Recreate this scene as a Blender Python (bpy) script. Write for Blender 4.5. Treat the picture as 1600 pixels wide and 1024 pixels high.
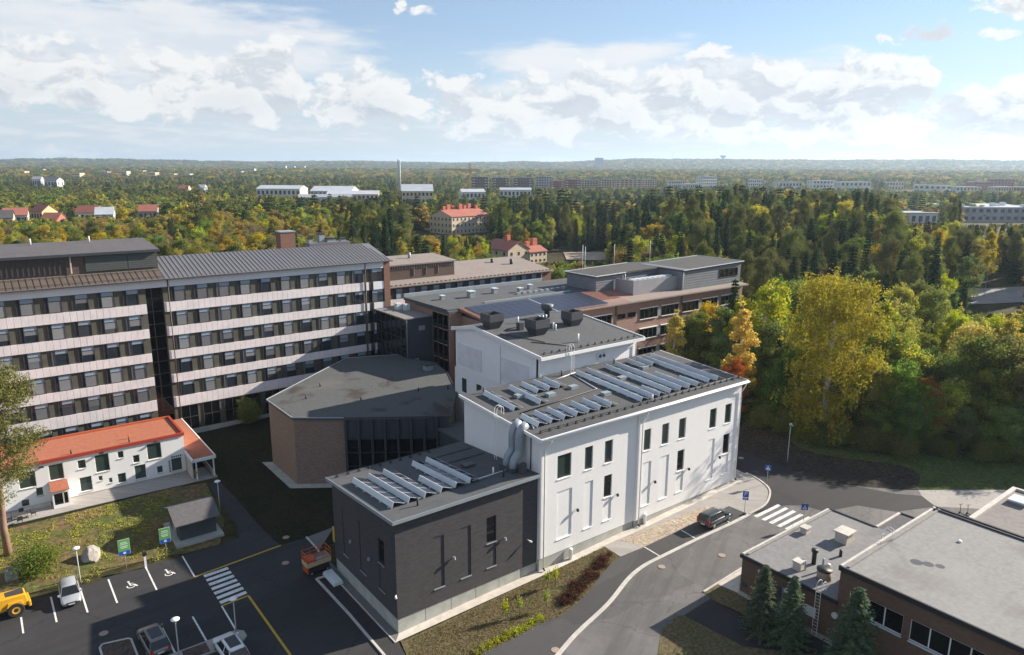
import bpy, bmesh, math, random
import numpy as np
from mathutils import Vector, Matrix

for o in list(bpy.data.objects): bpy.data.objects.remove(o)
SC = bpy.context.scene
COL = SC.collection
R = math.radians

# ------------------------------------------------------------------ camera
cam_d = bpy.data.cameras.new('camera')
cam = bpy.data.objects.new('camera', cam_d); COL.objects.link(cam)
cam_d.sensor_width = 36; cam_d.lens = 36 * 1120 / 1600
cam_d.clip_start = 0.5; cam_d.clip_end = 40000
RT, UP, FW = (0.793991, -0.60791, 0.00477), (0.128607, 0.175632, 0.976019), (0.59417, 0.774337, -0.217632)
cam.matrix_world = Matrix(((RT[0], UP[0], -FW[0], -26.631), (RT[1], UP[1], -FW[1], -51.296),
                           (RT[2], UP[2], -FW[2], 41.0), (0, 0, 0, 1)))
SC.camera = cam

# ------------------------------------------------------------------ sun + sky
SUN_EL, SUN_AZ = R(25.3), R(-12.0)         # azimuth measured from +X
sun_dir = Vector((math.cos(SUN_EL) * math.cos(SUN_AZ), math.cos(SUN_EL) * math.sin(SUN_AZ), math.sin(SUN_EL)))
sl = bpy.data.lights.new('sun', 'SUN'); sl.energy = 5.0; sl.angle = R(0.53); sl.color = (1.0, 0.90, 0.77)
sun = bpy.data.objects.new('sun', sl); COL.objects.link(sun)
sun.rotation_euler = sun_dir.to_track_quat('Z', 'Y').to_euler()
sun.location = (0, 0, 120)

W = bpy.data.worlds.new('World'); SC.world = W; W.use_nodes = True
wn = W.node_tree; wn.nodes.clear()
class NT:
    """small helper to write node trees as expressions"""
    def __init__(s, t): s.t = t
    def n(s, typ, **kw):
        nd = s.t.nodes.new(typ)
        ins = kw.pop('ins', {})
        for k, v in kw.items(): setattr(nd, k, v)
        for k, v in ins.items(): s.put(nd.inputs[k], v)
        return nd
    def put(s, sock, v):
        if isinstance(v, bpy.types.NodeSocket): s.t.links.new(v, sock)
        else:
            if sock.type == 'RGBA' and len(v) == 3: v = (*v, 1)
            sock.default_value = v
    def m(s, op, a, b=None, c=None, clamp=False):
        nd = s.t.nodes.new('ShaderNodeMath'); nd.operation = op; nd.use_clamp = clamp
        for i, v in enumerate((a, b, c)):
            if v is not None: s.put(nd.inputs[i], v)
        return nd.outputs[0]
    def vm(s, op, a, b=None, out=0):
        nd = s.t.nodes.new('ShaderNodeVectorMath'); nd.operation = op
        s.put(nd.inputs[0], a)
        if b is not None:
            s.put(nd.inputs[3] if op == 'SCALE' else nd.inputs[1], b)
        return nd.outputs[out]
    def mix(s, f, a, b, typ='MIX'):
        nd = s.t.nodes.new('ShaderNodeMix'); nd.data_type = 'RGBA'; nd.blend_type = typ
        s.put(nd.inputs[0], f); s.put(nd.inputs[6], a); s.put(nd.inputs[7], b)
        return nd.outputs[2]
    def noise(s, vec, scale, detail=4, rough=.55, dim='3D', lac=2.0, dist=0.0):
        nd = s.n('ShaderNodeTexNoise', noise_dimensions=dim)
        s.put(nd.inputs['Vector'], vec)
        for k, v in (('Scale', scale), ('Detail', detail), ('Roughness', rough), ('Lacunarity', lac), ('Distortion', dist)): nd.inputs[k].default_value = v
        return nd.outputs[0]
    def ss(s, x, a, b, lo=0.0, hi=1.0):
        nd = s.n('ShaderNodeMapRange', interpolation_type='SMOOTHSTEP')
        s.put(nd.inputs[0], x)
        for i, v in zip((1, 2, 3, 4), (a, b, lo, hi)): s.put(nd.inputs[i], v)
        return nd.outputs[0]
    def xyz(s, x, y, z):
        nd = s.n('ShaderNodeCombineXYZ')
        for i, v in enumerate((x, y, z)): s.put(nd.inputs[i], v)
        return nd.outputs[0]
    def sep(s, v):
        nd = s.n('ShaderNodeSeparateXYZ'); s.put(nd.inputs[0], v); return nd.outputs

w = NT(wn)
sky = w.n('ShaderNodeTexSky', sky_type='NISHITA', sun_disc=False, sun_elevation=SUN_EL, sun_rotation=math.pi / 2 - SUN_AZ,
          altitude=100, air_density=1.0, dust_density=0.15, ozone_density=3.0)
tc = w.n('ShaderNodeTexCoord')
dx, dy, dz = w.sep(tc.outputs['Generated'])
# azimuth (degrees, 0 = due along the picture axis, + to the right) and elevation of the view direction
f2 = Vector((FW[0], FW[1])).normalized()
fwd = w.m('ADD', w.m('MULTIPLY', dx, f2.x), w.m('MULTIPLY', dy, f2.y))
rgt = w.m('ADD', w.m('MULTIPLY', dx, f2.y), w.m('MULTIPLY', dy, -f2.x))
az = w.m('MULTIPLY', w.m('ARCTAN2', rgt, fwd), 57.2958)
el = w.m('MULTIPLY', w.m('ARCSINE', dz), 57.2958)

def cell(cx, cy, rx, rt, rb, gain=1.0):
    """cloud body: centre (deg), half width, height above and below the centre"""
    u_ = w.m('DIVIDE', w.m('SUBTRACT', az, cx), rx)
    d_ = w.m('SUBTRACT', el, cy)
    v_ = w.m('MAXIMUM', w.m('DIVIDE', d_, rt), w.m('DIVIDE', d_, -rb))
    r_ = w.m('SQRT', w.m('ADD', w.m('MULTIPLY', u_, u_), w.m('MULTIPLY', v_, v_)))
    return w.m('MULTIPLY', w.m('SUBTRACT', 1.0, r_), gain)
def union(l):
    a = l[0]
    for b in l[1:]: a = w.m('SMOOTH_MAX', a, b, 0.25)
    return a
pos = w.xyz(az, w.m('MULTIPLY', el, 1.55), 0.0)
warp = w.vm('SCALE', w.vm('SUBTRACT', w.n('ShaderNodeTexNoise', ins={'Vector': pos, 'Scale': .22, 'Detail': 1.0}).outputs[1], (.5, .5, .5)), 2.6)
pw = w.vm('ADD', pos, warp)
n0 = w.noise(pw, .25, 8, .60)
n1 = w.noise(w.vm('ADD', pw, (0.5, 1.5, 0.0)), .25, 4.5, .60)
# general cumulus field all round the horizon, thinning upwards
low = w.noise(w.xyz(w.m('MULTIPLY', az, .045), w.m('MULTIPLY', el, .16), 4.0), 1.0, 1)
gen = w.m('SUBTRACT', w.m('MULTIPLY', w.m('SUBTRACT', low, .44), 3.0), w.m('MAXIMUM', w.m('MULTIPLY', w.ss(w.m('ABSOLUTE', az), 34.0, 46.0, 1.0, 0.0), w.ss(el, 4.0, 14.0, 0.0, 1.3)), w.ss(el, 12.0, 34.0, 0.0, 1.0)))
gen = w.m('MAXIMUM', gen, w.m('MULTIPLY', w.m('SUBTRACT', w.noise(w.vm('MULTIPLY', tc.outputs['Generated'], (1.0, 1.0, 2.2)), 2.3, 3), w.ss(el, 15.0, 24.0, 1.3, .58)), 3.0))  # extra clouds overhead, out of view, added to raise the ambient fill
gen = w.m('SUBTRACT', gen, w.m('MULTIPLY', w.ss(w.m('ABSOLUTE', az), 34.0, 42.0, 1.0, 0.0), .55))
cum = union([cell(-21.0, 4.3, 9.5, 4.6, 1.6), cell(-11.5, 4.2, 7.0, 3.6, 1.6), cell(-33.0, 4.6, 9.0, 4.0, 1.2, .9),
             cell(-2.5, 4.0, 5.0, 3.0, 1.7, .9), cell(4.5, 4.0, 8.5, 3.4, 2.2), cell(11.5, 4.3, 6.0, 3.6, 2.2, 1.05), cell(16.5, 4.3, 6.5, 4.4, 2.4, 1.1),
             cell(23.5, 4.0, 8.5, 3.8, 2.4), cell(33.0, 3.2, 9.0, 2.6, 2.0), cell(28.6, 8.6, 3.2, 1.1, .9, .85), cell(33.2, 10.2, 2.6, 1.2, .9, .8),
             cell(-7.0, 11.3, 2.4, .7, .5, .55), gen])
den = w.m('ADD', w.m('MULTIPLY', cum, 1.0), w.m('MULTIPLY', w.m('SUBTRACT', n0, .50), 3.0))
a_c = w.ss(den, .06, .30)
# high thin veil behind the heaps (the anvil on the left, streaks in the middle)
ps = w.xyz(w.m('MULTIPLY', az, .5), w.m('MULTIPLY', el, 2.0), 7.0)
nv = w.noise(ps, .28, 4, .6)
veil = union([cell(-22.5, 8.0, 14.5, 3.6, 4.4, 1.15), cell(-36.0, 9.0, 11.0, 5.5, 6.0, 1.0), cell(6.0, 7.6, 12.0, 1.9, 3.5, .8), cell(15.0, 6.6, 12.0, 2.2, 4.5, .8)])
a_v = w.ss(w.m('ADD', veil, w.m('MULTIPLY', w.m('SUBTRACT', nv, .5), 1.5)), -.02, .50, 0.0, .93)
# low broken streaks just above the skyline
pl = w.xyz(w.m('MULTIPLY', az, .35), w.m('MULTIPLY', el, 2.2), 2.0)
nl = w.noise(pl, .8, 5, .62)
a_l = w.m('MULTIPLY', w.ss(nl, .40, .60), w.ss(el, 2.2, 5.2, .92, 0.0))
lit = w.ss(w.m('SUBTRACT', n0, n1), -.085, .055)
body = w.ss(den, .15, 1.25)
tone = w.m('ADD', w.m('MULTIPLY', lit, .75), w.m('MULTIPLY', w.m('SUBTRACT', 1.0, body), .35), clamp=True)
c_c = w.mix(tone, (3.05, 3.32, 3.75), (5.2, 5.2, 5.15))
c_v = w.mix(w.ss(nv, .38, .62), (4.1, 4.4, 4.8), (4.85, 4.9, 5.0))
c_l = w.mix(w.ss(nl, .45, .68), (3.7, 4.05, 4.45), (4.55, 4.65, 4.7))
skyc = w.mix(1.0, sky.outputs[0], (.74, .76, .80), 'MULTIPLY')
skyc = w.mix(w.ss(el, -1.0, 11.0, .9, .26), skyc, (3.55, 3.95, 4.4))
c1 = w.mix(a_v, skyc, c_v)
c2 = w.mix(a_l, c1, c_l)
c3 = w.mix(a_c, c2, c_c)
W.cycles.sampling_method = 'MANUAL'; W.cycles.sample_map_resolution = 512
bg = w.n('ShaderNodeBackground', ins={'Color': c3, 'Strength': 0.082})
wo = w.n('ShaderNodeOutputWorld'); wn.links.new(bg.outputs[0], wo.inputs[0])

vs = SC.view_settings
vs.view_transform = 'Standard'; vs.look = 'None'; vs.exposure = 1.14; vs.gamma = 1.0; vs.use_curve_mapping = False
SC.cycles.max_bounces = 6; SC.cycles.diffuse_bounces = 3; SC.cycles.glossy_bounces = 3; SC.cycles.transmission_bounces = 4
SC.cycles.volume_bounces = 1; SC.cycles.transparent_max_bounces = 8
SC.cycles.use_denoising = True; SC.cycles.caustics_reflective = False; SC.cycles.caustics_refractive = False


# ------------------------------------------------------------------ helpers
ORG = {}
def link(o): COL.objects.link(o); return o
def thing(name, label, cat, loc=(0, 0, 0), rz=0.0, group=None):
    o = link(bpy.data.objects.new(name, None)); o.location = loc; o.rotation_euler = (0, 0, rz)
    o.empty_display_size = .3
    o['label'] = label; o['category'] = cat
    if group: o['group'] = group
    ORG[o.name] = Vector(loc)
    return o
def tag(o, label=None, cat=None, group=None, kind=None):
    for k, v in (('label', label), ('category', cat), ('group', group), ('kind', kind)):
        if v: o[k] = v
    return o
def inst(name, me, parent=None, loc=(0, 0, 0), rz=0.0, sc=None):
    o = link(bpy.data.objects.new(name, me))
    if parent: o.parent = parent
    o.location = loc; o.rotation_euler = (0, 0, rz)
    if sc is not None: o.scale = (sc, sc, sc) if isinstance(sc, (int, float)) else sc
    return o
def copy_tree(o, parent=None, loc=None, rz=None):
    c_ = o.copy(); link(c_); c_.parent = parent
    if loc is not None: c_.location = loc
    if rz is not None: c_.rotation_euler = (0, 0, rz)
    for ch in o.children: copy_tree(ch, c_)
    return c_
def root_of(o):
    while o.parent: o = o.parent
    return o

class MB:
    """collects faces and links them as one mesh object"""
    def __init__(s): s.v = []; s.f = []
    def add(s, vs, fs):
        b = len(s.v); s.v += [tuple(p) for p in vs]; s.f += [tuple(b + i for i in f) for f in fs]; return s
    def box(s, x0, x1, y0, y1, z0, z1):
        return s.add([(x0, y0, z0), (x1, y0, z0), (x1, y1, z0), (x0, y1, z0), (x0, y0, z1), (x1, y0, z1), (x1, y1, z1), (x0, y1, z1)],
                     [(0, 3, 2, 1), (4, 5, 6, 7), (0, 1, 5, 4), (1, 2, 6, 5), (2, 3, 7, 6), (3, 0, 4, 7)])
    def hexa(s, b4, t4):     # bottom 4 points ccw, top 4 points ccw
        return s.add(list(b4) + list(t4), [(0, 3, 2, 1), (4, 5, 6, 7), (0, 1, 5, 4), (1, 2, 6, 5), (2, 3, 7, 6), (3, 0, 4, 7)])
    def prism(s, poly, z0, z1):   # poly xy ccw; z0,z1 numbers or functions of (x,y)
        f0 = z0 if callable(z0) else (lambda x, y: z0); f1 = z1 if callable(z1) else (lambda x, y: z1)
        n = len(poly)
        return s.add([(x, y, f0(x, y)) for x, y in poly] + [(x, y, f1(x, y)) for x, y in poly],
                     [tuple(range(n - 1, -1, -1)), tuple(range(n, 2 * n))] + [(i, (i + 1) % n, n + (i + 1) % n, n + i) for i in range(n)])
    def cyl(s, p, q, r0, r1=None, n=10, caps=True):
        p, q = Vector(p), Vector(q); r1 = r0 if r1 is None else r1
        d = (q - p).normalized(); a = d.orthogonal().normalized(); b = d.cross(a)
        vs = []
        for c_, r_ in ((p, r0), (q, r1)):
            for i in range(n):
                t = 2 * math.pi * i / n; vs.append(c_ + a * (r_ * math.cos(t)) + b * (r_ * math.sin(t)))
        fs = [(i, (i + 1) % n, n + (i + 1) % n, n + i) for i in range(n)]
        if caps: fs += [tuple(range(n - 1, -1, -1)), tuple(range(n, 2 * n))]
        return s.add(vs, fs)
    def tube(s, pts, r, n=8):
        pts = [Vector(p) for p in pts]; rings = []; a = None
        for i, p in enumerate(pts):
            d = (pts[min(i + 1, len(pts) - 1)] - pts[max(i - 1, 0)]).normalized()
            a = d.orthogonal().normalized() if a is None else (a - d * a.dot(d)).normalized()
            b = d.cross(a); rr = r[i] if isinstance(r, (list, tuple)) else r
            rings.append([p + a * (rr * math.cos(2 * math.pi * k / n)) + b * (rr * math.sin(2 * math.pi * k / n)) for k in range(n)])
        vs = [v for g_ in rings for v in g_]; fs = []
        for i in range(len(rings) - 1):
            for k in range(n):
                fs.append((i * n + k, i * n + (k + 1) % n, (i + 1) * n + (k + 1) % n, (i + 1) * n + k))
        fs += [tuple(range(n - 1, -1, -1)), tuple(range((len(rings) - 1) * n, len(rings) * n))]
        return s.add(vs, fs)
    def lathe(s, prof, n=16, c0=(0, 0, 0)):
        vs = [(c0[0] + r_ * math.cos(2 * math.pi * k / n), c0[1] + r_ * math.sin(2 * math.pi * k / n), c0[2] + z) for r_, z in prof for k in range(n)]
        fs = [(i * n + k, i * n + (k + 1) % n, (i + 1) * n + (k + 1) % n, (i + 1) * n + k) for i in range(len(prof) - 1) for k in range(n)]
        fs += [tuple(range(n - 1, -1, -1)), tuple(range((len(prof) - 1) * n, len(prof) * n))]
        return s.add(vs, fs)
    def mesh(s, name, mat, org=(0, 0, 0), smooth=False, bevel=0):
        me = bpy.data.meshes.new(name)
        ox, oy, oz = org
        me.from_pydata([(x - ox, y - oy, z - oz) for x, y, z in s.v], [], s.f)
        if bevel:
            bm = bmesh.new(); bm.from_mesh(me)
            bmesh.ops.bevel(bm, geom=bm.edges[:], offset=bevel, segments=1, affect='EDGES', clamp_overlap=True)
            bm.to_mesh(me); bm.free()
        if smooth: me.shade_smooth()
        if mat: me.materials.append(mat)
        return me
    def build(s, name, mat, parent=None, smooth=False, bevel=0, local=False):
        """world coordinates in; the object's origin follows its thing's base (local=True: already relative)"""
        org = (0, 0, 0)
        if parent and not local: org = ORG[root_of(parent).name]
        return inst(name, s.mesh(name, mat, org, smooth, bevel), parent)
def one(name, mb, mat, label, cat, group=None, smooth=False, base=None, bevel=0):
    """a thing that is a single mesh with its origin at its base"""
    b = base if base is not None else (sum(v[0] for v in mb.v) / len(mb.v), sum(v[1] for v in mb.v) / len(mb.v), min(v[2] for v in mb.v))
    o = inst(name, mb.mesh(name, mat, b, smooth, bevel), None, b)
    return tag(o, label, cat, group)

# ------------------------------------------------------------------ materials
def newmat(name):
    m = bpy.data.materials.new(name); m.use_nodes = True; t = m.node_tree; t.nodes.clear()
    return m, NT(t)
def finish(m, n, col, rough=.8, metal=0.0, spec=.5, bump=None, bstr=.3, bdist=.05):
    b = n.n('ShaderNodeBsdfPrincipled')
    n.put(b.inputs['Base Color'], col); n.put(b.inputs['Roughness'], rough); n.put(b.inputs['Metallic'], metal); n.put(b.inputs['Specular IOR Level'], spec)
    if bump is not None:
        bp = n.n('ShaderNodeBump', ins={'Height': bump, 'Strength': bstr, 'Distance': bdist}); n.t.links.new(bp.outputs[0], b.inputs['Normal'])
    o = n.n('ShaderNodeOutputMaterial'); n.t.links.new(b.outputs[0], o.inputs[0])
    return m
def P_(n): return n.n('ShaderNodeNewGeometry').outputs['Position']
def mul(c_, k): return tuple(min(1, x * k) for x in c_)
def plain(name, c_, rough=.7, var=.10, scale=.6, metal=0.0, spec=.4, big=.12, fine=0.0, rnd=0.0):
    """paint / concrete / metal with mottling at two sizes and optional per-object variation"""
    m, n = newmat(name); p = P_(n)
    f = n.noise(p, scale, 5, .6); g_ = n.noise(p, scale * .09 + .02, 3, .5)
    col = n.mix(n.ss(f, .3, .7), mul(c_, 1 - var), mul(c_, 1 + var))
    col = n.mix(n.ss(g_, .35, .65), col, mul(c_, 1 - big), 'MIX') if big else col
    if big: col.node.inputs[0].default_value = 0; n.put(col.node.inputs[0], n.ss(g_, .38, .70, 0.0, .6))
    if rnd:
        oi = n.n('ShaderNodeObjectInfo').outputs['Random']
        hv = n.n('ShaderNodeHueSaturation', ins={'Color': col, 'Value': n.m('ADD', 1 - rnd / 2, n.m('MULTIPLY', oi, rnd))}); col = hv.outputs[0]
    return finish(m, n, col, rough, metal, spec, n.noise(p, scale * 14, 3) if fine else None, fine, .02)
def brick(name, c1, c2, mortar, diag=1.0, bw=.29, bh=.085, rough=.85, patch=.2, msize=.010, ground=False, streaks=.55, rain=0.0):
    m, n = newmat(name); p = P_(n); x, y, z = n.sep(p)
    s_ = n.m('ADD', x, n.m('MULTIPLY', y, diag))
    if abs(diag) != 1: s_ = n.m('MULTIPLY', n.m('ADD', x, n.m('MULTIPLY', y, diag)), 1 / math.sqrt(1 + diag * diag))
    vec = n.xyz(x, y, 0.0) if ground else n.xyz(s_, z, 0.0)
    b = n.n('ShaderNodeTexBrick', ins={'Vector': vec, 'Color1': (*c1, 1), 'Color2': (*c2, 1), 'Mortar': (*mortar, 1), 'Scale': 1.0, 'Mortar Size': msize, 'Mortar Smooth': .2, 'Bias': 0.0, 'Brick Width': bw, 'Row Height': bh})
    streak = n.noise(n.xyz(n.m('MULTIPLY', s_, .9), n.m('MULTIPLY', z, 5.0), 0.0), 1.0, 4, .65)
    big = n.noise(p, .18, 3)
    col = n.mix(n.ss(streak, .35, .68, 0.0, streaks), b.outputs[0], mul(c1, .62))
    col = n.mix(n.ss(big, .4, .7, 0.0, patch), col, mul(c2, 1.25))
    if rain:
        rs = n.noise(n.xyz(n.m('MULTIPLY', s_, 2.2), n.m('MULTIPLY', z, .12), 3.0), 1.0, 5, .65)
        col = n.mix(n.ss(rs, .50, .74, 0.0, rain), col, mul(c1, .72))
    return finish(m, n, col, rough, 0, .3, b.outputs[1], .35, .01)
def panelmat(name, c_, pitch, axis='xy', depth=.35, rough=.55, var=.06, metal=0.0):
    """profiled sheet: fine ribs as relief only"""
    m, n = newmat(name); p = P_(n); x, y, z = n.sep(p)
    s_ = n.m('ADD', x, y) if axis == 'xy' else z
    wv = n.m('SINE', n.m('MULTIPLY', s_, 2 * math.pi / pitch))
    f = n.noise(p, .7, 4)
    col = n.mix(n.ss(f, .3, .7), mul(c_, 1 - var), mul(c_, 1 + var))
    return finish(m, n, col, rough, metal, .4, wv, depth, .02)
def roofmat(name, c_, seam=1.0, ang='y', lines=.12, stain=.35, rough=.9, scale=.25, stainc=None, light=None, linec=None):
    """bitumen felt: strips with faint laps, puddle stains, weathering"""
    m, n = newmat(name); p = P_(n); x, y, z = n.sep(p)
    s_ = y if ang == 'y' else x
    fr = n.m('FRACT', n.m('DIVIDE', s_, seam))
    lap = n.ss(n.m('ABSOLUTE', n.m('SUBTRACT', fr, .5)), .46, .5)
    strip = n.n('ShaderNodeTexWhiteNoise', noise_dimensions='1D', ins={'W': n.m('FLOOR', n.m('DIVIDE', s_, seam))}).outputs[0]
    f = n.noise(p, 2.2, 6, .7); g_ = n.noise(p, scale, 4, .6, dist=.4); g2 = n.noise(n.vm('ADD', p, (31, 7, 0)), scale * .6, 3)
    col = n.mix(n.ss(f, .3, .7), mul(c_, .84), mul(c_, 1.15))
    col = n.mix(n.m('MULTIPLY', strip, .35), col, mul(c_, 1.14))
    col = n.mix(n.ss(g_, .54, .66, 0.0, stain), col, stainc or mul(c_, .5))
    col = n.mix(n.ss(g2, .55, .75, 0.0, stain), col, light or mul(c_, 1.5))
    col = n.mix(n.m('MULTIPLY', lap, min(1, lines * 3)), col, linec or mul(c_, .55))
    return finish(m, n, col, rough, 0, .3, n.noise(p, 25, 3), .25, .01)
def asphalt(name, c_, var=.14, crack=.0, streak=.25, ang=(1, 0), rough=.85, patch=.3):
    m, n = newmat(name); p = P_(n); x, y, z = n.sep(p)
    a_ = n.m('ADD', n.m('MULTIPLY', x, ang[0]), n.m('MULTIPLY', y, ang[1])); b_ = n.m('ADD', n.m('MULTIPLY', x, -ang[1]), n.m('MULTIPLY', y, ang[0]))
    f = n.noise(p, 9, 5, .7); g_ = n.noise(p, .22, 5, .6, dist=.6); st = n.noise(n.xyz(n.m('MULTIPLY', a_, .05), n.m('MULTIPLY', b_, .75), 0.0), 1.0, 4, .6)
    col = n.mix(n.ss(f, .3, .7), mul(c_, 1 - var), mul(c_, 1 + var))
    col = n.mix(n.ss(g_, .42, .7, 0.0, patch), col, mul(c_, 1.5))
    col = n.mix(n.ss(st, .45, .68, 0.0, streak), col, mul(c_, .62))
    pt = n.n('ShaderNodeTexVoronoi', feature='F1', distance='CHEBYCHEV', ins={'Vector': n.vm('MULTIPLY', p, (.09, .2, 1.0)), 'Scale': 1.0, 'Randomness': .9})
    col = n.mix(n.ss(n.sep(pt.outputs[1])[0], .80, .82, 0.0, .35), col, mul(c_, .55))
    sp_ = n.noise(p, 1.3, 3, .5); col = n.mix(n.ss(sp_, .66, .74, 0.0, .5), col, mul(c_, .5))
    if crack:
        vo = n.n('ShaderNodeTexVoronoi', feature='DISTANCE_TO_EDGE', ins={'Vector': n.vm('ADD', p, n.vm('SCALE', n.n('ShaderNodeTexNoise', ins={'Vector': p, 'Scale': .8}).outputs[1], 1.5)), 'Scale': .13})
        col = n.mix(n.ss(vo.outputs[0], 0.0, .012, crack, 0.0), col, mul(c_, .3))
    return finish(m, n, col, rough, 0, .35, n.noise(p, 40, 3), .25, .01)
def groundmat(name, cols, scale=.35, fine=3.5, bump=.6):
    m, n = newmat(name); p = P_(n)
    a_ = n.noise(p, scale, 5, .65, dist=.5); b_ = n.noise(n.vm('ADD', p, (17, 3, 0)), scale * 2.3, 5, .65); f = n.noise(p, fine, 6, .75)
    col = n.mix(n.ss(a_, .38, .62), cols[0], cols[1])
    col = n.mix(n.ss(b_, .52, .68), col, cols[2])
    col = n.mix(n.ss(f, .28, .72), n.mix(1.0, col, (.48, .48, .48), 'MULTIPLY'), n.mix(1.0, col, (1.45, 1.45, 1.45), 'MULTIPLY'))
    return finish(m, n, col, .95, 0, .15, f, bump, .12)
def glassmat(name, c_=(.012, .016, .02), rough=.04, spec=.6, rnd=0.0, alt=None):
    m, n = newmat(name)
    col = c_
    if alt:
        oi = n.n('ShaderNodeObjectInfo').outputs['Random']
        col = n.mix(n.ss(oi, .45, .95), c_, alt)
    p = P_(n)
    return finish(m, n, col, rough, 0, spec, n.noise(p, .9, 2), .02, .05)
def solidmat(name, c_, rough=.5, metal=0.0, spec=.5, coat=0.0):
    m, n = newmat(name); m = finish(m, n, (*c_, 1), rough, metal, spec)
    if coat:
        b = [x for x in m.node_tree.nodes if x.type == 'BSDF_PRINCIPLED'][0]; b.inputs['Coat Weight'].default_value = coat; b.inputs['Coat Roughness'].default_value = .05
    return m
def leafmat(name, ca, cb, cc=None, trans=.35, orand=.35, hue=.02):
    """foliage: colour varies leaf by leaf (islands) and tree by tree"""
    m, n = newmat(name)
    g_ = n.n('ShaderNodeNewGeometry'); oi = n.n('ShaderNodeObjectInfo').outputs['Random']
    isl = g_.outputs['Random Per Island']
    big = n.noise(g_.outputs['Position'], .33, 2)
    col = n.mix(n.ss(n.m('ADD', n.m('MULTIPLY', isl, .6), n.m('MULTIPLY', big, .7)), .35, .95), ca, cb)
    if cc is not None: col = n.mix(n.ss(isl, .72, .95, 0.0, .8), col, cc)
    col = n.n('ShaderNodeHueSaturation', ins={'Color': col, 'Hue': n.m('ADD', .5 - hue, n.m('MULTIPLY', oi, 2 * hue)),
              'Value': n.m('ADD', 1 - orand / 2, n.m('MULTIPLY', n.m('FRACT', n.m('MULTIPLY', oi, 7.31)), orand)), 'Saturation': n.m('ADD', .88, n.m('MULTIPLY', n.m('FRACT', n.m('MULTIPLY', oi, 3.7)), .2))}).outputs[0]
    d = n.n('ShaderNodeBsdfDiffuse', ins={'Color': col}); t = n.n('ShaderNodeBsdfTranslucent', ins={'Color': col})
    mx = n.n('ShaderNodeMixShader', ins={0: trans}); n.t.links.new(d.outputs[0], mx.inputs[1]); n.t.links.new(t.outputs[0], mx.inputs[2])
    o = n.n('ShaderNodeOutputMaterial'); n.t.links.new(mx.outputs[0], o.inputs[0])
    return m

def wornpaint(name, c_):
    m, n = newmat(name); p = P_(n); f = n.noise(p, 7, 6, .75); g_ = n.noise(p, .8, 3)
    col = n.mix(n.ss(n.m('ADD', f, n.m('MULTIPLY', g_, .35)), .70, .82, 0.0, .75), c_, (.09, .088, .086))
    return finish(m, n, col, .75, 0, .3)
M = {}
M['white_render'] = brick('white_brick', (.84, .835, .82), (.81, .805, .79), (.76, .755, .74), patch=.1, msize=.006, streaks=.04, rain=.12)
M['white_clad'] = panelmat('white_cladding', (.85, .85, .85), .45, depth=.10, var=.015)
M['louvre'] = panelmat('grey_louvre', (.72, .71, .74), .16, axis='z', depth=.3)
M['white_metal'] = plain('white_metal', (.84, .84, .83), .4, .03, spec=.5)
M['dark_brick'] = brick('dark_brick', (.068, .064, .069), (.094, .087, .088), (.062, .061, .062), patch=.12)
M['concrete'] = plain('concrete', (.40, .41, .37), .85, .14, .8, fine=.15, big=.2)
M['concrete_light'] = plain('concrete_light', (.56, .51, .45), .9, .14, 1.2, fine=.2)
M['felt_dark'] = roofmat('felt_dark', (.088, .092, .096), 1.0, 'x', .06, .14, light=(.11, .113, .115))
M['felt_main'] = roofmat('felt_main', (.078, .080, .083), 1.0, 'y', .08, .12, light=(.10, .10, .10))
M['felt_aud'] = roofmat('felt_auditorium', (.085, .090, .090), 1.0, 'x', .03, .85, scale=.15, stainc=(.045, .033, .028), light=(.135, .125, .11))
M['felt_brown'] = roofmat('felt_brown', (.24, .205, .185), .9, 'x', .05, .15, stainc=(.17, .14, .125))
M['felt_black'] = roofmat('felt_black', (.075, .072, .070), 1.0, 'x', .05, .2, light=(.12, .115, .11))
M['gravel_roof'] = roofmat('grey_roof', (.235, .23, .222), .7, 'y', .14, .4, linec=(.30, .292, .28), scale=.16, stainc=(.14, .13, .12), light=(.29, .285, .27))
M['grey_roof_low'] = roofmat('grey_roof_low', (.20, .198, .20), .8, 'x', .14, .45, linec=(.165, .16, .16), scale=.2, stainc=(.14, .135, .135), light=(.25, .245, .24))
M['felt_taupe'] = roofmat('felt_taupe', (.21, .195, .185), .9, 'x', .08, .2)
M['orange_roof'] = roofmat('orange_roof', (.36, .130, .075), .8, 'y', .05, .3, stainc=(.28, .10, .06), light=(.42, .17, .11))
M['orange_trim'] = plain('orange_trim', (.44, .11, .045), .5, .06)
M['red_trim'] = plain('red_trim', (.36, .055, .035), .5, .06)
M['metal_roof'] = plain('seam_roof', (.15, .143, .150), .42, .06, .5, metal=.0, spec=.6)
M['brown_roof'] = plain('brown_seam_roof', (.125, .098, .082), .5, .10, .5)
M['tile_red'] = plain('tile_red', (.34, .17, .13), .8, .18, 2.0)
M['brick_wing'] = brick('brick_wing', (.37, .225, .175), (.27, .15, .118), (.32, .25, .215), patch=.3, streaks=.35)
M['brick_aud'] = brick('brick_auditorium', (.37, .255, .18), (.22, .145, .102), (.28, .215, .175), patch=.3)
M['brick_audd'] = brick('brick_auditorium_diag', (.33, .22, .17), (.20, .13, .10), (.27, .21, .18), diag=-.67, patch=.3)
M['brick_low'] = brick('brick_low', (.195, .122, .085), (.140, .083, .058), (.105, .077, .060), patch=.2)
M['brick_pier'] = brick('brick_pier', (.29, .145, .10), (.2, .09, .065), (.24, .17, .14))
M['spandrel'] = panelmat('spandrel_panel', (.76, .70, .70), .16, depth=.12, rough=.5)
M['fascia'] = plain('fascia_white', (.72, .73, .74), .6, .04)
M['olive'] = panelmat('olive_sheet', (.088, .085, .066), .12, depth=.6, rough=.5, var=.15)
M['dark_frame'] = plain('dark_frame', (.06, .055, .055), .5, .1)
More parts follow.
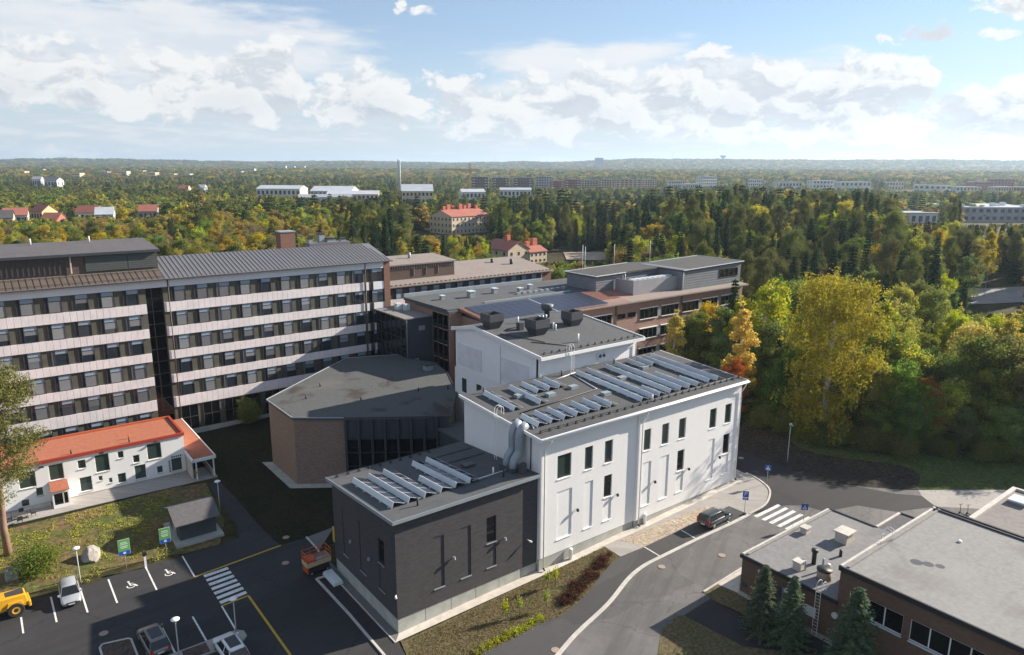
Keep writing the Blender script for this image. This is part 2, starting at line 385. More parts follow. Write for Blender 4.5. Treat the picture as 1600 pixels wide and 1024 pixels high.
M['brown_frame'] = plain('brown_frame', (.105, .075, .06), .5, .1)
M['glass'] = glassmat('window_glass', (.025, .032, .042), alt=(.17, .18, .20))
M['glass_dark'] = glassmat('glass_dark', (.006, .008, .010), spec=.45)
M['glass_green'] = glassmat('glass_green', (.035, .055, .050), alt=(.05, .075, .068))
M['glass_painted_sky'] = glassmat('transom_painted_sky', (.29, .38, .46), .08, .9)  # pale blue sky reflection put into the base colour of the panes
M['blind'] = plain('roller_blind', (.20, .205, .215), .7, .06, rnd=.8)
M['navy'] = panelmat('navy_cladding', (.052, .058, .072), .30, depth=.4)
M['navy_flat'] = plain('navy_flat', (.05, .056, .068), .5, .08)
M['grey_clad'] = panelmat('grey_cladding', (.155, .165, .185), .5, axis='z', depth=.5)
M['grey_screen'] = plain('grey_screen', (.27, .27, .29), .5, .05)
M['pv'] = glassmat('pv_cell', (.030, .030, .040), .10, .5)
M['pv_blue'] = glassmat('pv_blue', (.030, .034, .055), .35, .35)
M['alu'] = plain('aluminium', (.60, .65, .68), .35, .05, spec=.6)
M['galv'] = plain('galvanised', (.27, .31, .34), .38, .08, 1.0, spec=.6)
M['black_metal'] = plain('black_metal', (.03, .03, .033), .5, .1)
M['duct_dark'] = plain('dark_duct', (.07, .072, .08), .5, .1)
M['asphalt'] = asphalt('asphalt_old', (.125, .12, .118), .18, .35, .55, (.9, .43), patch=.7)
M['asphalt_new'] = asphalt('asphalt_fresh', (.030, .030, .032), streak=.3, patch=.35)
M['asphalt_lot'] = asphalt('asphalt_lot', (.036, .0355, .037), .2, .6, .4, (1, .05), patch=.4)
M['asphalt_bay'] = asphalt('asphalt_bay', (.070, .069, .070), .12, 0, .2, (.9, .43), patch=.2)
M['asphalt_far'] = asphalt('asphalt_grey', (.30, .285, .27), .1, 0, .2, (.8, -.6))
M['grass_dry'] = groundmat('grass_dry', ((.115, .098, .048), (.135, .108, .062), (.10, .105, .038)), .30, 3.2, .7)
M['grass_lawn'] = groundmat('grass_lawn', ((.17, .115, .060), (.105, .110, .034), (.075, .105, .028)), .16, 1.6, .8)
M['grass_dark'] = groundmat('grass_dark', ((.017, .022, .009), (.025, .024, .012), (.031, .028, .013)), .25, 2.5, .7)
M['grass_green'] = groundmat('grass_green', ((.055, .085, .022), (.075, .105, .028), (.10, .095, .035)), .2, 2.0, .7)
M['soil'] = groundmat('soil', ((.050, .040, .032), (.036, .030, .025), (.075, .055, .038)), .5, 2.2, .9)
M['bed_soil'] = groundmat('bed_soil', ((.10, .075, .065), (.08, .06, .052), (.12, .09, .075)), 1.0, 4.0, .6)
M['sand'] = groundmat('sand', ((.40, .335, .255), (.36, .30, .235), (.43, .365, .285)), .4, 3.0, .25)
M['forest_floor'] = groundmat('forest_floor', ((.045, .042, .018), (.060, .050, .022), (.038, .042, .016)), .05, .6, .5)
M['paver'] = brick('pavers', (.40, .375, .35), (.345, .325, .305), (.25, .23, .215), bw=.28, bh=.14, msize=.008, ground=True)
M['paver_dark'] = brick('pavers_dark', (.19, .185, .18), (.155, .15, .148), (.11, .105, .10), bw=.28, bh=.14, msize=.008, ground=True)
M['felt_char'] = roofmat('felt_charcoal', (.105, .100, .105), 1.0, 'x', .05, .2, light=(.14, .135, .14))
M['kerb'] = plain('kerb_stone', (.50, .475, .44), .85, .12, 1.5)
M['paint'] = wornpaint('road_paint', (.72, .72, .70))
M['paint_y'] = wornpaint('road_paint_yellow', (.52, .34, .035))
M['iron'] = plain('manhole_iron', (.34, .26, .20), .7, .15, 3.0)
M['stone'] = plain('boulder_stone', (.30, .275, .245), .9, .25, 1.4, fine=.8, big=.3)
M['galv_pole'] = plain('pole_grey', (.42, .43, .43), .45, .06)
M['tyre'] = plain('tyre_rubber', (.022, .022, .023), .85, .15)

# ------------------------------------------------------------------ ground
def T(x):
    """the site climbs gently along +X"""
    return 0.0 if x < 0 else (.025 * x if x < 15 else (.375 + .0421 * (x - 15) if x < 50 else 1.85))
def sheet_mesh(name, poly, mat, lift, thick=0.0):
    bm = bmesh.new()
    f = bm.faces.new([bm.verts.new((p[0], p[1], 0)) for p in poly])
    for xc in (0.0, 15.0, 50.0):
        bmesh.ops.bisect_plane(bm, geom=bm.verts[:] + bm.edges[:] + bm.faces[:], dist=1e-5, plane_co=(xc, 0, 0), plane_no=(1, 0, 0))
    bmesh.ops.triangulate(bm, faces=bm.faces[:])
    bmesh.ops.recalc_face_normals(bm, faces=bm.faces[:])
    if sum(f.normal.z for f in bm.faces) < 0: bmesh.ops.reverse_faces(bm, faces=bm.faces[:])
    if thick:
        top = bmesh.ops.extrude_face_region(bm, geom=bm.faces[:])
        lowv = [v for v in bm.verts if v not in set(e for e in top['geom'] if isinstance(e, bmesh.types.BMVert))]
        for v in bm.verts: v.co.z = T(v.co.x) + lift
        for v in lowv: v.co.z -= thick
        bmesh.ops.recalc_face_normals(bm, faces=bm.faces[:])
    else:
        for v in bm.verts: v.co.z = T(v.co.x) + lift
    me = bpy.data.meshes.new(name); bm.to_mesh(me); bm.free(); me.materials.append(mat)
    return me
def sheet(name, poly, mat, lift, label=None, thick=0.0):
    o = inst(name, sheet_mesh(name, poly, M[mat], lift, thick)); o['kind'] = 'structure'
    if label: o['label'] = label
    return o
def smooth(pts, n=6):
    """Catmull-Rom through the points"""
    out = []
    P = [pts[0]] + list(pts) + [pts[-1]]
    for i in range(1, len(P) - 2):
        a, b, c_, d = [Vector(P[j][:2]) for j in (i - 1, i, i + 1, i + 2)]
        for k in range(n):
            t = k / n
            out.append(tuple(.5 * (2 * b + (c_ - a) * t + (2 * a - 5 * b + 4 * c_ - d) * t * t + (3 * b - a - 3 * c_ + d) * t ** 3)))
    out.append(tuple(pts[-1][:2])); return out
def ribbon(pts, wd):
    """closed outline of a strip of width wd along a polyline"""
    L, Rr = [], []
    for i, p in enumerate(pts):
        a = Vector(pts[max(i - 1, 0)][:2]); b = Vector(pts[min(i + 1, len(pts) - 1)][:2]); d = (b - a).normalized(); q = Vector((-d.y, d.x)) * wd / 2
        L.append((p[0] + q.x, p[1] + q.y)); Rr.append((p[0] - q.x, p[1] - q.y))
    return L + Rr[::-1]

sheet('ground', [(-15000, -6000), (16000, -6000), (16000, 16000), (-15000, 16000)], 'forest_floor', -.06)
# lawns and yards of the site
sheet('lawn', [(-60, 28), (-14, 27.2), (-11.75,26.16), (-8.22,25.87), (-6.2, 31), (-5.02,43.33), (-9, 44.5), (-24, 44.0), (-60, 44)], 'grass_lawn', 0.0)
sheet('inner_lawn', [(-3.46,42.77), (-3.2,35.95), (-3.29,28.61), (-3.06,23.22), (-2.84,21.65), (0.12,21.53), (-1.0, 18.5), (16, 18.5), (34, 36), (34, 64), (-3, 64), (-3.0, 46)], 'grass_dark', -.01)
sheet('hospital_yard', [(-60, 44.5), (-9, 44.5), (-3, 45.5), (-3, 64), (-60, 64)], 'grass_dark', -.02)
front_edge = smooth([(2.76,-6.99), (4.86,-6.9), (11.19,-6.92), (13.67,-7.1), (17.73,-6.05), (20.09,-5.05), (23.22,-3.92), (24.53,-3.7)], 4)
sheet('front_lawn', [(0.0, -1.15), (-0.25,-0.79), (-1.08,-3.97)] + front_edge + [(24.64,-1.05)], 'grass_dry', .01)
sheet('side_border', [(-.75, 13.3), (-.75, -.85), (-.02, -.1), (.2, 13.3)], 'paver_dark', .024)
sheet('wall_border', [(-.02, -.1), (-.75, -.86), (-.75, -.9), (15.9, -1.05), (30.0, -1.35), (24.64,-1.05), (30, -.2), (.1, .2)], 'concrete_light', .025)
sheet('wall_path', [(24.6, -1.3), (29.9, -1.35), (50.2, -1.45), (50.2, 13), (49, 13), (49, -.3), (24.6, -.2)], 'concrete_light', .022)
sheet('courtyard', [(33, 64), (33, 86), (95, 86), (108, 36), (50, 36), (44, 31), (34, 36)], 'asphalt_lot', -.03)
# parking lot and the yard by the dark wing
sheet('parking_lot', [(-70, 25.4), (-26.38,25.76), (-24.13,25.71), (-17.35,25.94), (-15.85,25.88), (-12.18,25.72), (-8.22,25.87), (-6.05,26), (-5.37,28.82), (-5.1,37.51), (-5.02,43.33), (-3.46,42.77), (-3.2,35.95), (-3.29,28.61), (-3.06,23.22), (-2.84,21.65), (0.12,21.53), (.1, 18.5), (-.4, 13), (-.5, -.9), (-1.08,-3.97), (0, -30), (-70, -30)], 'asphalt_lot', 0.006)
sheet('entrance_pavement', [(0.12,21.53), (0.04,18.45), (-.76, 13.1), (.1, 13.3), (.1, 18.0), (3.49,21.77)], 'paver_dark', .05, thick=.12)
sheet('building_path', [(-60, 48.9), (-60, 45.2), (-28, 45.1), (-16, 44.9), (-7, 44.6), (-3.2, 44.5), (-3.0, 48.9)], 'paver', .03, thick=.1)
# the street in front
kerb_line = smooth([(8.35,-11.44), (12.48,-9.95), (17.8,-8.62), (21.7,-7.19), (23.69,-6.64), (25.67,-6.41), (27.8,-6.46), (33.4,-6.65), (39.13,-6.99), (42.51,-7.04)], 5)
corner = smooth([(42.51,-7.04), (45.65,-6.96), (48.39,-5.87), (49.94,-4.63), (50.98,-2.68), (51.5,-0.61), (51.2,0.89), (54.5, 12.5)], 5)
sheet('bay_road', front_edge[:-1] + [(24.53,-3.7), (27.88,-4.02), (33.67,-4.21), (42.27,-4.33), (42.37,-6.96)] + kerb_line[::-1], 'asphalt_bay', .012)
low_edge = [(14.97,-17.12), (17.54,-15.25), (18.86,-14.34), (21.5,-13.98), (21.91,-14.32), (25.82,-14.28), (26.23,-13.22), (32.41,-13.15)]
far_edge = smooth([(62, 34), (57.44,5.34), (57.26,2.35), (57.44,-0.48), (57.3,-2.45), (57.45,-5.06), (57.78,-7.51), (59.51,-11.12), (64.47,-16.31), (75.13,-24.31), (120, -62)], 5)
sheet('street', kerb_line + [(44.2, -8.2), (52, -2.5), (53, 4), (54.5, 12.5), (54.5, 34)] + far_edge + [(100, -78), (70, -78), (66, -24), (49, -23), (49, -17), (28.3, -15.5)] + low_edge[::-1], 'asphalt', .004)
sheet('fresh_asphalt', [(43.24,-7.14)] + corner[3:] + [(54.5, 34)] + far_edge[:-18] + [(61.1,-15.14), (63.08,-17.29), (61.37,-19.63), (56.23,-17.4), (54.22,-13.85), (49.64,-12.41), (49.09,-9.9), (47.55,-8.58)], 'asphalt_new', .014)
sheet('old_road_end', [(61.37,-19.63), (63.08,-17.29), (64.47,-16.31), (75.13,-24.31), (120, -62), (100, -78), (66, -24)], 'asphalt_far', .010)
sheet('paver_corner', [(27.88,-4.02), (33.67,-4.21), (42.27,-4.33), (42.37,-6.96)] + corner[1:] + [(49.2, 12.5), (49.2, -1.4), (30, -1.3), (24.64,-1.05), (24.53,-3.7)], 'paver', .03)
sheet('sand_strip', [(26.84,-1.41), (29.8,-1.61), (37.56,-2.29), (40.91,-2.9), (40.76,-4.21), (33.69,-4.19), (27.91,-3.99)], 'sand', .04)
sheet('driveway', [(21.91,-14.32), (22.51,-20.33), (28.2, -27), (28.2, -20), (26,-18.78), (25.82,-14.28)], 'asphalt_new', .014)
sheet('verge', [(26.23,-13.22), (28.29,-13.21), (28.7,-16.35), (26.3,-18.4), (25.82,-14.28)], 'grass_dry', .03)
sheet('verge_shade', low_edge[0:1] + [(17.54,-15.25), (18.86,-14.34), (21.5,-13.98), (21.91,-14.32), (22.51,-20.33), (28.2, -27), (28.2, -45), (10, -45)], 'grass_dry', .02)
sheet('brick_hall_path', [(28.29,-13.21), (32.41,-13.15), (28.5, -15.5), (28.5, -18.8), (28.7,-16.35)], 'concrete_light', .035)
soil_edge = smooth([(66.5, 26), (69.49,12.34), (69.23,6.44), (65.34,0.34), (66.4,-4.83), (70.37,-10.83), (69.38,-14.25), (64.47,-16.08)], 4)
sheet('soil_bank', soil_edge + far_edge[-14:3:-1] + [(62, 30)], 'soil', .02)
sheet('roadside_grass', [(72, 26)] + [(71.22,4.96), (77.97,-9.1), (92.89,-20.25), (125, -52)] + [(118, -60), (75.23,-24.27), (64.56,-16.27)] + soil_edge[::-1], 'grass_green', .0)

# kerbs, painted markings, covers
def kerb(name, pts, wd=.16, h=.12, mat='kerb', lift=None):
    o = inst(name, sheet_mesh(name, ribbon(pts, wd), M[mat], h, h + .1)); o['kind'] = 'structure'; return o
kerb('kerb', kerb_line, .42, .05)
kerb('kerb', corner, .22, .10)
kerb('kerb', [(-2.38,12.79), (-2.27,5.41), (-2.38,-2.18)], .22, .13)
kerb('kerb', [(-0.88,12.68), (-2.38,12.79)], .22, .13)
kerb('kerb', [(0.07,21.57), (0.04,18.45), (-1.0, 13.0)], .18, .10)
kerb('kerb', [(-.78, 13.2), (-.78, -.95)], .12, .08)
kerb('kerb', [(26.23,-13.22), (32.41,-13.15)], .2, .1)
def mark(name, poly, mat='paint', lift=.022):
    o = inst(name, sheet_mesh(name, poly, M[mat], lift)); o['kind'] = 'structure'; return o
def stripe(a, b, wd=.13, mat='paint', name='painted_line'): return mark(name, ribbon([a, b], wd), mat)
for a, b in (((-26.74,23.26), (-26.76,20.34)), ((-24.19,25.42), (-24.19,20.44)), ((-21.72,25.44), (-21.71,20.4)), ((-19.22,25.48), (-19.23,20.43)), ((-15.72,25.75), (-15.73,20.47)), ((-12.12,25.69), (-12.12,20.71)),
             ((-16.67,13.68), (-16.58,9.12)), ((-14.04,13.8), (-13.98,9.21)), ((-11.39,13.89), (-11.44,9.27))): stripe(a, b, .15)
for a, b in (((27.88,-4.02), (27.78,-6.38)), ((33.67,-4.21), (33.43,-6.58)), ((39.72,-4.63), (39.1,-6.86))): stripe(a, b, .13)
for a, b in (((-12.14,20.68), (-2.87,21.57)), ((-11.39,13.89), (-8.82,14.09)), ((-8.82,14.09), (-8.76,2.44))): stripe(a, b, .22, 'paint_y', 'yellow_line')
q = [Vector(p) for p in ((-11.34,20.49), (-8.91,20.59), (-8.78,14.47), (-11.39,14.2))]
for i in range(7):
    t0, t1 = i / 6.62, i / 6.62 + .085
    mark('zebra_bar', [tuple(q[0].lerp(q[3], t0)), tuple(q[1].lerp(q[2], t0)), tuple(q[1].lerp(q[2], t1)), tuple(q[0].lerp(q[3], t1))])
for quad in (((42.47,-7.63), (47.09,-7.81), (47.02,-8.27), (42.47,-8.1)), ((42.47,-8.65), (47.08,-8.8), (47.04,-9.24), (42.52,-9.11)), ((42.5,-9.59), (47.1,-9.77), (47.05,-10.23), (42.51,-10.07)),
             ((42.5,-10.57), (47,-10.75), (47.02,-11.22), (42.57,-11.05)), ((42.63,-11.49), (47.15,-11.71), (47.1,-12.13), (42.67,-11.9))): mark('zebra_bar', list(quad))
# wheelchair pictograms on two stalls
def wheelchair(cx, cy, k=1.0):
    mb = []
    c0 = Vector((cx, cy))
    arc = [(c0.x + .42 * k * math.cos(t), c0.y + .42 * k * math.sin(t)) for t in [R(150) + R(255) * i / 14 for i in range(15)]]
    me = bmesh.new()
    def put(poly, lift=.022):
        vs = [me.verts.new((x, y, T(x) + lift)) for x, y in poly]; me.faces.new(vs)
    for i in range(14): put(ribbon([arc[i], arc[i + 1]], .13 * k))
    put(ribbon([(cx - .08 * k, cy + .95 * k), (cx - .02 * k, cy + .12 * k)], .17 * k), .0225)
    put(ribbon([(cx - .02 * k, cy + .12 * k), (cx + .42 * k, cy + .10 * k)], .15 * k), .023)
    put(ribbon([(cx + .42 * k, cy + .14 * k), (cx + .62 * k, cy - .42 * k)], .15 * k), .0235)
    put(ribbon([(cx - .05 * k, cy + .58 * k), (cx + .32 * k, cy + .55 * k)], .12 * k), .024)
    put([(cx - .10 * k + .14 * k * math.cos(R(30 * i)), cy + 1.15 * k + .14 * k * math.sin(R(30 * i))) for i in range(12)])
    m_ = bpy.data.meshes.new('wheelchair_symbol'); me.normal_update(); me.to_mesh(m_); me.free(); m_.materials.append(M['paint'])
    o = inst('wheelchair_symbol', m_); o['kind'] = 'structure'
wheelchair(*(-17.61,22.78), .85); wheelchair(*(-14.08,22.88), .85)
def cover(x, y, r_=.38):
    mb = MB().cyl((x, y, T(x) + .01), (x, y, T(x) + .03), r_, n=18)
    o = mb.build('manhole_cover', M['iron']); o['kind'] = 'structure'
for p in ((-21.03,16.02), (26.43,-7.74), (32.88,-10.36), (9.65,-10.42), (1.38,41.47), (-0.52,34.08), (-3.77,17.72), (-1.77,22.96), (55.32,3.18)): cover(*p)
# planted islands in the lower car park
isl = [(-21.64,13.87), (-21.38,14.29), (-19.45,13.81), (-19.24,13.55), (-19.23,10.55), (-21.95,10.42)]
kerb('kerb', isl[1:4] + [isl[4]], .16, .12)
kerb('kerb', [(isl[0][0], -12), isl[0], isl[1]], .16, .12)
sheet('planted_island', [isl[0], isl[1], isl[2], isl[3], (isl[3][0], -12), (isl[0][0], -12)], 'bed_soil', .08)
y0, y1 = (-11.16,9.25)[1], (-11.16,9.25)[1] - 1.9
xe = (-10.92,8.38)[0]
md = [(-40, y1), (xe - .5, y1), (xe, y1 + .5), (xe, y0 - .5), (xe - .5, y0), (-40, y0)]
sheet('median_strip', md, 'paver', .11, thick=.2)
for x0 in (xe - 5.2, xe - 9.4, xe - 13.6): sheet('median_bed', [(x0, y1 + .2), (x0 + 2.0, y1 + .2), (x0 + 2.0, y0 - .2), (x0, y0 - .2)], 'bed_soil', .125)

# ------------------------------------------------------------------ window kits (shared meshes)
random.seed(7)
M['navy_green'] = panelmat('green_grey_sheet', (.075, .085, .08), .3, axis='z', depth=.3)
def win_kit(w_, h_, fr=.06, d=.09, mull=(), trans=(), face='y'):
    """frame mesh and list of pane meshes; local origin = lower left corner, outside face at -d (towards -y or -x)"""
    fm = MB()
    def bx(mb, a0, a1, d0, d1, z0, z1):
        if face == 'y': mb.box(a0, a1, d0, d1, z0, z1)
        else: mb.box(d0, d1, -a1, -a0, z0, z1)
    bx(fm, 0, w_, -d, .02, 0, fr); bx(fm, 0, w_, -d, .02, h_ - fr, h_); bx(fm, 0, fr, -d, .02, fr, h_ - fr); bx(fm, w_ - fr, w_, -d, .02, fr, h_ - fr)
    xs = [fr] + [m for mm in mull for m in (mm - fr / 2, mm + fr / 2)] + [w_ - fr]
    panes = []
    for mm in mull: bx(fm, mm - fr / 2, mm + fr / 2, -d + .01, .02, fr, h_ - fr)
    for i in range(0, len(xs), 2):
        zs = [fr]
        for (col_i, tz) in trans:
            if col_i == i // 2: zs += [tz - fr / 2, tz + fr / 2]; bx(fm, xs[i], xs[i + 1], -d + .012, .018, tz - fr / 2, tz + fr / 2)
        zs.append(h_ - fr)
        for k in range(0, len(zs), 2):
            pm = MB(); bx(pm, xs[i] - .005, xs[i + 1] + .005, -.035, -.02, zs[k] - .005, zs[k + 1] + .005); panes.append(pm)
    return fm, panes
KIT = {}
def kit(key, frame_mat, pane_mats, *a, **k):
    if key not in KIT:
        fm, pn = win_kit(*a, **k)
        KIT[key] = (fm.mesh('window', M[frame_mat]), [p.mesh('pane', M[pane_mats[min(i, len(pane_mats) - 1)]]) for i, p in enumerate(pn)])
    return KIT[key]
def put_window(key, parent, x, y, z, name='window'):
    o_ = ORG[root_of(parent).name]
    f = inst(name, KIT[key][0], parent, (x - o_.x, y - o_.y, z - o_.z))
    for p in KIT[key][1]: inst('pane', p, f)
    return f
def boxpart(name, parent, mat, *b, bevel=0): return MB().box(*b).build(name, M[mat], parent, bevel=bevel)
def pipe(name, parent, mat, pts, r_, n=8): return MB().tube(pts, r_, n).build(name, M[mat], parent, smooth=True)

# ------------------------------------------------------------------ ward tower (long slab with white bands)
hr = thing('hospital_tower', 'long seven storey slab with white ribbed bands and rows of dark windows', 'building', (0, 70, 0))
FV = 63.6
ST, SB = [21.15, 17.4, 13.7, 10.0, 6.4], [19.73, 16.05, 12.42, 8.72, 4.78]
boxpart('wall', hr, 'olive', -33, -6.25, FV, 77.6, 0, 24.6); boxpart('wall', hr, 'olive', -3.9, 33.3, FV, 77.6, 0, 24.6)
boxpart('stair_core', hr, 'brown_frame', -6.25, -3.9, FV + 1.6, 77.5, 0, 24.5)
boxpart('pier', hr, 'brick_pier', 32.45, 33.6, FV - .32, 78, 0, 24.65)
boxpart('fascia', hr, 'fascia', -33, -3.25, FV - .28, FV - .02, 23.5, 24.68); boxpart('fascia', hr, 'fascia', -3.1, 28.75, FV - .28, FV - .02, 23.5, 24.68); boxpart('fascia', hr, 'fascia', 28.9, 32.42, FV - .28, FV - .02, 23.5, 24.68)
boxpart('concrete_base', hr, 'concrete', -3.85, 33.2, FV - .35, FV - .05, 0, .75)
# ribbed spandrel panels, each a piece of its own
def panel_mesh(w_, h_):
    mb = MB(); n = 5; p = (w_ - .03) / n
    mb.box(0, w_ - .025, -.20, 0, 0, h_)
    return mb
PM = {}
cnt = 0; rest = MB()
for row in (4, 3, 2, 1, 0):
    h_ = ST[row] - SB[row]
    for (a, b) in ((-33.0, -6.25), (-3.88, 28.6)):
        n = round((b - a) / .81); pw_ = (b - a) / n
        for i in range(n):
            key = (row, round(pw_, 3))
            if cnt < 300 and a + i * pw_ > -27:
                if key not in PM: PM[key] = panel_mesh(pw_, h_).mesh('panel', M['spandrel'])
                inst('panel', PM[key], hr, (a + i * pw_, FV - 70, SB[row])); cnt += 1
            else:
                rest.box(a + i * pw_, a + (i + 1) * pw_ - .025, FV - .2, FV, SB[row], ST[row])
tag(rest.build('spandrel_panels', M['spandrel'], hr), kind='stuff')
kit('hr', 'dark_frame', ['glass_painted_sky', 'glass', 'glass_painted_sky'], 2.08, 2.28, .07, .10, (.48,), ((1, 1.62),))
KIT['hr'] = (KIT['hr'][0], [MB().box(.06, .45, -.035, -.02, .06, 2.22).mesh('pane', M['glass']), MB().box(.51, 2.02, -.035, -.02, .06, 1.59).mesh('pane', M['glass']), MB().box(.51, 2.02, -.035, -.02, 1.65, 2.22).mesh('pane', M['glass_painted_sky'])])
blind_m = [MB().box(.53, 2.0, -.055, -.04, 1.56 - h_, 1.56).mesh('blind', M['blind']) for h_ in (1.48, 1.48, .9, .55)]
for row in range(5):
    z0 = SB[row - 1] if False else (ST[row] + .04)
    for i in range(17):
        x = -2.8 + 3.243 * i if i < 10 else -9.25 - 3.2 * (i - 10)
        f = put_window('hr', hr, x, FV, z0)
        if random.random() < .6: inst('blind', random.choice(blind_m), f)
# lowest storey
for i in range(7): put_window('hr', hr, -9.25 - 3.2 * i, FV, 2.4)
kit('hr_low', 'brown_frame', ['glass_dark'], 2.5, 3.9, .07, .10, (1.25,), ((0, 2.0), (1, 2.0)))
for i in range(10): put_window('hr_low', hr, -3.0 + 3.243 * i, FV, .78)
for row in range(5):     # bay at the corner with its own glazing
    kit('hr_bay', 'dark_frame', ['glass_dark', 'glass', 'glass_painted_sky'], 3.0, 2.28, .08, .10, (.85,), ((1, 1.62),))
    put_window('hr_bay', hr, 29.3, FV, ST[row] + .04)
    boxpart('bay_panel', hr, 'fascia', 30.35, 32.42, FV - .24, FV - .02, SB[row], ST[row] - .02); boxpart('bay_panel', hr, 'fascia', 29.0, 29.45, FV - .24, FV - .02, SB[row], ST[row] - .02)
    boxpart('bay_recess', hr, 'brown_frame', 29.45, 30.35, FV - .05, FV - .015, SB[row], ST[row] - .02)
# glazed stair slot
for k in range(12):
    z = .6 + k * 1.93
    MB().box(-6.15, -5.42, FV + .5, FV + .53, z, z + 1.85).build('stair_pane', M['glass_dark'], hr); MB().box(-5.3, -3.98, FV + .5, FV + .53, z, z + 1.85).build('stair_pane', M['glass_dark'], hr)
    boxpart('transom', hr, 'brown_frame', -6.2, -3.92, FV + .40, FV + .55, z - .07, z)
for x in (-6.22, -5.42, -3.98): boxpart('mullion', hr, 'brown_frame', x, x + .1, FV + .38, FV + .56, .4, 23.5)
boxpart('stair_slope', hr, 'tile_red', -6.1, -4.0, FV + .6, FV + 1.5, 4.2, 4.5)
pipe('downpipe', hr, 'brown_frame', [(-3.15, FV - .36, 24.6), (-3.15, FV - .36, .2)], .07); pipe('downpipe', hr, 'brown_frame', [(28.82, FV - .36, 24.6), (28.82, FV - .36, .2)], .07)
# roof: standing seam sheets with a ridge, penthouse and chimney
HRZ = lambda y: 24.72 + .262 * (y - 62.9)
RIDGE = 72.0
rf = MB().hexa([(-33.4, 62.9, 24.62), (34.0, 62.9, 24.62), (34.0, RIDGE, HRZ(RIDGE) - .1), (-33.4, RIDGE, HRZ(RIDGE) - .1)], [(-33.4, 62.9, 24.75), (34.0, 62.9, 24.75), (32.4, RIDGE, HRZ(RIDGE)), (-33.4, RIDGE, HRZ(RIDGE))])
rf.hexa([(-33.4, RIDGE, HRZ(RIDGE) - .1), (34.0, RIDGE, HRZ(RIDGE) - .1), (34, 78.5, 24.7), (-33.4, 78.5, 24.7)], [(-33.4, RIDGE, HRZ(RIDGE)), (32.4, RIDGE, HRZ(RIDGE)), (34, 78.5, 24.85), (-33.4, 78.5, 24.85)])
roof_o = rf.build('roof', M['metal_roof'], hr)
sm = MB(); x = -33.2
while x < 33.8:
    ytop = RIDGE if x < 32.3 else RIDGE - (x - 32.3) * 5.5
    if x > -3.6: sm.hexa([(x, 63.0, 24.76), (x + .05, 63.0, 24.76), (x + .05, ytop, HRZ(ytop)), (x, ytop, HRZ(ytop))], [(x, 63.0, 24.85), (x + .05, 63.0, 24.85), (x + .05, ytop, HRZ(ytop) + .08), (x, ytop, HRZ(ytop) + .08)])
    x += .66
sm.build('seam', M['metal_roof'], roof_o)
apron = MB().hexa([(-33.3, 63.05, 24.77), (-3.5, 63.05, 24.77), (-3.5, 66.7, HRZ(66.7) + .01), (-33.3, 66.7, HRZ(66.7) + .01)], [(-33.3, 63.05, 24.80), (-3.5, 63.05, 24.80), (-3.5, 66.7, HRZ(66.7) + .06), (-33.3, 66.7, HRZ(66.7) + .06)])
apron.build('brown_apron', M['brown_roof'], roof_o)
sm2 = MB(); x = -33.2
while x < -3.6:
    sm2.hexa([(x, 63.06, 24.80), (x + .05, 63.06, 24.80), (x + .05, 66.6, HRZ(66.6) + .05), (x, 66.6, HRZ(66.6) + .05)], [(x, 63.06, 24.86), (x + .05, 63.06, 24.86), (x + .05, 66.6, HRZ(66.6) + .11), (x, 66.6, HRZ(66.6) + .11)]); x += .80
for yy in (63.5, 65.9): sm2.box(-33.2, -3.6, yy, yy + .05, HRZ(yy) + .18, HRZ(yy) + .24)
sm2.build('batten', M['dark_frame'], roof_o)
boxpart('gutter', hr, 'dark_frame', -33.4, 34.0, 62.72, 62.9, 24.60, 24.74)
ph = boxpart('penthouse_wall', hr, 'brown_frame', -33.3, -3.5, 67.0, 77.8, 25.0, 28.5)
rp = MB(); x = -33.0
while x < -15.5: rp.box(x, x + .22, 66.86, 67.0, 26.0, 28.1); x += .62
rp.build('rib', M['dark_frame'], ph)
boxpart('louvre_panel', ph, 'navy_green', -13.0, -7.6, 66.82, 67.0, 26.15, 28.35); boxpart('louvre_panel', ph, 'navy_green', -7.52, -3.7, 66.82, 67.0, 26.15, 28.35)
boxpart('post', ph, 'concrete_light', -14.9, -14.72, 66.7, 66.86, 26.0, 28.5)
MB().hexa([(-33.6, 66.4, 28.5), (-3.2, 66.4, 28.5), (-3.2, 78.2, 29.3), (-33.6, 78.2, 29.3)], [(-33.6, 66.4, 28.82), (-3.2, 66.4, 28.82), (-3.2, 78.2, 29.6), (-33.6, 78.2, 29.6)]).build('penthouse_roof', M['felt_char'], hr)
boxpart('roof_edge', hr, 'navy_flat', -33.65, -3.15, 66.32, 66.4, 28.45, 28.83)
for x in (-18.6, -11.0): pipe('roof_vent', hr, 'alu', [(x, 76.5, 29.3), (x, 76.5, 30.4)], .12)
ch = boxpart('chimney', hr, 'brick_pier', 18.6, 21.3, 75.6, 78.0, 25.0, 29.5); boxpart('cap', ch, 'galv', 18.5, 21.4, 75.5, 78.1, 29.5, 29.68)
for x, h_, s in ((24.2, 28.0, .35), (26.3, 28.8, .5), (28.0, 27.9, .8), (30.5, 27.7, .5)):
    v_ = boxpart('roof_unit', hr, 'galv', x - s, x + s, 76.0 - s, 76 + s, 26.0, h_); boxpart('cowl', v_, 'black_metal', x - s * 1.15, x + s * 1.15, 76 - s * 1.15, 76 + s * 1.15, h_, h_ + .22)
boxpart('ridge_hatch', hr, 'metal_roof', 23.5, 31.5, 74.6, 77.4, 25.4, 27.35)

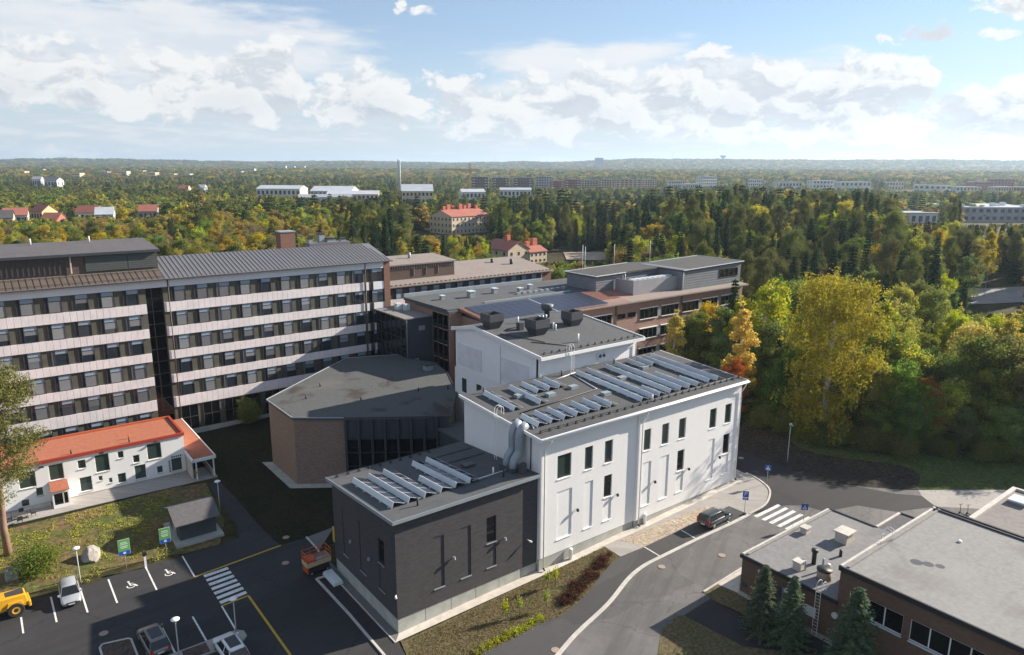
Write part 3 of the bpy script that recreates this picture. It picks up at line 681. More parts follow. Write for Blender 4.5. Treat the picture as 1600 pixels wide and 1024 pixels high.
# ------------------------------------------------------------------ rear wing
bw = thing('rear_wing', 'low brown roofed wing with one white band behind the ward tower', 'building', (60, 92, 0))
boxpart('wall', bw, 'dark_frame', 33.7, 87.9, 86.0, 99, 0, 15.5)
boxpart('gable', bw, 'brick_pier', 87.9, 91.0, 85.9, 99.1, 0, 15.6)
pb = {}
for zt, zb in ((12.9, 11.65), (9.2, 7.9)):
    n = 66; pw_ = 54.0 / n
    for i in range(n):
        if zt not in pb: pb[zt] = MB().box(0, pw_ - .03, -.2, 0, 0, zt - zb).mesh('panel', M['spandrel'])
        inst('panel', pb[zt], bw, (33.8 + i * pw_ - 60, 86 - 92, zb))
kit('bw', 'dark_frame', ['glass', 'glass_painted_sky', 'glass_painted_sky'], 2.0, 2.25, .07, .12, (.4,), ((1, 1.45),))
for i in range(17):
    for z0 in (12.95, 9.25): put_window('bw', bw, 33.9 + 3.15 * i, 86.0, z0)
MB().hexa([(33.6, 85.3, 15.5), (91.4, 85.3, 15.5), (91.4, 101, 17.5), (33.6, 101, 17.5)], [(33.6, 85.3, 15.75), (91.4, 85.3, 15.75), (91.4, 101, 17.8), (33.6, 101, 17.8)]).build('roof', M['felt_brown'], bw)
sg = MB(); x = 34
while x < 91: sg.box(x, x + .5, 85.7, 85.95, 15.8, 16.05); x += 1.15
sg.build('snow_guard', M['brown_frame'], bw)
p2 = boxpart('penthouse_wall', bw, 'brown_frame', 38, 64.6, 90, 99.5, 16.3, 19.6)
MB().hexa([(37.6, 89.5, 19.55), (65, 89.5, 19.55), (65, 100.3, 20.2), (37.6, 100.3, 20.2)], [(37.6, 89.5, 19.85), (65, 89.5, 19.85), (65, 100.3, 20.5), (37.6, 100.3, 20.5)]).build('penthouse_roof', M['felt_brown'], bw)
lv = MB(); x = 38.2
while x < 64.3: lv.box(x, x + .28, 89.86, 90, 18.7, 19.4); x += .62
lv.build('slat', M['felt_brown'], p2)
for x in (46.9, 53.6, 56.8, 60.0): boxpart('post', p2, 'felt_brown', x, x + .14, 89.8, 90, 17.1, 19.5)
for x, z in ((47.5, 21.3), (49.5, 21.2), (56.0, 21.6)): pipe('roof_vent', bw, 'galv', [(x, 96, 19.9), (x, 96, z)], .35)
for x, y in ((80.6, 97), (84.5, 94)): pipe('roof_vent', bw, 'black_metal', [(x, y, 16.4), (x, y, 18.2)], .4)
pipe('downpipe', bw, 'white_metal', [(87.7, 85.5, 15.4), (87.7, 85.7, 14.9), (87.7, 85.7, .5)], .09)

# ------------------------------------------------------------------ brick wing with the grey plant room
cw = thing('brick_wing', 'long red brick wing with ribbon windows under a grey rooftop plant room', 'building', (70, 48, 0))
boxpart('wall', cw, 'brick_wing', 38.2, 105.2, 39.3, 62, 0, 16.75)
boxpart('pier', cw, 'brick_wing', 35.8, 38.2, 47, 62, 0, 17.7)
kit('cw2', 'dark_frame', ['glass_dark'], 4.9, 1.95, .07, .14, (1.2, 2.45, 3.7))
kit('cw1', 'dark_frame', ['glass_dark'], 2.1, .95, .06, .12, ())
for r_, z0 in enumerate((13.1, 9.25, 5.4, 1.55)):
    for x in (42.5, 48.6, 54.7, 60.75, 73.25, 79.3, 85.6, 91.7, 97.95):
        put_window('cw2', cw, x, 39.3, z0)
        boxpart('lintel', cw, 'white_metal', x - .05, x + 4.95, 39.02, 39.3, z0 + 1.96, z0 + 2.1); boxpart('sill', cw, 'white_metal', x - .05, x + 4.95, 39.04, 39.3, z0 - .1, z0 - .005)
    for x in (78.2, 90.5): boxpart('infill', cw, 'grey_screen', x, x + 1.05, 39.2, 39.3, z0, z0 + 1.95)
for x in (67.2, 69.95): put_window('cw1', cw, x, 39.3, 13.8)
for x in (66.6, 85.0): boxpart('joint', cw, 'brown_frame', x, x + .5, 39.22, 39.3, .2, 16.7)
CZ = lambda y: 16.95 + .115 * (y - 38.4) if y < 47.5 else 18.0
MB().hexa([(37.9, 38.4, 16.7), (105.8, 38.4, 16.7), (105.8, 47.5, 17.6), (37.9, 47.5, 17.6)], [(37.9, 38.4, 16.95), (105.8, 38.4, 16.95), (105.8, 47.5, 18.0), (37.9, 47.5, 18.0)]).build('roof', M['tile_red'], cw)
boxpart('flat_roof', cw, 'felt_dark', 35.7, 105.8, 47.5, 62.3, 17.5, 18.0)
boxpart('gutter', cw, 'felt_brown', 37.9, 105.8, 38.2, 38.4, 16.72, 16.95)
MB().hexa([(64, 38.45, 16.97), (105.7, 38.45, 16.97), (105.7, 41.2, 17.29), (64, 41.2, 17.29)], [(64, 38.45, 17.0), (105.7, 38.45, 17.0), (105.7, 41.2, 17.33), (64, 41.2, 17.33)]).build('eaves_strip', M['felt_brown'], cw)
tl = MB(); x = 38
while x < 70: tl.hexa([(x, 38.5, 16.96), (x + .16, 38.5, 16.96), (x + .16, 47.4, 17.98), (x, 47.4, 17.98)], [(x, 38.5, 17.03), (x + .16, 38.5, 17.03), (x + .16, 47.4, 18.05), (x, 47.4, 18.05)]); x += .42
tl.build('tile_rib', M['tile_red'], cw)
# photovoltaic field on the tiled slope: every module
pvm = MB().hexa([(0, 0, 0), (1.64, 0, 0), (1.64, .95, .109), (0, .95, .109)], [(0, 0, .04), (1.64, 0, .04), (1.64, .95, .149), (0, .95, .149)]).mesh('solar_module', M['pv_blue'])
pvf = MB()
for i in range(15):
    for j in range(8):
        x = 39.0 + i * 1.69 + (.5 if i > 7 else 0); y = 39.2 + j * 1.01
        inst('solar_module', pvm, cw, (x - 70, y - 48, CZ(y) + .12))
pvf.hexa([(38.95, 39.15, CZ(39.15) + .03), (64.9, 39.15, CZ(39.15) + .03), (64.9, 47.3, CZ(47.3) + .03), (38.95, 47.3, CZ(47.3) + .03)], [(38.95, 39.15, CZ(39.15) + .11), (64.9, 39.15, CZ(39.15) + .11), (64.9, 47.3, CZ(47.3) + .11), (38.95, 47.3, CZ(47.3) + .11)]).build('module_rails', M['galv'], cw)
boxpart('parapet', cw, 'galv', 35.7, 68, 61.9, 62.3, 18.0, 18.6); boxpart('roof_kerb', cw, 'galv', 44, 64, 48.6, 48.9, 18.0, 18.28)
for x, y, s in ((45.5, 55, .55), (51.5, 56, .45), (56, 54, .4), (60, 56, .4), (40, 56, .35)): v_ = boxpart('roof_unit', cw, 'galv', x - s, x + s, y - s, y + s, 18.0, 18.0 + 1.9 * s); boxpart('cowl', v_, 'alu', x - s * 1.2, x + s * 1.2, y - s * 1.2, y + s * 1.2, 18.0 + 1.9 * s, 18.15 + 1.9 * s)
for i in range(9): boxpart('roof_box', cw, 'galv', 54 + i * 1.4, 54.8 + i * 1.4, 52.2, 52.7, 18.0, 18.35)
pr = thing('plant_room', 'charcoal clad rooftop plant room with screened terrace on the brick wing', 'plant room', (86, 46, 17.2))
boxpart('wall', pr, 'grey_clad', 68.5, 76.0, 46.4, 54.7, 17.2, 20.75); boxpart('wall', pr, 'grey_clad', 76.0, 86.4, 46.9, 54.7, 17.2, 20.95); boxpart('wall', pr, 'grey_clad', 86.4, 105.5, 40.3, 52, 17.0, 21.3)
PZ = lambda x, y: 20.85 + (x - 68) * .022 + .0 * y
MB().prism([(68.2, 46.1), (76.2, 46.1), (76.2, 46.5), (86.2, 46.5), (86.2, 40.0), (105.9, 40.0), (105.9, 52.3), (90, 52.3), (86, 55), (68.2, 55)], lambda x, y: PZ(x, y) - .3, PZ).build('roof', M['felt_black'], pr)
ed = MB()
for a, b in (((68.1, 46.0), (76.2, 46.0)), ((86.2, 39.9), (105.95, 39.9)), ((105.95, 39.9), (105.95, 52.3)), ((105.95, 52.3), (90, 52.35)), ((90, 52.35), (86, 55.05)), ((86, 55.05), (68.1, 55.05)), ((68.1, 55.05), (68.1, 46.0))): ed.tube([(a[0], a[1], PZ(*a) + .03), (b[0], b[1], PZ(*b) + .03)], .1, 4)
ed.build('roof_edge', M['alu'], pr)
boxpart('terrace_screen', pr, 'grey_screen', 73.6, 87.2, 41.5, 41.62, 17.3, 20.1); boxpart('terrace_screen', pr, 'grey_screen', 73.6, 73.72, 41.62, 46.3, 17.5, 20.1)
for i in range(8): boxpart('cooling_fan', pr, 'alu', 74.4 + i * 1.45, 75.5 + i * 1.45, 42.4, 43.6, 17.6, 20.2)
kit('pr', 'dark_frame', ['glass_dark'], 6.2, 1.85, .09, .12, (1.55, 3.1, 4.65)); put_window('pr', pr, 98.2, 40.3, 18.7)
for x in (76.2, 86.5): pipe('downpipe', pr, 'alu', [(x, 46.2 if x < 80 else 40.15, 20.9), (x, 46.2 if x < 80 else 40.15, 17.5)], .07)
for x, y in ((95.5, 57.2), (84, 57), (75.5, 57), (71.5, 53.5)): one('flagpole', MB().tube([(x, y, 17.9), (x, y, 25.2 if x > 72 else 26.0)], .045, 6), M['white_metal'], 'slim white pole behind the charcoal rooftop plant room', 'pole', 'poles behind the plant room', smooth=True)

# ------------------------------------------------------------------ dark glazed link
lk = thing('link_building', 'dark navy glazed link between the ward tower and brick wing', 'building', (33, 54, 0))
boxpart('wall', lk, 'navy', 30.9, 36.2, 52.6, 63.4, 0, 16.1); boxpart('wall', lk, 'navy', 35.9, 44, 47.4, 62, 0, 17.3)
MB().prism([(30.3, 52.3), (35.6, 52.3), (35.6, 63.4), (30.3, 63.4)], 16.1, 16.3).build('roof', M['felt_taupe'], lk)
MB().prism([(35.6, 46.9), (44, 46.9), (44, 62), (38, 62), (35.6, 58)], 17.3, 17.75).build('roof', M['felt_dark'], lk)
fr = MB(); z = .3
for k in range(9):
    for j in range(6):
        y = 52.75 + j * 1.78
        MB().box(30.78, 30.82, y + .04, y + 1.72, .35 + k * 1.75, 2.03 + k * 1.75).build('pane', M['glass_dark'], lk)
    fr.box(30.68, 30.86, 52.6, 63.4, .25 + k * 1.75, .35 + k * 1.75)
for j in range(7): fr.box(30.68, 30.86, 52.65 + j * 1.78, 52.77 + j * 1.78, .2, 16.0)
for k in range(6): fr.box(35.7, 35.88, 47.4, 52.4, 2.0 + k * 2.6, 2.14 + k * 2.6)
for j in range(4): fr.box(35.7, 35.88, 47.4 + j * 1.62, 47.5 + j * 1.62, 1, 16.9)
for k in range(5):
    for j in range(3): MB().box(35.8, 35.84, 47.52 + j * 1.62, 48.98 + j * 1.62, 4.16 + k * 2.6, 6.55 + k * 2.6).build('pane', M['glass_dark'], lk)
fr.build('curtain_wall_frame', M['navy_flat'], lk)
boxpart('louvre_panel', lk, 'grey_screen', 33.1, 34.3, 52.52, 52.6, 13.9, 14.7); boxpart('louvre_panel', lk, 'grey_screen', 32.0, 33.0, 52.52, 52.6, 8.2, 9.1)
for x, y, s in ((33.6, 60.5, .5), (34.4, 59, .45)): boxpart('roof_unit', lk, 'alu', x - s, x + s, y - s, y + s, 16.3, 17.4)
pipe('downpipe', lk, 'galv', [(30.75, 52.45, 16.0), (30.75, 52.45, 9.5)], .06)

# ------------------------------------------------------------------ polygonal auditorium
au = thing('auditorium', 'polygonal brick hall with a flat dark felt roof beside the white building', 'building', (16, 42, 0))
ap = [(4.2, 35.3), (9.5, 31.3), (20.8, 23.7), (26.9, 31.4), (31.6, 41.4), (33, 47.2), (30.6, 52.2), (30.6, 55.5), (22.4, 58.6), (16.3, 54.0), (4.1, 44.6)]
def inset(poly, d):
    cx = sum(p[0] for p in poly) / len(poly); cy = sum(p[1] for p in poly) / len(poly)
    return [(p[0] + (cx - p[0]) / math.hypot(p[0] - cx, p[1] - cy) * d, p[1] + (cy - p[1]) / math.hypot(p[0] - cx, p[1] - cy) * d) for p in poly]
ai = inset(ap, .25)
AZ = lambda x, y: 9.45
for i in range(len(ai)):
    a, b = ai[i], ai[(i + 1) % len(ai)]
    if i == 1: continue
    d = (Vector(b) - Vector(a)).normalized(); nrm = Vector((d.y, -d.x)) * .3
    MB().prism([a, b, (b[0] - nrm.x, b[1] - nrm.y), (a[0] - nrm.x, a[1] - nrm.y)], 0, 9.2).build('brick_wall', M['brick_audd' if i == 0 else 'brick_aud'], au)
MB().prism(ap, 9.15, AZ).build('roof', M['felt_aud'], au)
for i in range(len(ap)):
    a, b = ap[i], ap[(i + 1) % len(ap)]
    MB().tube([(a[0], a[1], 9.47), (b[0], b[1], 9.47)], .09, 4).build('roof_edge', M['galv' if i > 6 or i == 0 else 'navy_flat'], au)
MB().prism(inset(ap, -.45)[:2] + [(9.5, 31.3), (4.2, 35.3), (4.1, 44.6), inset(ap, -.9)[-1]][::1], 0.0, .22).build('plinth_apron', M['concrete'], au) if False else None
gw = [Vector(ai[1]), Vector(ai[2])]; gd = (gw[1] - gw[0]).normalized(); gn = Vector((gd.y, -gd.x)); L_ = (gw[1] - gw[0]).length
def gpt(t, off): p = gw[0] + gd * t + gn * off; return (p.x, p.y)
MB().prism([gpt(0, -.4), gpt(0, -.3), gpt(L_, -.3), gpt(L_, -.4)][::-1], 0, 9.2).build('back_wall', M['navy_flat'], au)
nb = 8; bwid = L_ / nb
for i in range(nb):
    t0 = i * bwid
    MB().prism([gpt(t0, 0), gpt(t0 + .28, 0), gpt(t0 + .28, .45), gpt(t0, .45)][::-1], 0, 9.15).build('fin', M['navy_flat'], au)
    MB().prism([gpt(t0 + .28, -.1), gpt(t0 + bwid, -.1), gpt(t0 + bwid, .02), gpt(t0 + .28, .02)][::-1], 6.5, 9.15).build('cladding_panel', M['navy'], au)
    w_ = MB()
    for z in (6.42, 4.55, 2.7, .8): w_.prism([gpt(t0 + .28, -.12), gpt(t0 + bwid, -.12), gpt(t0 + bwid, .04), gpt(t0 + .28, .04)][::-1], z - .08, z)
    wf = w_.build('window', M['dark_frame'], au)
    for z in (4.55, 2.7, .8): MB().prism([gpt(t0 + .3, -.08), gpt(t0 + bwid - .02, -.08), gpt(t0 + bwid - .02, -.05), gpt(t0 + .3, -.05)][::-1], z, z + 1.78).build('pane', M['glass_dark'], wf)
for x, y in ((8.6, 41.6), (12.5, 46), (14.5, 36.6), (23, 35.5), (27, 31.9 + 2)): pipe('roof_drain', au, 'black_metal', [(x, y, 9.4), (x, y, 9.95)], .1)
v_ = boxpart('roof_unit', au, 'galv', 29.2, 30.4, 43.6, 44.8, 9.4, 10.3); boxpart('cowl', v_, 'dark_frame', 29.0, 30.6, 43.4, 45.0, 10.3, 10.5)
pa = [(3.1, 45.5), (3.2, 34.8), (9.3, 30.2), (9.7, 31.6), (4.4, 35.6), (4.3, 44.6)]
pl_o = inst('gravel_strip', sheet_mesh('gravel_strip', pa, M['concrete'], .06)); pl_o['kind'] = 'structure'
# dark stub between auditorium and white building
sb = thing('stub_block', 'small dark flat roofed block between the brick hall and white building', 'building', (22, 20, 0))
boxpart('wall', sb, 'navy_flat', 19.6, 27.0, 13.4, 24.6, 0, 7.6); boxpart('roof', sb, 'felt_dark', 19.4, 27.05, 13.2, 24.9, 7.6, 7.85)
boxpart('canopy', sb, 'galv', -1.2, 1.5, 16.4, 18.4, 3.2, 3.4) if False else None

# ------------------------------------------------------------------ new extension: white hall, tall stage block, dark wing
nb_ = thing('white_extension', 'new white brick extension with a low shed roof carrying solar racks', 'building', (32, 6, 0))
YF = -.30                                      # left half of the front, the right half stands a little proud
def wall_front(parent, mat, y, thick, x0, x1, z0, z1, holes, name='front_wall'):
    """wall slab with real openings: holes = (xa, xb, za, zb)"""
    xs = sorted({x0, x1, *[h[0] for h in holes], *[h[1] for h in holes]})
    mb = MB()
    for a, b in zip(xs[:-1], xs[1:]):
        hs = sorted([(h[2], h[3]) for h in holes if h[0] <= a + 1e-6 and h[1] >= b - 1e-6])
        z = z0
        for za, zb in hs:
            if za > z + 1e-6: mb.box(a, b, y, y + thick, z, za)
            z = zb
        if z < z1 - 1e-6: mb.box(a, b, y, y + thick, z, z1)
    bm = bmesh.new(); me = mb.mesh(name, mat, ORG[parent.name])
    return inst(name, me, parent)
up = [(18.4, 20.3), (22.2, 23.35), (25.1, 26.3)]; dn = [(31.0, 32.15), (34.0, 35.2), (36.95, 38.2), (42.65, 43.95), (45.65, 46.95)]
hl = [(a, b, 10.0, 12.55) for a, b in up] + [(25.15, 26.35, 6.0, 8.55), (18.45, 20.5, 3.25, 8.6), (22.25, 23.5, 3.25, 8.6), (25.15, 26.35, 3.25, 5.85)]
hr_ = [(a, b, 10.05, 12.55) for a, b in dn] + [(36.97, 38.22, 6.0, 8.6), (45.68, 46.98, 6.0, 8.6), (31.0, 32.4, 3.3, 8.6), (34.0, 35.45, 3.3, 8.6), (36.97, 38.22, 3.3, 5.85), (42.65, 43.95, 3.3, 8.6), (45.68, 46.98, 3.3, 5.85)]
wall_front(nb_, M['white_render'], YF, .3, 16.1, 30.0, 1.8, 14.95, hl)
wall_front(nb_, M['white_render'], YF - .2, .5, 30.0, 48.75, 1.8, 14.95, hr_)
boxpart('plinth', nb_, 'concrete', 16.15, 29.97, YF + .04, .2, 0, 1.8); boxpart('plinth', nb_, 'concrete', 30.03, 48.7, YF - .16, .2, .3, 1.8)
for h in hl + hr_:
    a, b, z0, z1 = h; right = a > 30; y = YF - (.2 if right else 0)
    blind = z1 - z0 > 3 or z0 < 5
    if blind:
        boxpart('blind_niche', nb_, 'white_render', a, b, y + .075, y + .24, z0, z1)
    else:
        key = 'nw%.1f%d' % (b - a, z0 < 9)
        kit(key, 'dark_frame', ['glass_green'] if z0 > 9 else ['glass_dark'], b - a, z1 - z0, .05, .05, (), ((0, (z1 - z0) * .68),) if z0 < 9 else ((0, .03),) if False else ())
        put_window(key, nb_, a, y + .20, z0)
    boxpart('sill', nb_, 'white_metal', a - .04, b + .04, y - .07, y + .18, z0 - .09, z0 - .005)
WZ = lambda y: 15.2 + .060 * (y + .75)
MB().prism([(16.1, 0), (16.4, 0), (16.4, 13.2), (16.1, 13.2)], 1.2, lambda x, y: WZ(y) - .3).build('side_wall', M['white_render'], nb_)
MB().prism([(48.4, 0), (48.75, 0), (48.75, 13.2), (48.4, 13.2)], 1.2, lambda x, y: WZ(y) - .3).build('side_wall', M['white_render'], nb_)
boxpart('back_wall', nb_, 'white_render', 16.4, 48.4, 12.9, 13.2, 0, 15.5)
MB().prism([(15.65, -.95), (49.3, -.95), (49.3, 13.45), (15.65, 13.45)], lambda x, y: WZ(y) - .28, lambda x, y: WZ(y)).build('roof', M['felt_main'], nb_)
boxpart('fascia', nb_, 'white_metal', 15.6, 49.35, -1.07, -.96, 14.82, 15.22)
MB().prism([(15.55, -1.0), (15.65, -1.0), (15.65, 13.5), (15.55, 13.5)], lambda x, y: WZ(y) - .30, lambda x, y: WZ(y) + .03).build('fascia', M['white_metal'], nb_)
MB().prism([(49.3, -1.0), (49.4, -1.0), (49.4, 13.5), (49.3, 13.5)], lambda x, y: WZ(y) - .30, lambda x, y: WZ(y) + .03).build('fascia', M['white_metal'], nb_)
g_ = MB().tube([(15.6, -1.12, 15.06), (49.4, -1.12, 15.02)], .09, 8).build('gutter', M['white_metal'], nb_, smooth=True)
for x, yy in ((16.6, YF), (30.55, YF - .2), (48.55, YF - .2)):
    pipe('downpipe', nb_, 'white_metal', [(x + .35, -1.05, 14.95), (x + .3, -1.0, 14.6), (x, yy - .14, 13.7), (x, yy - .14, T(x) + .25)], .075); pipe('shoe', nb_, 'black_metal', [(x, yy - .14, T(x) + .32), (x, yy - .38, T(x) + .12)], .1)
sgm = MB().hexa([(-.16, -.13, 0), (.16, -.13, 0), (.16, .13, 0), (-.16, .13, 0)], [(-.05, -.05, .30), (.05, -.05, .30), (.05, .05, .30), (-.05, .05, .30)]).mesh('snow_guard', M['black_metal'])
for i in range(28): inst('snow_guard', sgm, nb_, (16.6 + i * 1.2 - 32, .25 - 6, WZ(.25)))
pipe('snow_rail', nb_, 'black_metal', [(16.4, .25, WZ(.25) + .24), (49.1, .25, WZ(.25) + .24)], .03, 6)
# tall block behind (stage tower) with cladding and louvres
tw = thing('stage_block', 'taller white clad block rising behind the solar roof with louvre panels', 'building', (36, 22, 0))
KZ = lambda x, y: (18.72 + .088 * (y - 12.5)) if y < 27 else (19.98 - .2 * (y - 27))
boxpart('front_wall', tw, 'white_clad', 27.1, 44.4, 13.46, 13.8, 14.6, 18.6)
MB().prism([(27.1, 13.2), (27.4, 13.2), (27.4, 27), (27.1, 27)], 13.3, lambda x, y: KZ(x, y) - .25).build('side_wall', M['white_clad'], tw)
MB().prism([(27.1, 27), (27.4, 27), (27.4, 32.1), (27.1, 32.1)], 13.3, lambda x, y: KZ(x, y + 1e-4) - .25).build('side_wall', M['white_clad'], tw)
boxpart('side_wall', tw, 'white_render', 27.12, 27.42, 13.25, 32.05, 0, 13.3); boxpart('back_wall', tw, 'white_clad', 27.1, 44.4, 31.8, 32.1, 0, 18.6)
boxpart('side_wall', tw, 'white_clad', 44.1, 44.4, 13.8, 31.8, 0, 18.6)
boxpart('louvre_panel', tw, 'louvre', 27.02, 27.1, 25.4, 31.3, 13.9, 16.95); boxpart('louvre_panel', tw, 'louvre', 27.02, 27.1, 15.2, 21.0, 13.9, 17.0)
for ya, yb, z0, z1 in ((29.2, 30.25, 10.0, 12.0), (25.55, 26.65, 9.9, 11.95)):
    fo = boxpart('window', tw, 'dark_frame', 27.06, 27.12, ya, yb, z0, z1); MB().box(27.04, 27.06, ya + .08, yb - .08, z0 + .08, z1 - .08).build('pane', M['glass_green'], fo)
boxpart('joint', tw, 'galv', 27.06, 27.1, 21.1, 21.16, 13.3, 18.4)
for (ya, yb) in ((12.5, 27.0), (27.0, 32.4)):
    MB().prism([(26.75, ya), (44.8, ya), (44.8, yb), (26.75, yb)], lambda x, y: KZ(x, y - 1e-3 if y == 27 and ya < 20 else y + 1e-3) - .25, lambda x, y: KZ(x, y - 1e-3 if y == 27 and ya < 20 else y + 1e-3)).build('roof', M['felt_dark'], tw)
    for x in (26.70, 44.8): MB().prism([(x, ya), (x + .14, ya), (x + .14, yb), (x, yb)], lambda x_, y: KZ(0, y - 1e-3 if ya < 20 else y + 1e-3) - .35, lambda x_, y: KZ(0, y - 1e-3 if ya < 20 else y + 1e-3) + .14).build('verge', M['white_metal'], tw)
boxpart('fascia', tw, 'white_metal', 26.7, 44.95, 12.38, 12.5, 18.35, 18.75)
for i in range(14): inst('snow_guard', sgm, tw, (28.0 + i * 1.22 - 36, 13.4 - 22, KZ(0, 13.4)))
pipe('downpipe', tw, 'white_metal', [(44.3, 12.5, 18.4), (44.1, 13.3, 17.8), (44.1, 13.3, 16.1)], .07)
for x, y, s, h_, zc in ((28.9, 25.5, 1.15, 2.0, 1.0), (32.6, 20.4, 1.2, 2.1, 1.0), (39.9, 21.6, 1.1, 2.0, .9)):
    z = KZ(x, y); v_ = MB().hexa([(x - .75, y - .75, z), (x + .75, y - .75, z), (x + .75, y + .75, z), (x - .75, y + .75, z)], [(x - s, y - s, z + zc), (x + s, y - s, z + zc), (x + s, y + s, z + zc), (x - s, y + s, z + zc)]).build('exhaust_hood', M['duct_dark'], tw)
    rim = MB()
    for (a0, a1, b0, b1) in ((x - s, x + s, y - s, y - s + .1), (x - s, x + s, y + s - .1, y + s), (x - s, x - s + .1, y - s + .1, y + s - .1), (x + s - .1, x + s, y - s + .1, y + s - .1)): rim.box(a0, a1, b0, b1, z + zc, z + h_)
    rim.build('rim', M['duct_dark'], v_); boxpart('grille', v_, 'galv', x - s + .1, x + s - .1, y - s + .1, y + s - .1, z + zc + .3, z + zc + .36)
z = KZ(0, 26); pipe('round_cowl', tw, 'duct_dark', [(39.2, 26.2, z), (39.2, 26.2, z + 1.0), (39.2, 26.2, z + 1.05), (39.2, 26.2, z + 1.9)], [.4, .4, .75, .95], 14)
for i in range(3): pipe('small_cowl', tw, 'galv', [(36.6 + i * .62, 24.9, KZ(0, 25)), (36.6 + i * .62, 24.9, KZ(0, 25) + .85)], [.16, .22], 10)
for x, y, h_ in ((33.4, 25.6, .9), (36.1, 21.2, .9), (36.0, 20.6, .8), (35.2, 15.2, 1.1)): pipe('roof_vent', tw, 'white_metal', [(x, y, KZ(0, y)), (x, y, KZ(0, y) + h_)], .12)
v_ = boxpart('roof_unit', tw, 'duct_dark', 31.4, 32.1, 22.6, 23.4, KZ(0, 23), KZ(0, 23) + 1.0)
for a, b in (((28, 22.5), (31.2, 17.0)), ((29.5, 17.8), (33, 14.4)), ((30, 23.8), (33.6, 24.1))): pipe('roof_cable', tw, 'black_metal', [(*a, KZ(0, a[1]) + .08), (*b, KZ(0, b[1]) + .08)], .06, 5)
for x in (36.9, 37.6): v_ = boxpart('wall_unit', tw, 'white_metal', x, x + .6, 13.1, 13.45, 16.9, 17.5); pipe('fan', v_, 'duct_dark', [(x + .3, 13.08, 17.2), (x + .3, 13.02, 17.2)], .22, 12)
pipe('refrigerant_pipe', tw, 'white_metal', [(37.2, 13.4, 16.9), (37.2, 13.3, 16.3), (34.5, 13.3, 16.2)], .04, 5)
def ladder(parent, x, y, z0, z1, nx, hoop=.9):
    """wall ladder with arched hand rails; nx = outward direction"""
    lb = MB(); nx = Vector(nx); tx = Vector((-nx.y, nx.x, 0)); b = Vector((x, y, 0))
    for s in (-.22, .22):
        pts = [b + tx * s + nx * .18 + Vector((0, 0, z0)), b + tx * s + nx * .18 + Vector((0, 0, z1 + .2))]
        for k in range(7): t = math.pi * k / 6; pts.append(b + tx * s + nx * (.18 - .45 + .45 * math.cos(t)) + Vector((0, 0, z1 + hoop * .6 + .45 * math.sin(t))))
        pts.append(b + tx * s - nx * .72 + Vector((0, 0, z1)))
        lb.tube(pts, .028, 5)
    z = z0
    while z < z1 + .3: p = b + nx * .18 + Vector((0, 0, z)); lb.tube([p - tx * .22, p + tx * .22], .018, 4); z += .32
    return lb.build('ladder', M['white_metal'], parent)
ladder(tw, 31.6, 12.4, 15.9, 18.75, (0, -1, 0)); ladder(nb_, 15.55, 6.2, 10.8, 15.7, (-1, 0, 0))
# square ventilation ducts up the side wall
for k, y in enumerate((3.15, 2.1)):
    pipe('air_duct', nb_, 'galv', [(14.6, y, 11.0), (14.6, y, 11.9), (14.7, y, 12.3), (15.25, y, 12.9), (15.3, y, 13.3), (15.3, y, 14.6), (15.5, y, 15.3), (16.2, y, 15.75)], .44, 14)
boxpart('duct_box', nb_, 'duct_dark', 14.0, 15.2, 1.6, 3.7, 10.7, 11.5)
pipe('cable_pipe', nb_, 'duct_dark', [(16.02, 1.1, 15.0), (16.02, 1.1, 11.2)], .06, 6); boxpart('meter_box', nb_, 'duct_dark', 14.6, 15.3, .8, 1.3, 10.9, 12.2)
# flood lights on the walls
def wall_light(parent, x, y, z, d, mat='black_metal'):
    dv = Vector(d); t_ = Vector((-dv.y, dv.x, 0))
    p = Vector((x, y, z)); mb = MB().tube([p, p + dv * .22], .035, 6)
    mb.tube([p + dv * .20 + Vector((0, 0, .14)), p + dv * .26 + Vector((0, 0, -.14))], [.13, .15], 8)
    return mb.build('wall_light', M[mat], parent)
for x in (21.16, 27.1, 32.98, 38.98, 44.9): wall_light(nb_, x, YF - (.2 if x > 30 else 0), 5.9, (0, -1, 0))
for x, z in ((20.2, 0.5), (31.6, 0.9)): pipe('air_intake', nb_, 'white_metal', [(x, YF - .3, T(x)), (x, YF - .3, T(x) + 1.1), (x, YF - .3, T(x) + 1.2)], [.2, .2, .24], 12)

# dark wing
dw = thing('dark_wing', 'charcoal brick cube with solar racks on its roof at the corner', 'building', (8, 6, 0))
hd = [(9.77, 10.92, 5.6, 8.3), (3.85, 4.98, 3.0, 8.2), (6.78, 7.96, 3.0, 8.2), (9.77, 10.92, 3.0, 5.5)]
wall_front(dw, M['dark_brick'], 0, .3, 0.0, 16.05, 1.45, 11.0, hd)
boxpart('plinth', dw, 'concrete', .06, 16.0, .05, .4, -.2, 1.45); boxpart('plinth', dw, 'concrete', .06, .4, .4, 13.25, -.2, 1.45)
for k, x in enumerate((2.9, 5.7, 8.5, 11.3, 14.0)): boxpart('plinth_joint', dw, 'dark_frame', x, x + .025, .042, .05, 0, 1.44)
def wall_side(parent, mat, x, thick, y0, y1, z0, z1, holes):
    ys = sorted({y0, y1, *[h[0] for h in holes], *[h[1] for h in holes]}); mb = MB()
    for a, b in zip(ys[:-1], ys[1:]):
        hs = sorted([(h[2], h[3]) for h in holes if h[0] <= a + 1e-6 and h[1] >= b - 1e-6]); z = z0
        for za, zb in hs:
            if za > z + 1e-6: mb.box(x, x + thick, a, b, z, za)
            z = zb
        if z < z1: mb.box(x, x + thick, a, b, z, z1)
    return mb.build('side_wall', mat, parent)
hs_ = [(10.0, 11.1, 2.9, 8.05), (6.05, 7.3, 2.9, 8.1), (2.2, 3.35, 5.65, 8.1), (2.2, 3.35, 2.95, 5.55)]
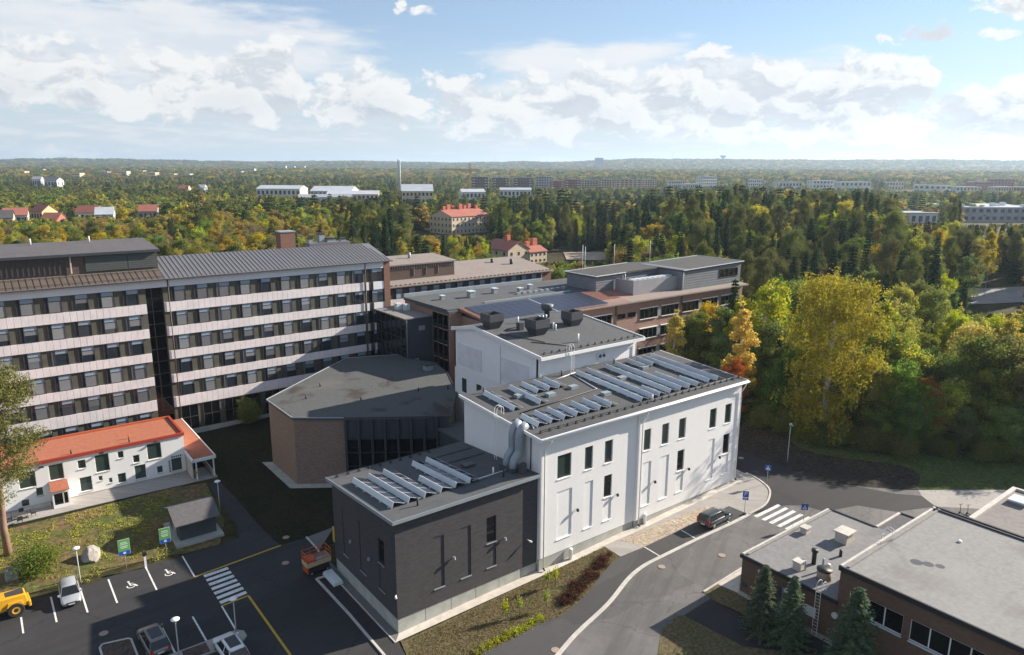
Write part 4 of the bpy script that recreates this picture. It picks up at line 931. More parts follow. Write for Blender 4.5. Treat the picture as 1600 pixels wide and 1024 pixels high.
wall_side(dw, M['dark_brick'], 0.0, .3, .3, 13.3, 1.45, 10.1, hs_)
MB().prism([(0, .3), (.3, .3), (.3, 13.3), (0, 13.3)], 10.1, lambda x, y: 11.0 - .073 * y).build('side_wall', M['dark_brick'], dw)
boxpart('back_wall', dw, 'dark_brick', .3, 16, 13.0, 13.3, 0, 10.0)
for a, b, z0, z1 in hd:
    if z0 > 5: kit('dwf', 'dark_frame', ['glass_dark'], b - a, z1 - z0, .05, .05, (), ((0, (z1 - z0) * .62),)); put_window('dwf', dw, a, .22, z0)
    else: boxpart('blind_niche', dw, 'dark_brick', a, b, .07, .26, z0, z1)
    boxpart('sill', dw, 'galv', a - .03, b + .03, -.08, .18, z0 - .09, z0 - .005)
for a, b, z0, z1 in hs_:
    if z0 > 5:
        fo = boxpart('window', dw, 'dark_frame', .16, .24, a, b, z0, z1); MB().box(.13, .16, a + .06, b - .06, z0 + .06, z0 + 1.6).build('pane', M['glass_dark'], fo); MB().box(.13, .16, a + .06, b - .06, z0 + 1.68, z1 - .06).build('pane', M['glass_dark'], fo)
    else: boxpart('blind_niche', dw, 'dark_brick', .07, .26, a, b, z0, z1)
    boxpart('sill', dw, 'galv', -.08, .12, a - .03, b + .03, z0 - .09, z0 - .005)
DZ = lambda x, y: 11.28 - .071 * (y + .45)
MB().prism([(-.4, -.45), (16.05, -.45), (16.05, 13.75), (-.4, 13.75)], lambda x, y: DZ(x, y) - .32, DZ).build('roof', M['felt_dark'], dw)
boxpart('fascia', dw, 'galv', -.46, 16.05, -.52, -.46, 10.98, 11.31); MB().prism([(-.47, -.5), (-.41, -.5), (-.41, 13.8), (-.47, 13.8)], lambda x, y: DZ(x, y) - .3, lambda x, y: DZ(x, y) + .04).build('fascia', M['galv'], dw)
for i in range(10): inst('snow_guard', sgm, dw, (.5 + i * 1.2 - 8, 13.0 - 6, DZ(0, 13.0)))
pipe('snow_rail', dw, 'black_metal', [(.2, 13, DZ(0, 13) + .22), (13, 13, DZ(0, 13) + .22)], .03, 5)
for x in (5.92, 11.85): wall_light(dw, x, 0, 5.55, (0, -1, 0), 'galv')
for y in (8.9, 4.9): wall_light(dw, 0, y, 5.25, (-1, 0, 0), 'galv')
def camera_part(parent, p, d):
    p = Vector(p); d = Vector(d); mb = MB().tube([p, p + d * .3], .05, 6); mb.tube([p + d * .3, p + d * .55 + Vector((.18, 0, -.12))], .1, 8); return mb.build('security_camera', M['white_metal'], parent)
camera_part(dw, (14.8, 0, 4.4), (0, -1, 0)); camera_part(dw, (0, .1, 3.9), (-.7, -.7, 0))
v_ = boxpart('roof_hatch', dw, 'duct_dark', 11.4, 12.6, 6.0, 6.9, DZ(0, 6.5), DZ(0, 6.5) + .3)
pipe('cable_tray', dw, 'alu', [(9.9, 2.5, DZ(0, 2.5) + .15), (14.2, 2.6, DZ(0, 2.6) + .15)], .06, 5)
for y in (8.5, 10.9): boxpart('roof_channel', dw, 'felt_main', 10.5, 15.5, y, y + .18, DZ(0, y), DZ(0, y) + .1)
for x, y, m_ in ((12.6, 2.8, 'white_metal'), (13.0, 1.6, 'black_metal'), (3.0, 1.2, 'black_metal')): pipe('roof_vent', dw, m_, [(x, y, DZ(0, y)), (x, y, DZ(0, y) + .75)], .09)

# solar racks: each rack is one thing made of modules, a wind deflector and feet
mod_m = {}
def rack(x, ya, yb, zf, label, group):
    n = max(1, round((yb - ya) / 1.68)); L = (yb - ya) / n; yc = (ya + yb) / 2; z = zf(yc); sl_ = (zf(yb) - zf(ya)) / (yb - ya)
    t = thing('solar_rack', label, 'solar rack', (x, yc, z), 0, group); t.rotation_euler = (math.atan(sl_), 0, 0)
    h = (yb - ya) / 2
    key = round(L, 2)
    if key not in mod_m:
        mod_m[key] = (MB().hexa([(0, .02, .50), (1.02, .02, .12), (1.02, L - .02, .12), (0, L - .02, .50)], [(0.012, .02, .535), (1.032, .02, .155), (1.032, L - .02, .155), (.012, L - .02, .535)]).mesh('module', M['pv']),
                      MB().hexa([(0, -.005, .535), (1.03, -.005, .155), (1.03, .03, .155), (0, .03, .535)], [(0, -.005, .56), (1.03, -.005, .18), (1.03, .03, .18), (0, .03, .56)]).hexa([(1.0, 0, .16), (1.04, 0, .15), (1.04, L, .15), (1.0, L, .16)], [(1.0, 0, .19), (1.04, 0, .18), (1.04, L, .18), (1.0, L, .19)]).mesh('frame', M['alu']),
                      MB().box(-.2, .3, -.1, .1, .005, .09).mesh('foot', M['concrete']))
    MB().hexa([(-.28, -h, .06), (-.24, -h, .06), (-.24, h, .06), (-.28, h, .06)], [(-.06, -h, .56), (0.0, -h, .56), (0.0, h, .56), (-.06, h, .56)]).build('wind_deflector', M['alu'], t, local=True)
    for i in range(n):
        o = inst('module', mod_m[key][0], t, (0, -h + i * L, 0)); inst('frame', mod_m[key][1], o); inst('foot', mod_m[key][2], t, (-.25, -h + i * L + .4, 0))
    return t
i = 0
ordn = ['first', 'second', 'third', 'fourth', 'fifth', 'sixth', 'seventh']
for k, (x, a, b) in enumerate(((1.15, 2.1, 10.4), (2.8, 2.1, 10.4), (4.5, 2.1, 10.5), (6.3, 2.15, 6.4), (7.95, 2.2, 10.6), (9.6, 2.2, 10.6))):
    rack(x, a, b, lambda y: DZ(0, y) + .02, '%s solar rack from the left end of the charcoal brick roof' % ordn[k], 'solar racks on the dark wing')
for k, x in enumerate((17.4, 19.15, 20.9, 22.65, 24.35, 26.0, 27.7)): rack(x, 1.45, 4.3, lambda y: WZ(y) + .02, '%s short solar rack from the left along the white eaves' % ordn[k], 'solar racks on the white extension')
for x, a, b, lb in ((18.0, 6.2, 11.9, 'leftmost long solar rack by the ladder on the white extension roof'), (21.6, 6.2, 11.9, 'second long solar rack behind the short front row'),
                    (23.5, 9.0, 12.0, 'short solar rack near the clad wall, left of three'), (25.2, 9.0, 12.0, 'short solar rack near the clad wall, middle of three'), (26.8, 9.0, 12.0, 'short solar rack near the clad wall, right of three'),
                    (32.0, .85, 11.9, 'first full depth solar rack right of the roof walkway'), (33.8, .85, 11.9, 'second full depth solar rack right of the roof walkway'), (36.95, .95, 11.8, 'third full depth solar rack from the roof walkway'), (38.75, .95, 11.9, 'fourth full depth solar rack from the roof walkway'),
                    (35.0, .9, 3.75, 'short solar rack at the eaves between the full depth racks'), (40.3, .9, 6.4, 'half length solar rack at the eaves near the right roof end'), (41.75, .85, 3.75, 'short solar rack at the eaves near the right roof end'),
                    (41.2, 9.0, 12.0, 'short solar rack by the clad wall, left of the far pair'), (42.9, 9.0, 12.0, 'short solar rack by the clad wall, right of the far pair'), (44.1, .95, 11.9, 'next to last full depth solar rack at the right roof end'), (45.75, .9, 11.95, 'last full depth solar rack at the right roof end')):
    rack(x, a, b, lambda y: WZ(y) + .02, lb, 'solar racks on the white extension')
for x, y in ((20.4, 8.9), (23.7, 7.4), (27.6, 7.9), (29.4, 4.3), (35.0, 7.2), (40.5, 8.6)):
    v_ = boxpart('roof_drain_box', nb_, 'galv', x, x + 1.1, y, y + .75, WZ(y), WZ(y) + .38)
for a, b in (((18.0, 5.3), (30.3, 6.5)), ((30.3, 6.5), (31.2, 11.5)), ((27.2, 11.3), (32.3, 12.3)), ((16.6, 1.4), (17.3, 2.6))): pipe('cable_tray', nb_, 'alu' if a[0] != 18 else 'black_metal', [(*a, WZ(a[1]) + .08), (*b, WZ(b[1]) + .08)], .07, 5)
for x, y, m_ in ((18.2, 12.4, 'black_metal'), (29.9, 12.3, 'black_metal'), (39.2, 12.5, 'black_metal'), (46.7, 12.6, 'black_metal'), (33.2, .5, 'white_metal')): pipe('roof_vent', nb_, m_, [(x, y, WZ(y)), (x, y, WZ(y) + .7)], .09)
boxpart('entrance_canopy', dw, 'galv', -2.3, 1.2, 16.9, 18.6, 3.2, 3.4) if False else None

# ------------------------------------------------------------------ white house with the orange roof
oh = thing('orange_roof_house', 'two storey white house with flat orange roof in front of the tower', 'house', (-16, 52, 0))
OV = 48.8
oho = [(-24.9, -23.15, 2.6, 4.65), (-21.75, -20.2, 2.85, 4.9), (-18.65, -17.75, 3.6, 4.75), (-16.75, -15.15, 2.6, 4.95), (-14.15, -13.45, 3.9, 4.85), (-12.45, -11.65, 2.82, 3.88), (-10.7, -8.97, 2.78, 5.0),
       (-12.42, -11.05, .46, 2.4), (-9.75, -9.0, .66, 1.64), (-7.93, -6.57, .42, 2.28), (-18.68, -17.32, .5, 2.42), (-16.6, -16.12, 1.46, 2.1), (-15.47, -15.05, .87, 1.54), (-14.45, -13.45, .5, 1.82), (-23.35, -22.58, 1.25, 2.36), (-24.95, -24.13, .3, 1.19)]
for i in range(3): oho += [(-29.5 - i * 4, -28.0 - i * 4, 2.7, 4.8), (-29.0 - i * 4, -28.0 - i * 4, .5, 2.0)]
wall_front(oh, M['white_metal'], OV, .3, -42, -6.1, .15, 5.35, oho)
boxpart('side_wall', oh, 'white_metal', -6.4, -6.1, OV + .3, 57.0, .15, 5.35); boxpart('plinth', oh, 'concrete_light', -42, -6.15, OV + .05, OV + .3, -.1, .15); boxpart('back_wall', oh, 'white_metal', -42, -6.4, 56.8, 57.0, 0, 5.35)
for a, b, z0, z1 in oho:
    key = 'oh%.2f%.2f' % (b - a, z1 - z0)
    kit(key, 'white_metal', ['glass_green'], b - a, z1 - z0, .05, .06, ()); put_window(key, oh, a, OV + .16, z0)
    boxpart('sill', oh, 'concrete_light', a - .03, b + .03, OV - .08, OV + .14, z0 - .09, z0 - .005)
boxpart('roof', oh, 'orange_roof', -42, -6.3, 48.9, 56.8, 5.35, 5.47)
for b in ((-42.1, -6.0, 48.62, 48.86, 5.3, 5.72), (-6.3, -6.0, 48.86, 57.1, 5.3, 5.72)): boxpart('parapet', oh, 'red_trim', *b)
boxpart('parapet', oh, 'orange_trim', -42.1, -6.3, 56.8, 57.1, 5.3, 5.72)
for x in (-19.1, -12.5): pipe('roof_vent', oh, 'black_metal', [(x, 49.8, 5.4), (x, 49.8, 6.0)], .09)
pipe('roof_vent', oh, 'orange_trim', [(-12.3, 51.2, 5.4), (-12.3, 51.2, 6.1)], .08)
for x, z in ((-22.7, 4.9), (-16.2, 5.15), (-9.9, 5.2)):
    boxpart('wall_light', oh, 'black_metal', x, x + .5, OV - .4, OV, z, z + .1)
# entrance canopy on posts at the gable
cn = boxpart('canopy_roof', oh, 'orange_roof', -6.0, -3.35, 44.6, 62.6, 2.95, 3.1)
boxpart('canopy_fascia', oh, 'white_metal', -6.1, -3.3, 44.45, 44.6, 2.72, 3.14); boxpart('canopy_fascia', oh, 'white_metal', -3.35, -3.2, 44.45, 62.6, 2.72, 3.14); boxpart('canopy_fascia', oh, 'white_metal', -6.2, -6.05, 44.45, 48.7, 2.72, 3.14)
for x, y in ((-5.7, 45.1), (-3.5, 45.1), (-3.5, 49.5), (-3.5, 54), (-3.5, 59)): boxpart('post', oh, 'white_metal', x, x + .16, y, y + .16, .0, 2.95)
boxpart('canopy_wall', oh, 'concrete_light', -6.08, -5.95, 45.6, 48.7, 0, 2.9); boxpart('low_wall', oh, 'concrete_light', -3.55, -3.4, 45.3, 54, 0, .7)
boxpart('notice', oh, 'paint_y', -5.85, -5.4, 45.0, 45.06, .9, 1.2)
# projecting letters over and beside the entrance window
for k in range(5): boxpart('letter', oh, 'black_metal', -7.85 + k * .27, -7.69 + k * .27, OV - .06, OV, 2.42, 2.62)
for k in range(8): boxpart('letter', oh, 'black_metal', -8.25, -8.08, OV - .06, OV, .45 + k * .22, .58 + k * .22)
# glazed porch
po = boxpart('porch', oh, 'white_metal', -21.85, -21.7, 46.6, OV, 0, 2.2); boxpart('porch_wall', oh, 'white_metal', -20.25, -20.1, 46.6, OV, 0, 2.2)
boxpart('porch_wall', oh, 'white_metal', -21.7, -20.25, 46.6, 46.72, 0, .45); boxpart('porch_wall', oh, 'white_metal', -21.7, -20.25, 46.6, 46.72, 1.9, 2.2)
boxpart('porch_window', oh, 'glass_dark', -21.65, -20.8, 46.64, 46.68, .45, 1.9); boxpart('porch_door', oh, 'glass_dark', -20.66, -20.32, 46.64, 46.68, .45, 1.9); boxpart('porch_mullion', oh, 'concrete_light', -20.8, -20.66, 46.6, 46.7, .45, 1.9)
MB().hexa([(-21.95, 46.4, 2.2), (-20.0, 46.4, 2.2), (-20.0, OV, 2.6), (-21.95, OV, 2.6)], [(-21.95, 46.4, 2.3), (-20.0, 46.4, 2.3), (-20.0, OV, 2.72), (-21.95, OV, 2.72)]).build('porch_roof', M['orange_roof'], oh)
boxpart('bench_step', oh, 'concrete_light', -24.9, -22.0, 47.9, OV, 0, .25)

# ------------------------------------------------------------------ dark shed
sh = thing('bin_shed', 'small dark gabled shed on a concrete slab beside the lane', 'shed', (-9.6, 31, 0))
boxpart('slab', sh, 'concrete', -12.2, -7.2, 27.6, 34.2, -.05, .28)
boxpart('wall', sh, 'duct_dark', -11.6, -7.7, 28.7, 33.6, .28, 2.35)
MB().add([(-11.6, 28.7, 2.35), (-11.6, 33.6, 2.35), (-11.6, 31.15, 3.25), (-7.7, 28.7, 2.35), (-7.7, 33.6, 2.35), (-7.7, 31.15, 3.25)], [(0, 2, 1), (3, 4, 5), (0, 3, 5, 2), (1, 2, 5, 4)]).build('gable', M['duct_dark'], sh)
for sgn, y0_, nm in ((1, 28.2, 'roof'), (-1, 34.1, 'roof')):
    ym = 31.15
    MB().hexa([(-12.1, y0_, 2.22), (-7.3, y0_, 2.22), (-7.3, ym, 3.3), (-12.1, ym, 3.3)], [(-12.1, y0_, 2.32), (-7.3, y0_, 2.32), (-7.3, ym, 3.42), (-12.1, ym, 3.42)]).build(nm, M['felt_char'], sh)
boxpart('door', sh, 'galv', -11.64, -11.6, 30.2, 31.9, .3, 2.1)

# ------------------------------------------------------------------ brick hall (lower right)
bh = thing('brick_hall', 'low brown brick hall with wide grey felt roofs in two levels', 'building', (38, -28, .9))
X0 = 28.44
boxpart('wall', bh, 'brick_low', X0, 43.8, -25.1, -15.7, 1.45, 5.1); boxpart('plinth', bh, 'concrete', X0 + .04, 43.7, -25.1, -15.75, -.2, 1.45)
boxpart('wall', bh, 'brick_low', 43.8, 49, -25.1, -20.75, 0.6, 5.1)
boxpart('roof', bh, 'grey_roof_low', X0 - .1, 43.9, -25.05, -15.6, 5.1, 5.30); boxpart('roof', bh, 'felt_char', 43.9, 49.1, -25.05, -20.65, 5.1, 5.29)
def upstand(parent, mat, pts, h, w_=.35, z=5.3):
    for a, b in zip(pts[:-1], pts[1:]):
        a, b = Vector(a), Vector(b); d = (b - a).normalized(); q_ = Vector((-d.y, d.x)) * w_
        MB().prism([tuple(a), tuple(b), tuple(b + q_), tuple(a + q_)], z - .12, z + h).build('upstand', M[mat], parent)
upstand(bh, 'kerb', [(43.9, -15.62), (X0, -15.62)], .10, .22); upstand(bh, 'gravel_roof', [(43.5, -15.95), (X0 + .3, -15.95)], .12, .22); upstand(bh, 'black_metal', [(43.9, -20.7), (43.9, -15.6)], .1, .2)
upstand(bh, 'kerb', [(49.1, -20.66), (43.9, -20.66)], .1, .25); upstand(bh, 'black_metal', [(49.1, -25), (49.1, -20.66)], .1, .2)
boxpart('roof_edge', bh, 'black_metal', X0 - .22, X0 - .08, -25.08, -15.55, 4.98, 5.36)
# window wall: real openings along the left face
hw = [(-30.35, -26.0, 4.92, 6.72), (-36.6, -30.9, 4.92, 6.74), (-42.9, -37.2, 4.92, 6.74)]
wall_side(bh, M['brick_low'], X0, .3, -46, -25.05, .8, 8.35, hw)
boxpart('wall', bh, 'brick_low', X0 + .3, 46.0, -25.4, -25.08, 1.0, 8.3); boxpart('wall', bh, 'brick_low', 45.7, 46.0, -46, -25.4, 1, 8.3)
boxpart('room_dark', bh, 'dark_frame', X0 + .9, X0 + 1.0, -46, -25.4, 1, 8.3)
boxpart('roof', bh, 'gravel_roof', X0 - .1, 46.2, -46, -25.0, 8.3, 8.55); boxpart('roof_edge', bh, 'black_metal', X0 - .24, X0 - .08, -46, -24.95, 8.2, 8.62)
upstand(bh, 'kerb', [(46.2, -25.0), (X0 - .1, -25.0)], .12, .22, 8.55); upstand(bh, 'gravel_roof', [(45.9, -25.45), (X0 + .2, -25.45)], .10, .22, 8.55)
for x in (46.2, 45.65): upstand(bh, 'black_metal', [(x, -46), (x, -25.0)], .14, .2, 8.55)
for ya, yb, z0, z1 in hw:
    n = 3 if ya > -31 else 4; w_ = (yb - ya) / n
    fo = MB()
    for k in range(n + 1): y = ya + k * w_; fo.box(X0 + .08, X0 + .2, y - .045 if k else y, y + .045 if k < n else y, z0, z1)
    fo.box(X0 + .08, X0 + .2, ya, yb, z0, z0 + .08); fo.box(X0 + .08, X0 + .2, ya, yb, z1 - .07, z1)
    fo = fo.build('window', M['white_metal'], bh)
    for k in range(n): MB().box(X0 + .12, X0 + .14, ya + k * w_ + .03, ya + (k + 1) * w_ - .03, z0 + .06, z1 - .05).build('pane', M['glass_dark'], fo)
    boxpart('sill', bh, 'alu', X0 - .1, X0 + .1, ya - .02, yb + .02, z0 - .12, z0)
for y in (-30.9, -37.2): boxpart('infill_panel', bh, 'white_metal', X0 + .06, X0 + .16, y, y + .55, 4.92, 6.73)
d_ = boxpart('door', bh, 'dark_frame', X0 - .03, X0, -20.05, -19.0, 1.75, 3.9); boxpart('door_frame', d_, 'galv', X0 - .05, X0 - .03, -20.15, -20.05, 1.7, 4.0); boxpart('door_frame', d_, 'galv', X0 - .05, X0 - .03, -19.0, -18.9, 1.7, 4.0)
for y, z in ((-20.5, 3.85), (-25.0, 3.85)): MB().cyl((X0 - .12, y, z), (X0, y, z), .28, n=16).build('round_lamp', M['paint'], bh)
boxpart('blue_sign', bh, 'navy_flat', X0 - .05, X0, -16.36, -15.9, 2.03, 2.55)
boxpart('vent_panel', bh, 'louvre', X0 - .04, X0, -23.3, -22.1, 2.6, 3.55); boxpart('cctv', bh, 'white_metal', X0 - .2, X0, -17.68, -17.55, 4.4, 4.6)
st = MB()
for k in range(4): st.box(X0 - 2.2 + k * .3, X0, -20.4, -18.7, T(28) + k * .2, T(28) + k * .2 + .2)
st.build('entrance_stair', M['concrete'], bh)
rl = MB()
for y in (-18.65, -20.45):
    rl.tube([(X0 - 2.3, y, 1.0), (X0 - 2.3, y, 2.0), (X0 - .9, y, 2.75), (X0, y, 2.75)], .03, 5)
    for k in range(9): rl.tube([(X0 - 2.2 + k * .24, y, 1.1 + k * .08), (X0 - 2.2 + k * .24, y, 2.0 + k * .09)], .014, 4)
rl.build('stair_railing', M['galv'], bh); boxpart('grit_box', bh, 'glass_green', X0 - 1.6, X0 - .2, -18.4, -17.6, 1.0, 1.75)
ladder(bh, X0 - .1, -23.5, 1.2, 5.3, (-1, 0, 0)); ladder(bh, 36.2, -24.95, 5.3, 8.6, (0, 1, 0))
for x, y, s, h_, m_ in ((30.3, -20.3, .42, .75, 'concrete_light'), (38.6, -20.2, .75, 1.0, 'concrete_light'), (37.0, -17.0, .42, .55, 'concrete_light')):
    v_ = boxpart('roof_unit', bh, m_, x - s, x + s, y - s * .8, y + s * .8, 5.3, 5.3 + h_); boxpart('cowl', v_, 'kerb', x - s * 1.15, x + s * 1.15, y - s, y + s, 5.3 + h_, 5.42 + h_)
pipe('flue', bh, 'black_metal', [(32.2, -20.7, 5.3), (32.2, -20.7, 6.5), (32.2, -20.7, 6.52), (32.2, -20.7, 6.8)], [.2, .2, .3, .3], 10); pipe('flue', bh, 'black_metal', [(35.5, -21.5, 5.3), (35.5, -21.5, 5.95)], .15); pipe('flue', bh, 'galv', [(30.6, -20.8, 5.3), (30.6, -20.8, 6.2)], .06); pipe('flue', bh, 'galv', [(31.8, -21.8, 5.3), (31.8, -21.8, 6.5)], .1)
v_ = pipe('round_chimney', bh, 'iron', [(30.6, -22.6, 5.3), (30.6, -22.6, 6.2)], .62, 18); pipe('rim', v_, 'black_metal', [(30.6, -22.6, 6.2), (30.6, -22.6, 6.3)], .68, 18)
for x, y, z in ((33.05, -21.7, 5.3), (40.7, -29.4, 8.55)): pipe('roof_drain', bh, 'white_metal', [(x, y, z), (x, y, z + .16)], .16, 10)
pd = MB()
for k in range(3): pd.cyl((34.1 + k * .45, -28.6 - k * .75, 8.553), (34.1 + k * .45, -28.6 - k * .75, 8.556), .5 - .07 * k, n=14)
for k, o_ in enumerate((0,)): pd.build('puddle_stain', M['duct_dark'], bh)
ca = thing('canopy_roof_block', 'separate flat roofed brick block beyond the hall with a skylight', 'building', (64, -34, 1.85))
boxpart('wall', ca, 'brick_low', 54.8, 66.6, -48, -25.7, 1.8, 4.6); boxpart('roof', ca, 'felt_taupe', 54.4, 66.8, -48, -25.5, 4.6, 4.85)
for b in ((54.4, 66.8, -25.9, -25.4), (66.4, 66.8, -48, -25.9)): boxpart('parapet', ca, 'kerb', *b, 4.6, 5.1)
v_ = boxpart('skylight', ca, 'galv', 62.2, 63.9, -28.0, -26.6, 4.85, 5.15); boxpart('dome', v_, 'alu', 62.0, 64.1, -28.2, -26.4, 5.15, 5.35)

# ------------------------------------------------------------------ trees
rng = np.random.default_rng(11)
def quads_mesh(name, C, U_, V_, mat):
    """many small rhombic leaf faces: centres C, half axes U_, V_"""
    n = len(C); v = np.empty((n, 4, 3), np.float32)
    v[:, 0] = C - U_; v[:, 1] = C - V_ * .8; v[:, 2] = C + U_; v[:, 3] = C + V_
    me = bpy.data.meshes.new(name); me.vertices.add(4 * n); me.vertices.foreach_set('co', v.ravel())
    me.loops.add(4 * n); me.loops.foreach_set('vertex_index', np.arange(4 * n, dtype=np.int32))
    me.polygons.add(n); me.polygons.foreach_set('loop_start', np.arange(0, 4 * n, 4, dtype=np.int32)); me.polygons.foreach_set('loop_total', np.full(n, 4, np.int32))
    me.update(calc_edges=True); me.materials.append(mat); return me
def unit(a): return a / np.maximum(np.linalg.norm(a, axis=-1, keepdims=True), 1e-6)
def leaf_axes(n, size, up=.35, asp=.62, hang=0.0):
    nr = unit(rng.normal(size=(n, 3)) + np.array([0, 0, up])); t = unit(np.cross(nr, rng.normal(size=(n, 3)) + np.array([0, 0, -hang])))
    b = np.cross(nr, t); s = (size * rng.uniform(.6, 1.35, (n, 1)))
    return (t * s * asp).astype(np.float32), (b * s).astype(np.float32)
def broadleaf(H, Wd, base, nleaf, leaf, shape='oval', seed=0, limbs=16, hang=0.0, stems=1, trunk_c='bark', lean=.03, clr=.084):
    """returns (trunk MB, leaf centres, U, V)"""
    global rng; rng = np.random.default_rng(seed)
    tb = MB(); C = []
    for st_ in range(stems):
        off = np.array([0, 0]) if stems == 1 else rng.normal(size=2) * .06 * Wd
        ax = rng.normal(size=2) * lean * H; hh = H * (1 if st_ == 0 else rng.uniform(.8, .95))
        def axis(t): return np.array([off[0] + ax[0] * t ** 1.6 + .012 * H * math.sin(5 * t + st_), off[1] + ax[1] * t ** 1.6 + .012 * H * math.cos(4 * t), hh * t])
        r0 = .013 * hh + .05
        tb.tube([axis(t) for t in (0, .15, .35, .6, .8, .96)], [r0 * 1.25, r0, r0 * .8, r0 * .5, r0 * .28, .02], 7)
        for k in range(limbs // stems):
            t = base + (1 - base) * ((k + rng.uniform(0, .9)) / (limbs // stems)) * .95
            q = (t - base) / (1 - base)
            if shape == 'oval': env = math.sin(math.pi * (.12 + .80 * q)) ** .75
            elif shape == 'birch': env = .30 + .72 * math.sin(math.pi * min(1, .95 - .83 * q)) ** .9 if q > .25 else .62 + .9 * q
            elif shape == 'cone': env = (1 - q) ** .75 * .95 + .08
            else: env = math.sqrt(max(0, 1 - (q * .98) ** 2)) * (.75 + .25 * min(1, q * 4))
            Ll = Wd / 2 * env * rng.uniform(.55, 1.2); az_ = k * 2.4 + rng.uniform(-.5, .5); el_ = rng.uniform(.15, .65) * (1.1 - .4 * q)
            p0 = axis(t * .93); d = np.array([math.cos(az_) * math.cos(el_), math.sin(az_) * math.cos(el_), math.sin(el_)])
            p1 = p0 + d * Ll; pm = p0 + d * Ll * .5 + np.array([0, 0, .06 * Ll])
            tb.tube([p0, pm, p1], [r0 * .24 * (1.1 - q) + .02, r0 * .12 * (1.1 - q) + .012, .008], 5)
            for s in (.35, .6, .85, 1.0):
                nc = 1 if s < .5 else 2
                for _ in range(nc):
                    cc = p0 + d * Ll * s + rng.normal(size=3) * Ll * .16 * np.array([1, 1, .7])
                    C.append((cc, Wd * clr * rng.uniform(.7, 1.3) * (.75 + .35 * s)))
        C.append((axis(.97), Wd * clr * .8)); C.append((axis(.9), Wd * clr))
    wts = np.array([c_[1] ** 2 for c_ in C]); cnt_ = np.maximum(1, (wts / wts.sum() * nleaf)).astype(int)
    pts = []
    for (cc, rr), n in zip(C, cnt_):
        g_ = rng.normal(size=(n, 3)); g_ = unit(g_) * (rng.uniform(.25, 1.0, (n, 1)) ** .6) * rr * 1.45 * np.array([1, 1, .8])
        if hang > 1.2:
            ns = max(3, n // 16); sx_ = rng.normal(size=(ns, 2)) * rr * .85; ln = rng.uniform(.6, 2.6, ns) * rr * 1.1; z0_ = rng.normal(size=ns) * rr * .5; m_ = int(n * .72)
            wh = rng.integers(0, ns, m_); tt = rng.uniform(0, 1, m_)
            g_[:m_, 0] = sx_[wh, 0] + rng.normal(size=m_) * .13; g_[:m_, 1] = sx_[wh, 1] + rng.normal(size=m_) * .13; g_[:m_, 2] = z0_[wh] - tt * ln[wh]
        elif hang: g_[:, 2] -= hang * rr * rng.uniform(0, 1.6, n) ** 1.5
        pts.append(cc + g_)
    P_a = np.concatenate(pts).astype(np.float32); P_a[:, 2] = np.maximum(P_a[:, 2], .5)
    U_, V_ = leaf_axes(len(P_a), leaf, hang=hang)
    return tb, P_a, U_, V_
def spruce(H, Wd, whorls, per, seg, leaf, seed=0, base=.03):
    global rng; rng = np.random.default_rng(seed)
    tb = MB().tube([(0, 0, 0), (.02 * H * .2, 0, H * .5), (0, 0, H)], [.014 * H + .04, .008 * H + .03, .01], 7)
    C, U_, V_ = [], [], []
    for w_ in range(whorls):
        q = (w_ + .5) / whorls; z = H * (base + (1 - base) * q); L0 = Wd / 2 * ((1 - q) ** .82) * rng.uniform(.85, 1.08) + .06
        for k in range(per):
            a = 2 * math.pi * (k + rng.uniform(-.3, .3)) / per + w_ * 1.9; L = L0 * rng.uniform(.75, 1.15); dr = -.10 - .42 * (1 - q) + rng.uniform(-.1, .1)
            d = np.array([math.cos(a), math.sin(a), 0]); n = max(2, int(seg * (L / (Wd / 2)) + 1.5)); side = np.array([-d[1], d[0], 0])
            for s in range(n):
                t = (s + rng.uniform(.2, .9)) / n; p = np.array([0, 0, z]) + d * L * t + np.array([0, 0, L * (dr * t + .22 * t * t)])
                for sg in (-1, 0, 1):
                    wd_ = leaf * rng.uniform(.7, 1.2) * (1.15 - .5 * t)
                    dir_ = unit(d * (.9 if sg == 0 else .55) + side * sg * .9 + np.array([0, 0, -.25 + rng.uniform(-.2, .2)]))
                    C.append(p + dir_ * wd_ * .55); U_.append(dir_ * wd_); nr = unit(np.cross(dir_, side + rng.normal(size=3) * .5)); V_.append(unit(np.cross(nr, dir_)) * wd_ * .42)
    for k in range(6): C.append(np.array([0, 0, H - .12 * k])); U_.append(np.array([0, 0, leaf * .6])); V_.append(np.array([math.cos(k), math.sin(k), 0]) * leaf * .22)
    return tb, np.array(C, np.float32), np.array(U_, np.float32), np.array(V_, np.float32)
def pine(H, Wd, base, nleaf, leaf, seed=0, limbs=15, clr=.105):
    tb, P_a, U_, V_ = broadleaf(H, Wd, base, nleaf, leaf, 'round', seed, limbs, clr=clr, lean=.02)
    return tb, P_a, U_ * .38, V_
M['bark_birch'] = plain('bark_birch', (.52, .49, .45), .9, .35, 2.5, big=.4)
M['bark_dark'] = plain('bark_dark', (.085, .065, .05), .95, .3, 2.0)
M['bark_pine'] = plain('bark_pine', (.27, .17, .115), .95, .25, 1.2, big=.3)
